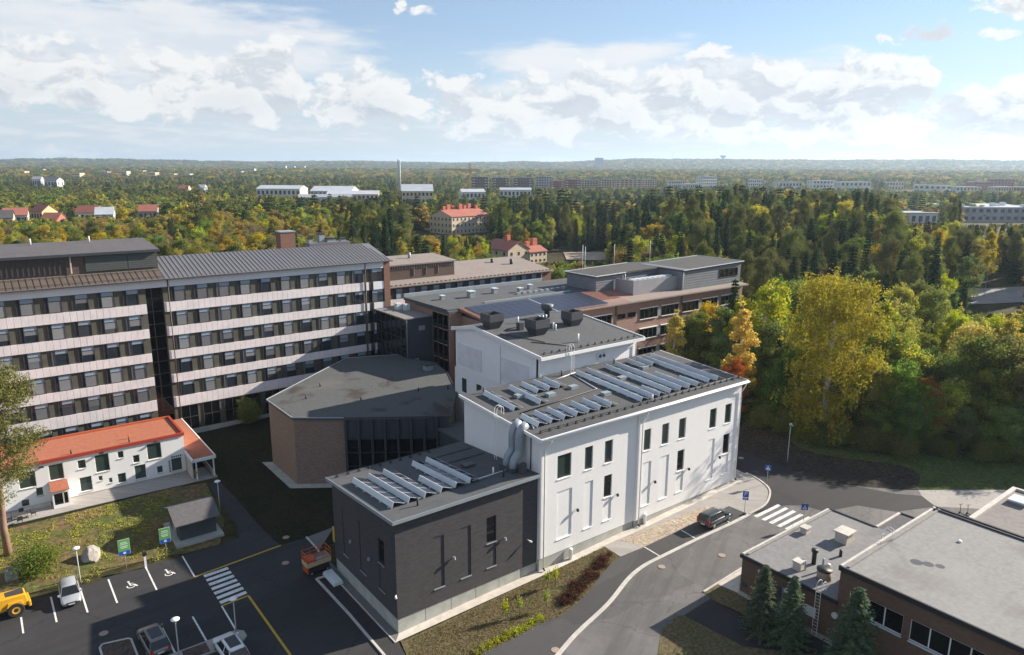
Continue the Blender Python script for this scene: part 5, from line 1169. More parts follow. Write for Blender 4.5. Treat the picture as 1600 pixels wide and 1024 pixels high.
LM = dict(
    yellow=leafmat('leaf_yellow', (0.354, 0.295, 0.041), (0.661, 0.472, 0.041), (0.354, 0.354, 0.059), .45),
    lime=leafmat('leaf_lime', (.25, .335, .045), (.47, .46, .045), (.60, .48, .04), .5),
    olive=leafmat('leaf_olive', (.125, .185, .042), (.24, .245, .050), (.34, .29, .055), .45),
    green=leafmat('leaf_green', (.115, .195, .050), (.20, .275, .058), (.30, .29, .06), .48),
    gold=leafmat('leaf_gold', (.30, .235, .055), (.46, .335, .055), (.24, .225, .06), .44),
    orange=leafmat('leaf_orange', (.64, .47, .05), (.74, .57, .055), (.60, .36, .04), .5, .1, .004),
    bigbirch=leafmat('leaf_big_birch', (0.236, 0.218, 0.047), (0.519, 0.378, 0.045), (0.283, 0.277, 0.059), .42, .1),
    barberry=leafmat('leaf_barberry', (.095, .040, .032), (.14, .055, .035), (.07, .06, .035), .25),
    red=leafmat('leaf_red', (.34, .11, .035), (.46, .19, .045), (.22, .17, .045), .4),
    brown=leafmat('leaf_brown', (.22, .18, .085), (.30, .235, .095), (.19, .175, .08), .4),
    spruce=leafmat('needle_spruce', (0.047, 0.078, 0.040), (0.073, 0.109, 0.050), None, .2, .3),
    pine=leafmat('needle_pine', (0.124, 0.147, 0.042), (0.195, 0.201, 0.054), None, .28, .3),
    blue=leafmat('needle_blue_spruce', (.075, .115, .075), (.12, .16, .085), (.17, .19, .07), .25, .2))
BK = dict(bigbirch='bark_birch', yellow='bark_birch', lime='bark_birch', olive='bark_dark', green='bark_dark', gold='bark_dark', orange='bark_birch', red='bark_dark', brown='bark_dark', spruce='bark_dark', pine='bark_pine', blue='bark_dark')
def proto(geo, leafkey, nm='crown'):
    tb, C, U_, V_ = geo
    return tb.mesh('trunk', M[BK[leafkey]], smooth=True), quads_mesh(nm, C, U_, V_, LM[leafkey])
KINDNAME = dict(yellow='birch_tree', lime='birch_tree', olive='broadleaf_tree', green='broadleaf_tree', gold='broadleaf_tree', orange='broadleaf_tree', red='maple_tree', brown='broadleaf_tree', spruce='spruce_tree', pine='pine_tree', blue='spruce_tree')
# near prototypes: unit trees of 15 m, two or three shapes per kind
NEAR = {}
for key, geos in dict(
    yellow=[broadleaf(15, 7.5, .16, 13000, .165, 'oval', 1, 24, .8), broadleaf(15, 5.2, .14, 9500, .155, 'cone', 2, 22, .5)],
    lime=[broadleaf(15, 7.0, .15, 13000, .165, 'oval', 3, 24, .6), broadleaf(15, 5.4, .12, 10000, .155, 'cone', 4, 22, .4)],
    olive=[broadleaf(15, 9.0, .14, 13000, .175, 'round', 5, 22), broadleaf(15, 8.0, .12, 12500, .17, 'oval', 6, 22)],
    green=[broadleaf(15, 9.5, .12, 14000, .175, 'round', 7, 24), broadleaf(15, 8.0, .10, 12500, .17, 'oval', 8, 22)],
    gold=[broadleaf(15, 8.5, .14, 11000, .175, 'round', 9, 22), broadleaf(15, 7.2, .14, 10500, .17, 'oval', 10, 20)],
    orange=[broadleaf(15, 5.4, .12, 11500, .155, 'cone', 12, 24, .2)],
    red=[broadleaf(15, 8.0, .12, 11000, .18, 'round', 13, 22)],
    brown=[broadleaf(15, 8.5, .15, 7500, .165, 'oval', 14, 24)],
    spruce=[spruce(15, 5.2, 30, 9, 7, .55, 15), spruce(15, 6.0, 28, 9, 7, .58, 16)],
    pine=[pine(15, 6.5, .42, 12000, .215, 17), pine(15, 7.5, .34, 12500, .215, 18), pine(15, 5.6, .5, 10000, .21, 19)]).items():
    NEAR[key] = [proto(g_, key) for g_ in geos]
SPECIAL = dict(
    bigbirch=proto(broadleaf(26.6, 11.5, .05, 40000, .165, 'birch', 21, 76, 2.2, clr=.062), 'bigbirch'),
    bigpine=proto(pine(22.2, 9.0, .30, 20000, .21, 22, 24, .085), 'pine'),
    bluespruce=proto(spruce(9.5, 5.2, 36, 9, 11, .23, 23), 'blue'),
    bush=proto(broadleaf(2.3, 4.6, .05, 6000, .10, 'round', 24, 22, clr=.13), 'olive'))
# far prototypes: the same kinds, coarser
FAR = {}
for key, geos in dict(
    yellow=[broadleaf(15, 7.0, .10, 900, .55, 'oval', 31, 14, .6)], lime=[broadleaf(15, 7.0, .10, 900, .55, 'oval', 33, 14, .4)], olive=[broadleaf(15, 9, .10, 950, .60, 'round', 35, 14)],
    green=[broadleaf(15, 9, .08, 950, .60, 'round', 37, 14)], gold=[broadleaf(15, 8.5, .10, 900, .60, 'round', 39, 14)], brown=[broadleaf(15, 8.5, .10, 800, .58, 'oval', 44, 14)], orange=[broadleaf(15, 7, .1, 850, .55, 'oval', 42, 14)],
    spruce=[spruce(15, 6.0, 13, 7, 4, .95, 45)], pine=[pine(15, 7.2, .30, 900, .72, 47, 13)]).items():
    FAR[key] = []
    for tb, C, U_, V_ in geos:
        me = quads_mesh('far_' + key, C, U_, V_, LM[key]); FAR[key].append(me)

def plant(key, x, y, h, label, group=None, var=0, rz=0.0, mesh=None, name=None, wide=1.0, ref=15.0, zb=None):
    tm, cm = mesh or NEAR[key][var % len(NEAR[key])]
    t = thing(name or KINDNAME[key], label, name.replace('_', ' ') if name and 'tree' not in name else 'tree', (x, y, zb if zb is not None else T(x) - .05), rz, group)
    s = h / ref; t.scale = (s * wide, s * wide, s)
    inst('trunk', tm, t); inst('crown', cm, t)
    return t

# ---- hand placed trees
plant('yellow', *(70.43,-0.38), 26.6, 'tallest golden birch at the roadside, drooping over the dark bank', None, mesh=SPECIAL['bigbirch'], name='birch_tree', rz=.6, ref=26.6)
plant('orange', 70.8, 15.0, 19.0, 'narrow orange yellow birch right behind the white extension corner', None, rz=1.0)
plant('lime', 85.6, 22.0, 20.6, 'lime green birch beside the orange one near the brick wing end', None, var=0, rz=.3)
plant('lime', 82.0, 24.0, 17.5, 'smaller lime green birch at the corner of the brick wing', None, var=1, rz=2.0)
plant('yellow', 74.6, 32.0, 14.6, 'slender yellow birch standing against the brick wing windows', None, var=1, rz=.9)
plant('red', 66.4, 13.8, 10.6, 'small rust orange tree just behind the white extension roof corner', None, rz=.5)
plant('red', (76.84,-10.04)[0] + 3, (76.84,-10.04)[1], 10.5, 'rust red maple among the green roadside trees', None, rz=1.5)
plant('yellow', 107.7, -10.3, 17.0, 'yellow birch with visible trunk near the right picture edge', None, var=1, rz=2.1)
plant('lime', 93, 3.5, 20.0, 'tall lime yellow birch just right of the tallest golden birch', None, var=1, rz=.2)
plant('pine', (-26.75,37.28)[0], (-26.75,37.28)[1], 22.2, 'tall pine with bare orange trunk in front of the white house', None, mesh=SPECIAL['bigpine'], rz=2.2, ref=22.2)
for k, (x, y, h, lb) in enumerate((((25.3,-20.14,7.47)[0], (25.3,-20.14,7.47)[1], (25.3,-20.14,7.47)[2] - .8, 'left one of the three young spruces by the brick hall entrance'), (25.5, (25.5,-22.74,7.57)[1], (25.5,-22.74,7.57)[2] - .8, 'middle one of the three young spruces by the brick hall'), (25.4, (25.4,-28.18,9.29)[1], (25.4,-28.18,9.29)[2] - .8, 'right one of the three young spruces, before the window wall'))):
    plant('blue', x, y, h, lb, 'young spruces by the brick hall', mesh=SPECIAL['bluespruce'], rz=k * 2.1, ref=9.5, wide=1.22 + .12 * (k == 2))
plant('olive', *(-24.61,31.41), 3.0, 'broad olive shrub between the two boulders on the lawn', None, mesh=SPECIAL['bush'], name='garden_bush', ref=3.0, rz=.4)
plant('olive', 6.6, 61.8, 4.6, 'leafy shrub by the base of the ward tower', None, mesh=SPECIAL['bush'], name='garden_bush', ref=3.0, rz=1.4, wide=.55)

LBL = dict(yellow='bright yellow birch', lime='yellow green birch', olive='olive green broadleaf tree', green='dark green broadleaf tree', gold='golden brown broadleaf tree', orange='orange broadleaf tree', brown='thin brown broadleaf tree', spruce='dark spruce', pine='dull green pine')
# ---- roadside row: dense young broadleaves down to the ground along the forest edge
EDGE = [(68.6, 9.5), (68.8, 6), (69.5, 0), (72.5, -5), (76, -10.5), (80.5, -16.8), (86.5, -22.8), (100, -36), (116, -52)]
re_ = random.Random(8); nrow = 0
for i in range(len(EDGE) - 1):
    a, b = Vector(EDGE[i]), Vector(EDGE[i + 1]); dl = b - a; nrm = Vector((-dl.y, dl.x)).normalized(); nrm = nrm if nrm.x > 0 else -nrm
    for k in range(max(1, round(dl.length / 4.0))):
        for rw, (off, h0, h1) in enumerate(((1.2, 6.5, 10.5), (5.0, 10, 14), (9.5, 12, 17))):
            p = a + dl * ((k + re_.random()) / max(1, round(dl.length / 4.0))) + nrm * (off + re_.uniform(-1, 1.5))
            if (p - Vector((70.3, -.3))).length < 5.5 or (p - Vector((73.6, 15.2))).length < 3: continue
            kk = re_.choices(['green', 'olive', 'lime', 'yellow', 'gold'], [6, 3, 2.4, .8, .3])[0]
            plant(kk, p.x, p.y, re_.uniform(h0, h1), '%s in the dense roadside row, %s' % (LBL[kk], ['front line', 'second line', 'third line'][rw]), '%s of the roadside row, %s' % (kk, ['front', 'second', 'third'][rw]), var=re_.randrange(3), rz=re_.uniform(0, 6.28), wide=re_.uniform(.85, 1.15)); nrow += 1

# ---- the wood: candidates on jittered rings, denser near, thinned round buildings and clearings
from mathutils import noise as mnoise
def inside(p, poly):
    x, y = p; c_ = False; n = len(poly)
    for i in range(n):
        x1, y1 = poly[i]; x2, y2 = poly[(i + 1) % n]
        if (y1 > y) != (y2 > y) and x < (x2 - x1) * (y - y1) / (y2 - y1) + x1: c_ = not c_
    return c_
SITE = [(-400, -400), (-400, 79.5), (31, 79.5), (31, 103), (93, 103), (95.5, 86), (96, 66), (109, 64), (109, 36.5), (66.5, 35), (67.5, 13), (68.5, 6), (69, 0), (72, -5), (75.5, -10), (80, -16.5), (86, -22.5), (110, -45), (140, -80), (140, -400)]
camx, camy = -26.63, -51.3
CLEAR = [(74.6, 32, 4.5), (71, 28, 5), (68, 24, 5), (70.8, 15, 4), (67, 18, 4), (85.6, 22, 3.5), (80, 20, 3.5)]            # (x, y, radius) clearings round background buildings and roads, filled below
def sstep(a, b, x): t = min(1, max(0, (x - a) / (b - a))); return t * t * (3 - 2 * t)
SIL = [(-60, 70), (-35.5, 65), (-31.6, 86), (-26, 80), (-19.6, 71), (-12, 84), (-5, 71), (0, 86), (4, 84), (9.4, 116), (16.4, 112), (24, 107), (30, 111), (35.5, 100), (60, 95)]
def ground_far(x, y):
    dx_, dy_ = x - camx, y - camy; d = math.hypot(dx_, dy_); a = math.degrees(R(52.5) - math.atan2(dy_, dx_))
    z = (1.85 if d > 640 else 1.75) + 18 * sstep(1300, 3600, d) + 3 * sstep(4, 11, a) * sstep(1250, 1750, d) + 9.5 * sstep(7, 15, a) * sstep(185, 330, d) * (1 - sstep(430, 600, d))
    if d > 4300:
        top = np.interp(a, [s_[0] for s_ in SIL], [s_[1] for s_ in SIL]) + 5 * mnoise.noise(Vector((a * .55, 0, 0)))
        z = z + (top - z) * sstep(4300, 7000, d) + 7 * mnoise.noise(Vector((x / 900, y / 900, 0))) * sstep(4300, 5200, d) * (1 - sstep(6300, 7000, d))
        if d > 7600: z *= 1 - .6 * sstep(7600, 12000, d)
    return z
M['far_ground'] = groundmat('far_ground', ((.050, .052, .022), (.085, .066, .026), (.036, .046, .020)), .006, .05, .3)
rows = [170, 195, 220, 245, 270, 295, 320, 345, 420, 520, 640, 900, 1250, 1500, 1750, 2100, 2600, 3200, 3800, 4300, 4800, 5300, 5800, 6300, 6700, 7000, 7400, 8200, 10000, 13000]
tv, tf = [], []
NA = 121
for r_ in rows:
    for i in range(NA):
        a = R(52.5) - R(70) + R(140) * i / (NA - 1); x, y = camx + r_ * math.cos(a), camy + r_ * math.sin(a); tv.append((x, y, ground_far(x, y)))
for j in range(len(rows) - 1):
    for i in range(NA - 1): tf.append((j * NA + i, (j + 1) * NA + i, (j + 1) * NA + i + 1, j * NA + i + 1))
me_ = bpy.data.meshes.new('hills'); me_.from_pydata(tv, [], tf); me_.shade_smooth(); me_.materials.append(M['far_ground'])
inst('hills', me_)['kind'] = 'structure'

# ---- buildings beyond the wood
for nm, c_, rg in (('bw_white', (.58, .58, .56), .7), ('bw_cream', (.60, .50, .36), .8), ('bw_beige', (.46, .36, .24), .8), ('bw_brown', (.16, .11, .09), .8), ('bw_red', (.33, .13, .09), .8), ('bw_grey', (.34, .35, .37), .7), ('br_white', (.46, .49, .53), .5), ('br_grey', (.30, .31, .33), .6), ('br_red', (.36, .13, .095), .7), ('br_dark', (.09, .085, .09), .7), ('bw_yellow', (.56, .44, .22), .8)): M[nm] = plain(nm, c_, rg, .08, .15)
M['bw_glass'] = glassmat('far_glass', (.05, .055, .065), .1)
M['crane'] = plain('crane_yellow', (.52, .30, .05), .5, .06)
M['chimney_red'] = plain('chimney_red', (.45, .14, .085), .8, .08)
def bgb(name, label, cat, p0, p1, depth, wall, roof, storeys=3, cols=6, style='flat', group=None, yaw=0.0, clear=1.0, rise=.22, windows=True, indiv=False, over=.4, balc=False, chim=0):
    p0, p1 = Vector(p0), Vector(p1); c0 = (p0 + p1) / 2; dv = p1 - p0; dv.z = 0; wd = dv.length / max(.5, math.cos(yaw)) ; ang = math.atan2(dv.y, dv.x) + yaw
    gz = ground_far(c0.x, c0.y) - .4; zt = c0.z - gz
    f_ = Vector((-math.sin(ang), math.cos(ang), 0)); ctr = c0 + f_ * depth / 2
    t = thing(name, label, cat, (ctr.x, ctr.y, gz), ang, group)
    CLEAR.append((ctr.x, ctr.y, max(wd, depth) * .52 * clear))
    w2, d2 = wd / 2, depth / 2; eave = zt if style == 'flat' else zt - rise * (depth if style != 'front' else wd) / 2
    MB().box(-w2, w2, -d2, d2, 0, eave).build('wall', M[wall], t, local=True)
    if style == 'flat':
        r_ = MB().box(-w2 - over, w2 + over, -d2 - over, d2 + over, eave, eave + .5).build('roof', M[roof], t, local=True)
        if storeys > 3: MB().box(-w2 * .4, w2 * .1, -d2 * .5, d2 * .5, eave + .5, eave + 2.4).build('lift_housing', M['bw_grey'], r_, local=True)
    elif style == 'gable':
        e = over; r_ = MB().add([(-w2 - e, -d2 - e, eave), (w2 + e, -d2 - e, eave), (w2 + e, d2 + e, eave), (-w2 - e, d2 + e, eave), (-w2 - e, 0, zt), (w2 + e, 0, zt), (-w2 - e, -d2 - e, eave + .25), (w2 + e, -d2 - e, eave + .25), (w2 + e, d2 + e, eave + .25), (-w2 - e, d2 + e, eave + .25), (-w2 - e, 0, zt + .25), (w2 + e, 0, zt + .25)],
            [(6, 7, 11, 10), (8, 9, 10, 11), (0, 4, 5, 1), (2, 5, 4, 3), (0, 1, 7, 6), (2, 3, 9, 8), (0, 6, 10, 4), (4, 10, 9, 3), (1, 5, 11, 7), (5, 2, 8, 11)]).build('roof', M[roof], t, local=True)
        MB().add([(-w2, -d2, eave), (-w2, d2, eave), (-w2, 0, zt), (w2, -d2, eave), (w2, d2, eave), (w2, 0, zt)], [(0, 2, 1), (3, 4, 5)]).build('gable', M[wall], t, local=True)
    elif style == 'front':
        e = over; r_ = MB().add([(-w2 - e, -d2 - e, eave), (-w2 - e, d2 + e, eave), (w2 + e, d2 + e, eave), (w2 + e, -d2 - e, eave), (0, -d2 - e, zt), (0, d2 + e, zt), (-w2 - e, -d2 - e, eave + .25), (-w2 - e, d2 + e, eave + .25), (w2 + e, d2 + e, eave + .25), (w2 + e, -d2 - e, eave + .25), (0, -d2 - e, zt + .25), (0, d2 + e, zt + .25)],
            [(6, 10, 11, 7), (8, 11, 10, 9), (0, 1, 5, 4), (2, 3, 4, 5), (0, 6, 7, 1), (2, 8, 9, 3), (0, 4, 10, 6), (4, 3, 9, 10), (1, 7, 11, 5), (5, 11, 8, 2)]).build('roof', M[roof], t, local=True)
        MB().add([(-w2, -d2, eave), (w2, -d2, eave), (0, -d2, zt), (-w2, d2, eave), (w2, d2, eave), (0, d2, zt)], [(0, 1, 2), (3, 5, 4)]).build('gable', M[wall], t, local=True)
    for k in range(chim):
        xx = -w2 + wd * (k + .5) / chim; s_ = .9 + .35 * (k % 2); MB().box(xx - s_, xx + s_, -1 + (k % 3) * .9, .6 + (k % 3) * .9, eave, zt + 2.2 + (k % 2)).build('chimney', M['chimney_red'], r_, local=True)
    if windows:
        sh_ = eave / storeys; wm = MB(); cw_ = wd / cols
        one_m = None
        for s_ in range(storeys):
            for c_ in range(cols):
                x = -w2 + (c_ + .5) * cw_; z = s_ * sh_ + sh_ * .35
                if indiv:
                    if one_m is None: one_m = (MB().box(-.55, .55, -.08, .02, 0, sh_ * .48).mesh('window', M['bw_white']), MB().box(-.45, .45, -.1, -.08, .1, sh_ * .48 - .1).mesh('pane', M['bw_glass']))
                    o = inst('window', one_m[0], t, (x, -d2, z)); inst('pane', one_m[1], o)
                else: wm.box(x - cw_ * .27, x + cw_ * .27, -d2 - .06, -d2 + .02, z, z + sh_ * .45)
            nd = max(2, int(depth / cw_))
            for c_ in range(nd):
                y = -d2 + (c_ + .5) * depth / nd; z = s_ * sh_ + sh_ * .35
                for sx in (-1, 1): wm.box(sx * w2 - .06, sx * w2 + .06, y - .6, y + .6, z, z + sh_ * .45)
        if wm.v: tag(wm.build('small_windows', M['bw_glass'], t, local=True), kind='stuff')
    if balc:
        bm_ = MB(); sh_ = eave / storeys
        for s_ in range(1, storeys):
            for xx in (-.75, .72): bm_.box(xx * w2 - 2, xx * w2 + 2, -d2 - 1.5, -d2, s_ * sh_ - .1, s_ * sh_ + .95)
        tag(bm_.build('balconies', M['bw_white'], t, local=True), kind='stuff')
    return t
A = dict(group='apartment blocks beyond the wood')
bgb('school_house', 'cream three storey house with red roof and many chimneys in the trees', 'house', (212.6,319.74,15.53), (229.86,306.5,16.02), 21, 'bw_cream', 'br_red', 3, 10, 'gable', yaw=.78, indiv=True, chim=7, rise=.35, clear=.9)
bgb('villa', 'small cream gabled house with red roof behind the rear wing', 'house', (152.17,184.6,11.2), (159.28,179.15,11.24), 15, 'bw_cream', 'br_red', 2, 3, 'front', indiv=True, rise=.6, chim=1, yaw=.7)
bgb('villa', 'cream annex with low red hip roof right of the small gabled house', 'house', (163.07,183.8,8.49), (168.85,179.37,8.26), 10, 'bw_cream', 'br_red', 2, 4, 'gable', indiv=True, rise=.4, chim=2, yaw=.7)
bgb('school', 'long low school with pale blue grey roofs, left wing', 'school', (224.05,714.31,21.04), (260.03,686.7,21.92), 30, 'bw_white', 'br_white', 2, 10, 'gable', rise=.22)
bgb('school', 'long low school with pale blue grey roofs, middle wing', 'school', (245.14,622.5,22.26), (276.3,598.59,22.45), 36, 'bw_white', 'br_white', 3, 10, 'gable', rise=.24)
bgb('school', 'pale grey roofed school wing nearest the spruces', 'school', (234.15,555.3,20.08), (268.92,528.62,20.3), 26, 'bw_cream', 'br_white', 3, 12, 'gable', rise=.22, yaw=.15)
bgb('school', 'school wing with darker slate blue roof in front of the pale ones', 'school', (200.2,530.93,19.21), (232.77,505.94,17.85), 18, 'bw_white', 'br_grey', 2, 10, 'gable', rise=.25, yaw=.3)
bgb('church_hall', 'white gabled hall with dark skylights on a pale roof', 'hall', (295.76,533.24,25.44), (317.78,516.34,25.57), 26, 'bw_cream', 'br_white', 3, 8, 'gable', rise=.45, yaw=.15)
for p0, p1, wl, lb in (((622.3,900.31,26.24), (643.03,884.4,26.37), 'bw_brown', 'dark brown apartment block right beside the yellow crane'), ((666.22,904.42,25.01), (686.68,888.72,25.13), 'bw_brown', 'dark brown apartment block, second from the crane'), ((711.53,907.47,24.77), (736.7,888.15,24.92), 'bw_brown', 'dark brown apartment block, third from the crane'),
                       ((753.57,900.42,25.73), (774.02,884.72,26.91), 'bw_grey', 'grey tower block between the brown and red apartment blocks'), ((720.44,825,20.93), (738.02,811.51,20.05), 'bw_red', 'brick red apartment block, left of the red pair'), ((718.8,788.45,23.48), (737.44,774.14,23.59), 'bw_red', 'brick red apartment block, right of the red pair'),
                       ((793.71,831.8,21.33), (814.52,815.83,21.45), 'bw_beige', 'beige apartment block next to the red ones'), ((809.14,807.36,22.64), (828.95,792.16,22.76), 'bw_beige', 'beige apartment block with glazed balconies in mid skyline'), ((860.27,818.54,22.17), (893.54,793.01,22.37), 'bw_beige', 'long beige apartment block in the skyline'), ((917.77,812.24,20.84), (937.83,796.84,22.05), 'bw_beige', 'last beige apartment block before the dark ridge')):
    bgb('apartment_block', lb, 'apartment block', p0, p1, 14, wl, 'br_grey', 6, 6, 'flat', balc=True, clear=.9, **A)
bgb('low_house', 'white gabled low house below the crane', 'house', (372.07,550.31,19.97), (390.11,536.47,20.08), 14, 'bw_white', 'br_white', 2, 6, 'gable', rise=.4, yaw=.3)
bgb('low_house', 'white low building in front of the brown apartment blocks', 'house', (425.42,559.79,20.3), (451.32,539.92,20.46), 14, 'bw_white', 'br_white', 2, 8, 'gable', rise=.3)
rbx = random.Random(17)
for p0, p1, wl, rf_, st_, lb in (((970.1,797.29,19.65), (991.41,780.94,19.78), 'bw_white', 'br_grey', 3, 'white low block left of the bright white cube'), ((889.04,695.63,17.01), (909,680.31,17.13), 'bw_white', 'br_white', 2, 'white house row with red end beside the bright cube'), ((1031.33,775.51,26.27), (1053.79,758.28,27.52), 'bw_white', 'br_white', 5, 'bright white cube block against the dark ridge'),
                              ((1141.52,753.98,21.5), (1160.24,739.62,21.62), 'bw_white', 'br_white', 3, 'small white block left on the ridge skyline'), ((1049.45,635.57,19.78), (1082.75,610.01,19.99), 'bw_white', 'br_grey', 2, 'grey white low block above the golden trees'), ((1140.09,629.04,21.32), (1175.54,601.84,22.61), 'bw_white', 'br_white', 3, 'long white works, left half, on the ridge'),
                              ((1158.27,589.88,19.75), (1202.54,555.91,21.07), 'bw_white', 'br_white', 2, 'long white works, right half, on the ridge'), ((1341.29,600.7,18.08), (1365.64,582.02,18.23), 'bw_cream', 'br_grey', 2, 'cream low block right of the long white works'), ((1179.82,472.51,16.79), (1215.74,444.94,17.01), 'bw_white', 'br_white', 2, 'white hall with a brick chimney at the right'),
                              ((1174.26,413.75,15.29), (1201.65,392.73,16.4), 'bw_white', 'br_white', 2, 'white roofed hall beside the brick works'), ((1303.31,440.77,21.32), (1329.94,420.34,21.48), 'bw_red', 'br_grey', 4, 'brick works, left block, under the ridge'), ((1396.25,445.08,25.89), (1423.44,424.22,24.98), 'bw_red', 'br_grey', 5, 'brick works, taller right block, under the ridge'), ((1163.42,359.04,16.72), (1184.45,342.9,17.75), 'bw_cream', 'br_white', 2, 'cream hall with white roof at the right edge'), ((1196.1,346.57,16.62), (1225.54,323.98,16.8), 'bw_red', 'br_white', 2, 'white roofed hall cut by the right picture edge')):
    bgb('distant_block', lb, 'building', p0, p1, 18, wl, rf_, st_, 7, 'flat', clear=.85, group='pale blocks under the ridge', yaw=rbx.uniform(-.55, .55))
big = bgb('warehouse', 'large pale grey warehouse with rooftop units at the right edge', 'warehouse', (590.47,181.05,11.47), (642.66,141,13.73), 60, 'bw_grey', 'br_white', 2, 12, 'flat', clear=.62)
for k in range(7): MB().box(-28 + k * 8, -25 + k * 8, -18 + (k % 3) * 6, -15 + (k % 3) * 6, 10, 13.2 + (k % 2) * 1.2).build('roof_unit', M['alu'], big, local=True)
bgb('warehouse', 'low white shed behind pines left of the large warehouse', 'warehouse', (508.89,193.23,10.17), (532.14,175.39,10.77), 20, 'bw_white', 'br_white', 1, 6, 'flat', clear=.6)
for p0, p1, wl, rf_, yw, lb in (((-9.9,440.06,16.27), (-3.73,435.32,16.31), 'bw_cream', 'br_dark', .5, 'dark roofed yellow house at the left edge'), ((-3.91,466.97,16.24), (4.43,460.57,16.29), 'bw_white', 'br_red', .5, 'white gabled house with dark red roof at the left edge'), ((9,488.58,16.82), (15.93,483.26,16.86), 'bw_yellow', 'br_red', -.3, 'yellow house with orange red roof left of the conifers'),
                              ((31.33,471.44,16.56), (41.37,463.74,16.23), 'bw_white', 'br_red', 0, 'white house with faded red hip roof in the golden trees'), ((39.18,440.21,16.59), (46.11,434.89,16.63), 'bw_white', 'br_white', .4, 'bright white gabled house in the golden trees'), ((67.5,468.9,16.09), (75.72,462.59,16.14), 'bw_grey', 'br_red', .3, 'grey green house with red roof among golden trees'),
                              ((8.13,413.62,15.64), (15.24,408.16,15.68), 'bw_red', 'br_red', 0, 'small house with red roof just above the golden crowns'), ((61.09,1141.87,26.15), (69.42,1135.47,26.2), 'bw_white', 'br_grey', .2, 'white house far left below the hillside, left one'), ((70.13,1109.72,25.67), (86.37,1097.26,24.93), 'bw_white', 'br_grey', -.3, 'white house far left below the hillside, right one'), ((174.29,828.12,19.75), (182.28,821.99,19.8), 'bw_cream', 'br_red', 0, 'tiny house with orange roof far off left of the school'), ((191.46,814.95,20.56), (197.16,810.57,20.6), 'bw_white', 'br_white', 0, 'tiny white house far off left of the school')):
    bgb('house', lb, 'house', p0, p1, 11, wl, rf_, 2, 4, 'gable', group='houses in the golden trees', yaw=yw, rise=.75, clear=.95)
rb = random.Random(3)
for k, (px, d_) in enumerate((((196.66,2676.45,28.58), 2300), ((203.47,1914.95,23.51), 1700), ((302.8,2216.86,25.89), 2000), ((325.83,2073.15,26.89), 1900), ((403.82,2265.4,27.44), 2100), ((343.85,1807.23,25.8), 1700), ((376.61,1782.09,23.1), 1700), ((431.53,1866,22.23), 1800), ((690.03,2297.88,25.66), 2300), ((748.28,2379.23,33.34), 2400), ((1260.94,3498.41,42.51), 3600), ((1340.21,3563.64,42.82), 3700), ((1340.61,3437.29,42.99), 3600), ((1150.83,2322.43,25.87), 2600), ((990.85,1941.01,22.7), 2200), ((122.62,2355.13,24.81), 2000))):
    p = Vector(px); w_ = rb.uniform(14, 34) * (d_ / 2000)
    off = Vector((.794, -.608, 0)) * w_ / 2
    bgb('distant_block', 'pale distant block in the haze, number %s from the left of the far town' % ['one', 'two', 'three', 'four', 'five', 'six', 'seven', 'eight', 'nine', 'ten', 'eleven', 'twelve', 'thirteen', 'fourteen', 'fifteen', 'sixteen'][k] if False else 'pale distant block of the hazy far town at the left', 'building', p - off, p + off, 20, rb.choice(['bw_white', 'bw_white', 'bw_grey', 'bw_cream']), 'br_white', 3, 6, 'flat', group='pale blocks of the far town', clear=1.1)
tbk = Vector((3623.54,3702.29,111.24))
bgb('tower_block', 'grey tower block alone on the distant hillside', 'tower block', tbk - Vector((.794, -.608, 0)) * 30, tbk + Vector((.794, -.608, 0)) * 30, 25, 'bw_grey', 'br_grey', 12, 8, 'flat', clear=1)
p = Vector((5235.7,3851.75,131.14)); gz = ground_far(p.x, p.y)
one('water_tower', MB().lathe([(9, gz - p.z - 6), (7, -6), (9, 0), (26, 10), (28, 16), (25, 20), (4, 23)], 16, p), M['bw_grey'], 'mushroom shaped water tower on the far ridge', 'water tower', smooth=True)
for px, lb in (((4413.09,4356.92,125.28), 'thin radio mast near the tower block on the hills'), ((3744.61,5121.95,139.36), 'thin radio mast on the hills above the crane'), ((5128.98,4311.78,194.54), 'thin tall radio mast on the hills left of the water tower')):
    p = Vector(px); one('radio_mast', MB().tube([(p.x, p.y, ground_far(p.x, p.y) - 3), p], [2.2, 1.2], 5), M['bw_grey'], lb, 'mast')
# twin steel chimney and tower crane
p = Vector((410.58,747.64,50.47)); gz = ground_far(p.x, p.y)
mc = thing('steel_chimney', 'tall pale twin steel chimney rising over the trees', 'chimney', (p.x, p.y, gz)); CLEAR.append((p.x, p.y, 8))
for s_ in (-1, 1): MB().cyl((s_ * .95 * .794, -s_ * .95 * .608, 0), (s_ * .95 * .794, -s_ * .95 * .608, p.z - gz - (1.2 if s_ > 0 else 0)), .8, n=10).build('flue', M['br_white'], mc, smooth=True, local=True)
br_ = MB(); z = 2
while z < p.z - gz - 3: br_.box(-1.5, 1.5, -.6, .6, z, z + .3); z += 6
br_.build('platform', M['bw_grey'], mc, local=True)
p = Vector((563.8,819.14,46.3)); gz = ground_far(p.x, p.y); zj = (563.75,819.19,37.37)[2] - gz
tcn = thing('tower_crane', 'yellow tower crane with a long jib over the apartment blocks', 'crane', (p.x, p.y, gz), math.atan2(-.608, .794)); CLEAR.append((p.x, p.y, 10))
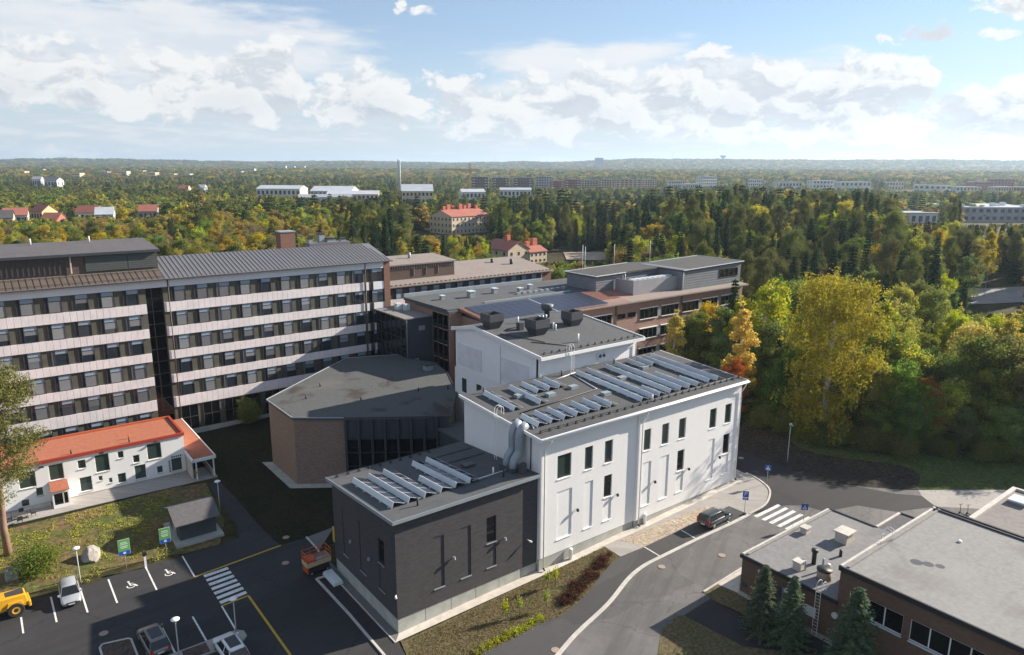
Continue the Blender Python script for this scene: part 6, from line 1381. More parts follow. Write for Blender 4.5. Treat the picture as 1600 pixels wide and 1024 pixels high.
def truss(mb, a, b, w_, n):
    a, b = Vector(a), Vector(b); d_ = (b - a); up_ = Vector((0, 0, 1)) if abs(d_.normalized().z) < .9 else Vector((1, 0, 0)); s_ = d_.cross(up_).normalized() * w_; u_ = s_.cross(d_).normalized() * w_
    cs = [s_ + u_, s_ - u_, -s_ - u_, -s_ + u_]
    for c_ in cs: mb.tube([a + c_, b + c_], .45, 4)
    for k in range(n):
        p_, q_ = a + d_ * (k / n), a + d_ * ((k + 1) / n)
        for i in range(4): mb.tube([p_ + cs[i], q_ + cs[(i + 1) % 4]], .32, 4)
    return mb
truss(MB(), (0, 0, 0), (0, 0, p.z - gz), 1.1, 14).build('mast', M['crane'], tcn, local=True); truss(MB(), (0, 0, zj), (-43, 0, zj + 1), .9, 16).build('jib', M['crane'], tcn, local=True); truss(MB(), (0, 0, zj), (16, 0, zj - .4), .9, 6).build('counter_jib', M['crane'], tcn, local=True)
MB().box(11, 17, -1.3, 1.3, zj - 4, zj - .6).build('counterweight', M['bw_cream'], tcn, local=True); MB().box(-1.8, .8, -2.6, -.9, zj - 3.2, zj - .6).build('cab', M['crane'], tcn, local=True); MB().tube([(0, 0, p.z - gz), (-30, 0, zj + 1.5)], .12, 4).tube([(0, 0, p.z - gz), (14, 0, zj)], .12, 4).build('stay', M['bw_grey'], tcn, local=True)
# road and yard openings in the wood on the right
def far_sheet(name, c4, mat, n=8):
    a, b, c_, d_ = [Vector(p_[:2]) for p_ in c4]; mb = MB()
    vs = []
    for i in range(n + 1):
        for j in range(n + 1):
            p_ = a.lerp(b, i / n).lerp(d_.lerp(c_, i / n), j / n); vs.append((p_.x, p_.y, max(ground_far(p_.x, p_.y), T(p_.x)) + .25))
    mb.add(vs, [(i * (n + 1) + j, (i + 1) * (n + 1) + j, (i + 1) * (n + 1) + j + 1, i * (n + 1) + j + 1) for i in range(n) for j in range(n)])
    o = mb.build(name, M[mat]); o['kind'] = 'structure'
for px, r_ in (((204.81,28.25,2.64), 11), ((212.2,22.58,2.31), 12), ((211.99,89.55,7.82), 9), ((199.43,31.11,1.49), 7), ((271.95,47.32,8.72), 13), ((280.37,40.85,7.84), 13)): CLEAR.append((px[0], px[1], r_))
far_sheet('back_road', ((206.08,37.36,2.65), (230.46,18.65,2.81), (214.42,10.79,1.72), (187.54,31.42,1.55)), 'asphalt_far')
far_sheet('back_lawn', ((278.58,56.09,9.27), (295.87,42.83,9.37), (275.17,32.24,6.22), (255.58,47.27,6.1)), 'grass_green')
far_sheet('side_road', ((211.81,98.51,8.54), (225.86,87.72,8.62), (211.82,79.59,6.65), (198.52,89.8,6.57)), 'asphalt_far')
CLEAR.append((*(194.23,182.58,-0.21)[:2], 18)); far_sheet('play_field', ((199.51,203.74,0.83), (215.19,191.71,0.92), (195.11,169.31,-1.11), (180.75,180.32,-1.2)), 'sand')
rnd = random.Random(5)
# lower growth in front of the places that stay open to view: (px range as angles, how far out, lowest sight line)
OPEN = []
for p0_, p1_, dmax, yl in ((640, 774, 452, 362), (773, 858, 316, 404), (395, 600, 780, 303), (622, 682, 670, 306), (716, 762, 730, 301), (733, 1030, 1270, 291), (1030, 1125, 1310, 288), (1160, 1260, 1360, 289), (1262, 1370, 1260, 292), (1380, 1600, 1360, 296), (1498, 1640, 562, 345), (1398, 1470, 525, 342), (-10, 96, 470, 338), (105, 250, 475, 335), (868, 948, 345, 402), (1530, 1600, 208, 480)):
    OPEN.append((math.degrees(math.atan((p0_ - 800) / 1120)), math.degrees(math.atan((p1_ - 800) / 1120)), dmax, yl))
def sight_limit(d, a, z):
    lim = 99
    for a0_, a1_, dm, yl in OPEN:
        if a0_ - .3 < a < a1_ + .3 and d * math.cos(R(a)) < dm: lim = min(lim, 41 - (yl - 262 - a * .09) * d * math.cos(R(a)) / 1120 - z)
    return lim
cands = []
d = 60.0
while d < 1750:
    step = 5.6 + d * .0062
    half = R(47) if d < 700 else R(43)
    n = int(2 * half * d / step)
    for i in range(n):
        a = R(52.5) - half + 2 * half * (i + rnd.random()) / n; dd = d + rnd.uniform(-.5, .5) * step
        x, y = camx + dd * math.cos(a), camy + dd * math.sin(a)
        if inside((x, y), SITE): continue
        if any((x - cx) ** 2 + (y - cy) ** 2 < r_ * r_ for cx, cy, r_ in CLEAR): continue
        if dd < 140 and a < R(45) and min((Vector((x, y)) - Vector(e)).length for e in EDGE) < 7: continue
        az_ = math.degrees(R(52.5) - a)     # + to the right of the picture
        cands.append((x, y, dd, az_))
    d += step * .86
def kind_at(x, y, d, a):
    """what grows where: gold and brown broadleaves to the left, dark conifers in the middle and right, mixed beyond"""
    sc_ = 70 if d < 480 else 170; v = mnoise.noise(Vector((x / sc_, y / sc_, 3.1))); u_ = rnd.random(); v2 = mnoise.noise(Vector((x / 26, y / 26, 9.0)))
    con = .30 + (.5 if d < 480 else .8) * v + .25 * v2
    if d < 420:
        if a < -13: con -= .22
        elif a < 2: con += .12
        elif a < 14: con += .14
        elif d > 180: con += .36
        else: con -= .15
    elif d < 900: con += .06 + (.12 if a > 3 else 0)
    else: con += .12
    if rnd.random() < con: return 'spruce' if (rnd.random() < (.75 if -14 < a < 14 else .58)) else 'pine'
    w_ = dict(yellow=2, lime=2.2, olive=2.4, green=2.2, gold=2.2, brown=1.0, orange=.22)
    if a < -13: w_.update(gold=4.2, brown=2.6, yellow=2.4, olive=3.2, green=1.2, lime=1.4, orange=.12)
    if a > 14 and d < 240: w_.update(green=4.5, olive=4.2, gold=.7, yellow=1.2, brown=.7, lime=1.6)
    if a > 2 and 140 < d < 420: w_.update(lime=4.2, yellow=3.0, olive=1.8, green=2.2, gold=1.2, brown=.5, orange=.2)
    if d > 500: w_.update(gold=2, olive=4, yellow=1.0, brown=1.2, lime=1.6, green=3, orange=.05)
    t = rnd.uniform(0, sum(w_.values()))
    for k, vv in w_.items():
        t -= vv
        if t <= 0: return k
    return 'olive'
trees = []
for x, y, d, a in cands:
    k = kind_at(x, y, d, a)
    h = rnd.uniform(11.5, 18) if k not in ('spruce', 'pine') else rnd.uniform(14.5, 22.5)
    if d < 150 and a > 14: h *= .86 if k not in ('pine', 'spruce') else .95
    if a < -10 and d < 330: h *= .92
    if k == 'brown': h *= .9
    if d > 480: h *= .66 if -9 < a < 20 else .78
    if d < 480 and -14 < a < 5 and k in ('spruce', 'pine'): h *= 1.12
    if d > 150:
        lim = sight_limit(d, a, ground_far(x, y))
        if lim < 4.5: continue
        h = min(h, lim * rnd.uniform(.8, 1.0))
    trees.append([h / d, k, x, y, d, a, h])
SEEN = lambda t: abs(t[5]) < 37.5
trees.sort(key=lambda t: -(t[0] if SEEN(t) else 0))
def where(d, a):
    s = 'at the left' if a < -22 else 'left of centre' if a < -8 else 'near the centre' if a < 8 else 'right of centre' if a < 22 else 'at the right'
    dd = 'first rows' if d < 150 else 'nearer rows' if d < 260 else 'middle rows'
    return dd, s
def PLU(n_): return n_ + ('es' if n_.endswith('ch') else 's')
for t in trees[:250]:
    _, k, x, y, d, a, h = t; dd, s = where(d, a)
    plant(k, x, y, h, '%s in the %s of the wood, %s' % (LBL[k], dd, s), '%s, %s, %s' % (PLU(LBL[k]), dd, s), var=rnd.randrange(3), rz=rnd.uniform(0, 6.28), wide=rnd.uniform(.75, 1.1) * (.82 if k in ('pine', 'spruce') else 1), zb=(ground_far(x, y) - .1 if d > 170 else None))

def scatter(name, protos_me, pts, label):
    """countless far trees: one object per kind, instanced on points with geometry nodes"""
    if not pts: return
    me = bpy.data.meshes.new(name); me.from_pydata([p[:3] for p in pts], [], [])
    for an, idx in (('rz', 3), ('sw', 4), ('sh', 5)):
        at_ = me.attributes.new(an, 'FLOAT', 'POINT'); at_.data.foreach_set('value', [p[idx] for p in pts])
    o = inst(name, me); tag(o, label, None, None, 'stuff')
    po_ = bpy.data.objects.new('leaf_source', protos_me)
    ng = bpy.data.node_groups.new(name, 'GeometryNodeTree')
    ng.interface.new_socket('Geometry', in_out='INPUT', socket_type='NodeSocketGeometry'); ng.interface.new_socket('Geometry', in_out='OUTPUT', socket_type='NodeSocketGeometry')
    N = ng.nodes; gi = N.new('NodeGroupInput'); go = N.new('NodeGroupOutput'); ip = N.new('GeometryNodeInstanceOnPoints'); oi = N.new('GeometryNodeObjectInfo'); oi.inputs['Object'].default_value = po_; oi.inputs['As Instance'].default_value = True
    def na(n_): q_ = N.new('GeometryNodeInputNamedAttribute'); q_.data_type = 'FLOAT'; q_.inputs[0].default_value = n_; return q_.outputs[0]
    cs = N.new('ShaderNodeCombineXYZ'); cr = N.new('ShaderNodeCombineXYZ'); sw = na('sw')
    L = ng.links; L.new(sw, cs.inputs[0]); L.new(sw, cs.inputs[1]); L.new(na('sh'), cs.inputs[2]); L.new(na('rz'), cr.inputs[2])
    L.new(gi.outputs[0], ip.inputs['Points']); L.new(oi.outputs['Geometry'], ip.inputs['Instance']); L.new(cs.outputs[0], ip.inputs['Scale']); L.new(cr.outputs[0], ip.inputs['Rotation']); L.new(ip.outputs[0], go.inputs[0])
    md_ = o.modifiers.new('trees', 'NODES'); md_.node_group = ng
    return o
far_pts = {k: [] for k in FAR}
mid_pts = {}
for t in trees[250:]:
    _, k, x, y, d, a, h = t
    if d < 430: mid_pts.setdefault((k, rnd.randrange(len(NEAR[k]))), []).append((x, y, (ground_far(x, y) if d > 170 else T(x)) - .1, rnd.uniform(0, 6.28), h / 15 * rnd.uniform(.75, 1.1) * (.82 if k in ('pine', 'spruce') else 1), h / 15))
    else: far_pts[k].append((x, y, ground_far(x, y) - .3, rnd.uniform(0, 6.28), h / 15 * (rnd.uniform(1.15, 1.8) if k not in ('spruce', 'pine') else rnd.uniform(.95, 1.4)), h / 15 * rnd.uniform(.9, 1.15)))
# beyond: whole stands, drawn with broader crowns
d = 1750.0
while d < 7500:
    step = 10 + d * .0075; half = R(42); n = int(2 * half * d / step)
    for i in range(n):
        a = R(52.5) - half + 2 * half * (i + rnd.random()) / n; dd = d + rnd.uniform(-.5, .5) * step; x, y = camx + dd * math.cos(a), camy + dd * math.sin(a)
        v = mnoise.noise(Vector((x / 420, y / 420, 1.0)))
        if v < -.25 and rnd.random() < .75: continue
        if any((x - cx) ** 2 + (y - cy) ** 2 < r_ * r_ for cx, cy, r_ in CLEAR): continue
        k = rnd.choice(['spruce', 'pine', 'spruce', 'olive', 'gold', 'green', 'yellow', 'olive']) if v > -.1 else rnd.choice(['gold', 'olive', 'yellow', 'brown', 'green', 'pine'])
        h = rnd.uniform(12, 19)
        far_pts[k].append((x, y, ground_far(x, y) - .5, rnd.uniform(0, 6.28), h / 15 * (1.2 + step / 17), h / 15))
    d += step * 1.05
for k in FAR: scatter('far_forest', FAR[k][0], far_pts[k], 'far woodland of %s reaching to the horizon' % PLU(LBL[k]))
for (k, vr), pts in mid_pts.items(): scatter('forest', NEAR[k][vr][1], pts, 'wood of %s filling in behind the front rows' % PLU(LBL[k]))

und = []
for i in range(len(EDGE) - 1):
    for k in range(14):
        p = Vector(EDGE[i]).lerp(Vector(EDGE[i + 1]), re_.random()); und.append((p.x + re_.uniform(-1.0, 5), p.y + re_.uniform(-1, 2), 1.8, re_.uniform(0, 6), re_.uniform(.5, .95), re_.uniform(.6, 1.3)))
scatter('undergrowth', SPECIAL['bush'][1], und, 'low leafy undergrowth along the forest edge')

# ------------------------------------------------------------------ vehicles
M['car_silver'] = solidmat('car_silver', (.46, .48, .50), .28, .35, .5, .6); M['car_bronze'] = solidmat('car_bronze', (.20, .18, .165), .3, .45, .5, .6)
M['car_white'] = solidmat('car_white', (.70, .70, .70), .3, 0, .5, .6); M['car_navy'] = solidmat('car_navy', (.045, .055, .065), .28, .3, .5, .7)
M['car_glass'] = solidmat('car_glass', (.012, .014, .017), .05, 0, .6); M['rim'] = solidmat('rim', (.42, .42, .43), .35, .6); M['lamp_red'] = solidmat('lamp_red', (.45, .02, .015), .3); M['lamp_clear'] = solidmat('lamp_clear', (.7, .7, .7), .15)
M['loader_yellow'] = plain('loader_yellow', (.62, .33, .02), .4, .06); M['lift_orange'] = plain('lift_orange', (.52, .10, .025), .45, .1); M['lift_cream'] = plain('lift_cream', (.52, .44, .27), .6, .08)
def loft(rings):
    mb = MB(); n = len(rings[0]); vs = [p for r_ in rings for p in r_]
    fs = [(i * n + k, i * n + (k + 1) % n, (i + 1) * n + (k + 1) % n, (i + 1) * n + k) for i in range(len(rings) - 1) for k in range(n)]
    fs += [tuple(range(n - 1, -1, -1)), tuple(range((len(rings) - 1) * n, len(rings) * n))]
    return mb.add(vs, fs)
def car(name, label, x, y, rz, paint, L=4.2, Wd=1.76, H=1.52, tail='hatch', sunroof=False, group='parked cars', hood=.92):
    """local +x is forward"""
    t = thing(name, label, 'car', (x, y, T(x) + .01), rz, group); h = L / 2; w_ = Wd / 2; bl = .90
    def ring(px, ht, wk, zb=.24):     # lower body cross-section
        return [(px, -w_ * wk * .93, zb), (px, -w_ * wk, zb + .16), (px, -w_ * wk, ht * .72), (px, -w_ * wk * .95, ht * .93), (px, -w_ * wk * .80, ht), (px, w_ * wk * .80, ht), (px, w_ * wk * .95, ht * .93), (px, w_ * wk, ht * .72), (px, w_ * wk, zb + .16), (px, w_ * wk * .93, zb)]
    bk = .62 if tail == 'sedan' else .0
    st_ = [(-h, bl * .80, .80, .36), (-h + .10, bl * .97, .93, .28), (-h + .45, bl * 1.0, .99, .24), (-h * .3, bl * 1.0, 1.0, .22), (h * .28, bl * .985, 1.0, .22), (h * .62, bl * hood, .985, .24), (h - .22, bl * .83, .93, .27), (h - .05, bl * .70, .84, .32), (h, bl * .58, .74, .38)]
    loft([ring(a, b, c_, d_) for a, b, c_, d_ in st_]).build('body', M[paint], t, smooth=True, local=True)
    # glasshouse and roof
    x0b, x0t, x1t, x1b = -h + .06 + bk, -h + .42 + bk * 1.1, h * .13, h * .50
    if tail == 'wagon': x0b, x0t = -h + .05, -h + .28
    def gr(px, z, wk): return [(px, -w_ * wk, z), (px, w_ * wk, z)]
    zt = H - .06
    g4 = [(x0b, -w_ * .90, bl * .97), (x1b, -w_ * .90, bl * .97), (x1b, w_ * .90, bl * .97), (x0b, w_ * .90, bl * .97)]; t4 = [(x0t, -w_ * .70, zt), (x1t, -w_ * .70, zt), (x1t, w_ * .70, zt), (x0t, w_ * .70, zt)]
    MB().hexa(g4, t4).build('windows', M['car_glass'], t, local=True)
    rr = []
    for px, dz in ((x0t - .06, -.02), (x0t + .25, .035), ((x0t + x1t) / 2, .06), (x1t - .25, .04), (x1t + .05, -.015)):
        rr.append([(px, -w_ * .735, zt - .05 + dz * .3), (px, -w_ * .66, zt + dz * .8), (px, 0, zt + .02 + dz), (px, w_ * .66, zt + dz * .8), (px, w_ * .735, zt - .05 + dz * .3), (px, 0, zt - .06)])
    loft(rr).build('roof', M[paint], t, smooth=True, local=True)
    pl_ = []
    for s_ in (-1, 1):
        for (ax_, bx_, wd_) in ((x0b + .02, x0t + .02, .11), (x1b - .03, x1t - .02, .07), ((x0b + x1b) / 2 - .1, (x0t + x1t) / 2 - .02, .06)):
            p_ = MB().hexa([(ax_ - wd_, s_ * w_ * .905 - .012, bl * .96), (ax_ + wd_, s_ * w_ * .905 - .012, bl * .96), (ax_ + wd_, s_ * w_ * .905 + .012, bl * .96), (ax_ - wd_, s_ * w_ * .905 + .012, bl * .96)], [(bx_ - wd_ * .8, s_ * w_ * .708 - .012, zt), (bx_ + wd_ * .8, s_ * w_ * .708 - .012, zt), (bx_ + wd_ * .8, s_ * w_ * .708 + .012, zt), (bx_ - wd_ * .8, s_ * w_ * .708 + .012, zt)])
            p_.build('pillar', M[paint], t, local=True)
        MB().hexa([(x1b - .2, s_ * w_ * .95, bl), (x1b - .02, s_ * w_ * .95, bl), (x1b - .02, s_ * (w_ + .16), bl + .02), (x1b - .2, s_ * (w_ + .16), bl + .02)], [(x1b - .18, s_ * w_ * .95, bl + .15), (x1b - .05, s_ * w_ * .95, bl + .15), (x1b - .05, s_ * (w_ + .15), bl + .15), (x1b - .18, s_ * (w_ + .15), bl + .15)]).build('mirror', M[paint], t, local=True)
        MB().hexa([(h - .30, s_ * w_ * .80, bl * .60), (h - .06, s_ * w_ * .56, bl * .56), (h - .06, s_ * w_ * .60, bl * .56), (h - .30, s_ * w_ * .955, bl * .60)], [(h - .34, s_ * w_ * .78, bl * .80), (h - .12, s_ * w_ * .54, bl * .71), (h - .11, s_ * w_ * .62, bl * .70), (h - .33, s_ * w_ * .955, bl * .78)]).build('headlight', M['lamp_clear'], t, local=True)
        MB().box(-h - .015, -h + .14, min(s_ * w_ * .62, s_ * w_ * .90), max(s_ * w_ * .62, s_ * w_ * .90), bl * .62, bl * .93 if tail != 'wagon' else bl * 1.25).build('tail_light', M['lamp_red'], t, local=True)
        for wx in (-h * .60, h * .62):
            wl_ = MB().lathe([(.20, -.10), (.31, -.10), (.325, -.06), (.325, .06), (.31, .10), (.20, .10)], 18).build('wheel', M['tyre'], t, smooth=False, local=True); wl_.rotation_euler = (R(90), 0, 0); wl_.location = (wx, s_ * (w_ - .10), .325)
            ri = MB().lathe([(.02, -.112), (.20, -.108), (.21, 0), (.20, .108), (.02, .112)], 14).build('rim', M['rim'], wl_, local=True)
    MB().box(-h - .02, -h + .05, -.26, .26, bl * .48, bl * .62).build('number_plate', M['paint'], t, local=True); MB().box(h - .05, h + .015, -.26, .26, .38, .48).build('number_plate', M['paint'], t, local=True)
    MB().box(h - .08, h + .005, -w_ * .5, w_ * .5, .50, .60).build('grille', M['black_metal'], t, local=True)
    if sunroof: MB().box(x0t + .35, x1t - .18, -w_ * .5, w_ * .5, zt + .055, zt + .085).build('sunroof', M['car_glass'], t, local=True)
    return t
car('hatchback', 'silver hatchback parked nose out below the lawn', ((-23.09,22)[0] + (-22.78,26.82)[0]) / 2 + .25, 24.1, R(-92), 'car_silver', 4.0, 1.72, 1.52)
car('suv', 'grey bronze car with glass roof parked by the planted island', -17.75, 11.6, R(93), 'car_bronze', 4.5, 1.86, 1.6, sunroof=True)
car('suv', 'white car with dark roof window at the bottom picture edge', (-12.92,7.46)[0] + .15, 6.3, R(93), 'car_white', 4.5, 1.84, 1.6, sunroof=True)
car('estate_car', 'dark estate car parked in the bay along the street', 38.05, -5.55, R(1.5), 'car_navy', 4.7, 1.84, 1.56, tail='wagon')

# wheel loader at the left edge
wl = thing('wheel_loader', 'yellow wheel loader cut by the left picture edge', 'loader', ((-28.59,24.3)[0], (-28.59,24.3)[1] + .2, 0), R(184))
MB().hexa([(-2.6, -.85, .75), (-.2, -.85, .75), (-.2, .85, .75), (-2.6, .85, .75)], [(-2.45, -.7, 1.85), (-.2, -.8, 2.05), (-.2, .8, 2.05), (-2.45, .7, 1.85)]).build('engine_cover', M['loader_yellow'], wl, local=True, bevel=.08)
MB().box(-2.3, -.9, -.45, .45, 1.9, 2.0).build('grille', M['dark_frame'], wl, local=True); MB().box(-2.75, -2.5, -.9, .9, .55, 1.15).build('counterweight', M['loader_yellow'], wl, local=True, bevel=.06)
MB().hexa([(-.35, -.72, 1.2), (1.0, -.72, 1.2), (1.0, .72, 1.2), (-.35, .72, 1.2)], [(-.25, -.66, 2.85), (.8, -.66, 2.85), (.8, .66, 2.85), (-.25, .66, 2.85)]).build('cab', M['car_glass'], wl, local=True)
MB().box(-.45, 1.0, -.78, .78, 2.85, 3.05).build('cab_roof', M['loader_yellow'], wl, local=True, bevel=.05)
for cx in (-.33, .92):
    for cy in (-.7, .7): MB().tube([(cx, cy, 1.2), (cx * .85, cy * .93, 2.86)], .05, 5).build('cab_post', M['dark_frame'], wl, local=True)
MB().box(.2, 2.2, -.5, .5, .7, 1.4).build('front_frame', M['loader_yellow'], wl, local=True, bevel=.05)
for s_ in (-.45, .45): MB().tube([(1.0, s_, 1.5), (2.3, s_, 1.3), (3.2, s_, .5)], .12, 6).build('lift_arm', M['loader_yellow'], wl, local=True)
MB().hexa([(3.0, -1.2, .08), (4.1, -1.2, .05), (4.1, 1.2, .05), (3.0, 1.2, .08)], [(2.9, -1.2, 1.0), (3.2, -1.2, .95), (3.2, 1.2, .95), (2.9, 1.2, 1.0)]).build('bucket', M['dark_frame'], wl, local=True)
for wx in (-1.5, 1.5):
    for s_ in (-1, 1):
        w2_ = MB().lathe([(.35, -.22), (.62, -.24), (.68, -.16), (.68, .16), (.62, .24), (.35, .22)], 20).build('wheel', M['tyre'], wl, local=True); w2_.rotation_euler = (R(90), 0, 0); w2_.location = (wx, s_ * .85, .68)
        MB().lathe([(.04, -.2), (.34, -.24), (.36, 0), (.34, .24), (.04, .2)], 16).build('rim', M['loader_yellow'], w2_, local=True)
        MB().hexa([(wx - .65, s_ * .62 - .2, 1.1), (wx + .65, s_ * .62 - .2, 1.1), (wx + .65, s_ * .62 + .35 * (s_ > 0) + .05, 1.1), (wx - .65, s_ * .62 + .35 * (s_ > 0) + .05, 1.1)], [(wx - .5, s_ * .62 - .2, 1.45), (wx + .5, s_ * .62 - .2, 1.45), (wx + .5, s_ * .62 + .35 * (s_ > 0), 1.45), (wx - .5, s_ * .62 + .35 * (s_ > 0), 1.45)]).build('mudguard', M['loader_yellow'], wl, local=True)
MB().cyl((-.1, .5, 3.05), (-.1, .5, 3.2), .08, n=8).build('beacon', M['lift_orange'], wl, local=True)

# scissor lift by the dark wing
sx, sy = ((-2.21,13.94)[0] + .55), 14.35
sl_t = thing('scissor_lift', 'orange scissor lift with railed basket by the charcoal wall', 'lift', (sx, sy, 0), R(2))
MB().box(-1.15, 1.15, -.62, .62, .25, .75).build('chassis', M['black_metal'], sl_t, local=True, bevel=.03)
for wx in (-.85, .85):
    for s_ in (-1, 1):
        w2_ = MB().lathe([(.12, -.09), (.25, -.09), (.27, -.05), (.27, .05), (.25, .09), (.12, .09)], 14).build('wheel', M['tyre'], sl_t, local=True); w2_.rotation_euler = (R(90), 0, 0); w2_.location = (wx, s_ * .62, .27); MB().lathe([(.02, -.095), (.13, -.09), (.13, .09), (.02, .095)], 10).build('rim', M['rim'], w2_, local=True)
for k in range(3):
    z = .78 + k * .13
    for s_ in (-.4, .4): MB().tube([(-1.0, s_, z), (1.0, s_, z + .12)], .05, 4).build('scissor_arm', M['lift_orange'], sl_t, local=True); MB().tube([(-1.0, s_ * .85, z + .12), (1.0, s_ * .85, z)], .05, 4).build('scissor_arm', M['lift_orange'], sl_t, local=True)
MB().box(-1.3, 1.3, -.68, .68, 1.2, 1.32).build('platform', M['galv'], sl_t, local=True)
for b in ((-1.3, 1.3, -.70, -.66), (-1.3, 1.3, .66, .70), (-1.32, -1.28, -.66, .66), (1.28, 1.32, -.66, .66)): MB().box(*b, 1.0, 1.5).build('side_plate', M['lift_cream'], sl_t, local=True)
rl = MB()
for z in (1.55, 1.95, 2.4):
    for a, b in (((-1.3, -.68), (1.3, -.68)), ((1.3, -.68), (1.3, .68)), ((1.3, .68), (-1.3, .68)), ((-1.3, .68), (-1.3, -.68))): rl.tube([(*a, z), (*b, z)], .035, 5)
for px_ in (-1.3, -.45, .45, 1.3):
    for s_ in (-.68, .68): rl.tube([(px_, s_, 1.3), (px_, s_, 2.4)], .035, 5)
rl.build('guard_rail', M['lift_orange'], sl_t, local=True); MB().box(-1.2, -.3, -.64, .64, 1.5, 1.75).build('control_box', M['lift_orange'], sl_t, local=True); MB().box(-1.28, -1.14, -.60, .60, .3, 1.05).build('entry_ladder', M['lift_orange'], sl_t, local=True)
mt = MB(); x_, y_ = (-1.03,11.86)
one('pallet_stack', MB().hexa([(x_ - .55, y_ - 1.5, 0.02), (x_ + .55, y_ - 1.5, .02), (x_ + .55, y_ + 1.4, .02), (x_ - .55, y_ + 1.4, .02)], [(x_ - .45, y_ - 1.4, .42), (x_ + .45, y_ - 1.4, .42), (x_ + .45, y_ + 1.3, .42), (x_ - .45, y_ + 1.3, .42)]), M['alu'], 'low stack of metal rails lying beside the scissor lift', 'stack', bevel=.05)

# ------------------------------------------------------------------ signs, lamps, stones, furniture
M['sign_blue'] = solidmat('sign_blue', (.015, .11, .48), .4); M['sign_green'] = solidmat('sign_green', (.14, .42, .10), .45); M['sign_white'] = solidmat('sign_white', (.80, .80, .80), .45); M['sign_black'] = solidmat('sign_black', (.015, .015, .015), .5); M['sign_yellow'] = solidmat('sign_yellow', (.70, .45, .03), .45)
def text_mesh(s_, size, mat):
    cu = bpy.data.curves.new('lettering', 'FONT'); cu.body = s_; cu.size = size; cu.extrude = .004; cu.align_x = 'CENTER'; cu.align_y = 'CENTER'
    tmp = bpy.data.objects.new('lettering', cu); link(tmp)
    me = bpy.data.meshes.new_from_object(tmp.evaluated_get(bpy.context.evaluated_depsgraph_get())); bpy.data.objects.remove(tmp); me.materials.append(M[mat]); return me
def sign(name, label, x, y, h, face, cat='sign', kind='P'):
    """post with plates; face = direction the front looks to (radians)"""
    t = thing(name, label, cat, (x, y, T(x)), face + math.pi / 2)         # local -y is the front
    MB().tube([(0, .04, 0), (0, .04, h)], .032, 8).build('post', M['galv_pole'], t, smooth=True, local=True)
    if kind == 'P':
        b = MB().box(-.32, .32, -.02, 0, h - .75, h).build('plate', M['sign_blue'], t, local=True); MB().box(-.345, .345, -.012, .006, h - .775, h + .025).build('border', M['sign_white'], b, local=True)
        o = inst('lettering', text_mesh('P', .72, 'sign_white'), b, (0, -.026, h - .36)); o.rotation_euler = (R(90), 0, 0)
        MB().box(-.32, .32, -.02, 0, h - 1.1, h - .82).build('plate', M['sign_blue'], t, local=True); MB().box(-.18, .18, -.026, -.02, h - 1.0, h - .92).build('symbol', M['sign_white'], t, local=True); MB().cyl((0, .04, 0), (0, .04, .22), .2, n=10).build('foot', M['black_metal'], t, local=True)
    elif kind == 'cross':
        b = MB().box(-.36, .36, -.02, 0, h - .72, h).build('plate', M['sign_blue'], t, local=True)
        tri = MB().add([(-.27, -.026, h - .62), (.27, -.026, h - .62), (0, -.026, h - .10)], [(0, 1, 2)]); tri.build('triangle', M['sign_white'], b, local=True)
        mn = MB().cyl((0, -.027, h - .27), (0, -.031, h - .27), .045, n=8)
        for a, c_ in (((0, -.32), (.01, -.45)), ((.01, -.45), (-.07, -.58)), ((.01, -.45), (.08, -.58)), ((0, -.35), (-.09, -.44)), ((0, -.35), (.08, -.42))): mn.tube([(a[0], -.029, h + a[1]), (c_[0], -.029, h + c_[1])], .018, 4)
        mn.build('walking_figure', M['sign_black'], b, local=True)
    elif kind == 'charge':
        b = MB().box(-.52, .52, -.02, 0, h - 1.25, h).build('plate', M['sign_green'], t, local=True)
        MB().box(-.545, .545, -.012, .006, h - 1.72, h + .025).build('border', M['sign_white'], t, local=True)
        for k, (w_, z) in enumerate(((.30, .32), (.36, .5), (.36, .74), (.30, .9))): MB().box(-w_, w_, -.026, -.02, h - z - .05, h - z + .02).build('text_line', M['sign_white'], b, local=True)
        b2 = MB().box(-.52, .52, -.02, 0, h - 1.70, h - 1.27).build('plate', M['sign_blue'], t, local=True)
        MB().box(-.12, .12, -.026, -.02, h - 1.6, h - 1.38).build('symbol', M['sign_white'], b2, local=True)
    return t
toCam = lambda x, y: math.atan2(camy - y, camx - x)
sign('parking_sign', 'blue P parking sign at the end of the street bays', 41.9, -6.75, 3.0, toCam(41.9, -6.8), kind='P')
sign('crossing_sign', 'blue pedestrian crossing sign on the paved corner', 50.7, -3.9, 2.6, toCam(50, -4), kind='cross')
sign('crossing_sign', 'blue pedestrian crossing sign behind the brick hall roof', 44.9, -12.4, 2.6, toCam(45, -12) + .25, kind='cross')
sign('charging_sign', 'green and blue parking sign nearer the boulder', (-17.38,26.42)[0], (-17.38,26.42)[1], 3.4, toCam(-17, 26) + .1, kind='charge')
sign('charging_sign', 'green and blue parking sign nearer the shed', (-13.45,26.61)[0], (-13.45,26.61)[1], 3.35, toCam(-13, 26) + .1, kind='charge')
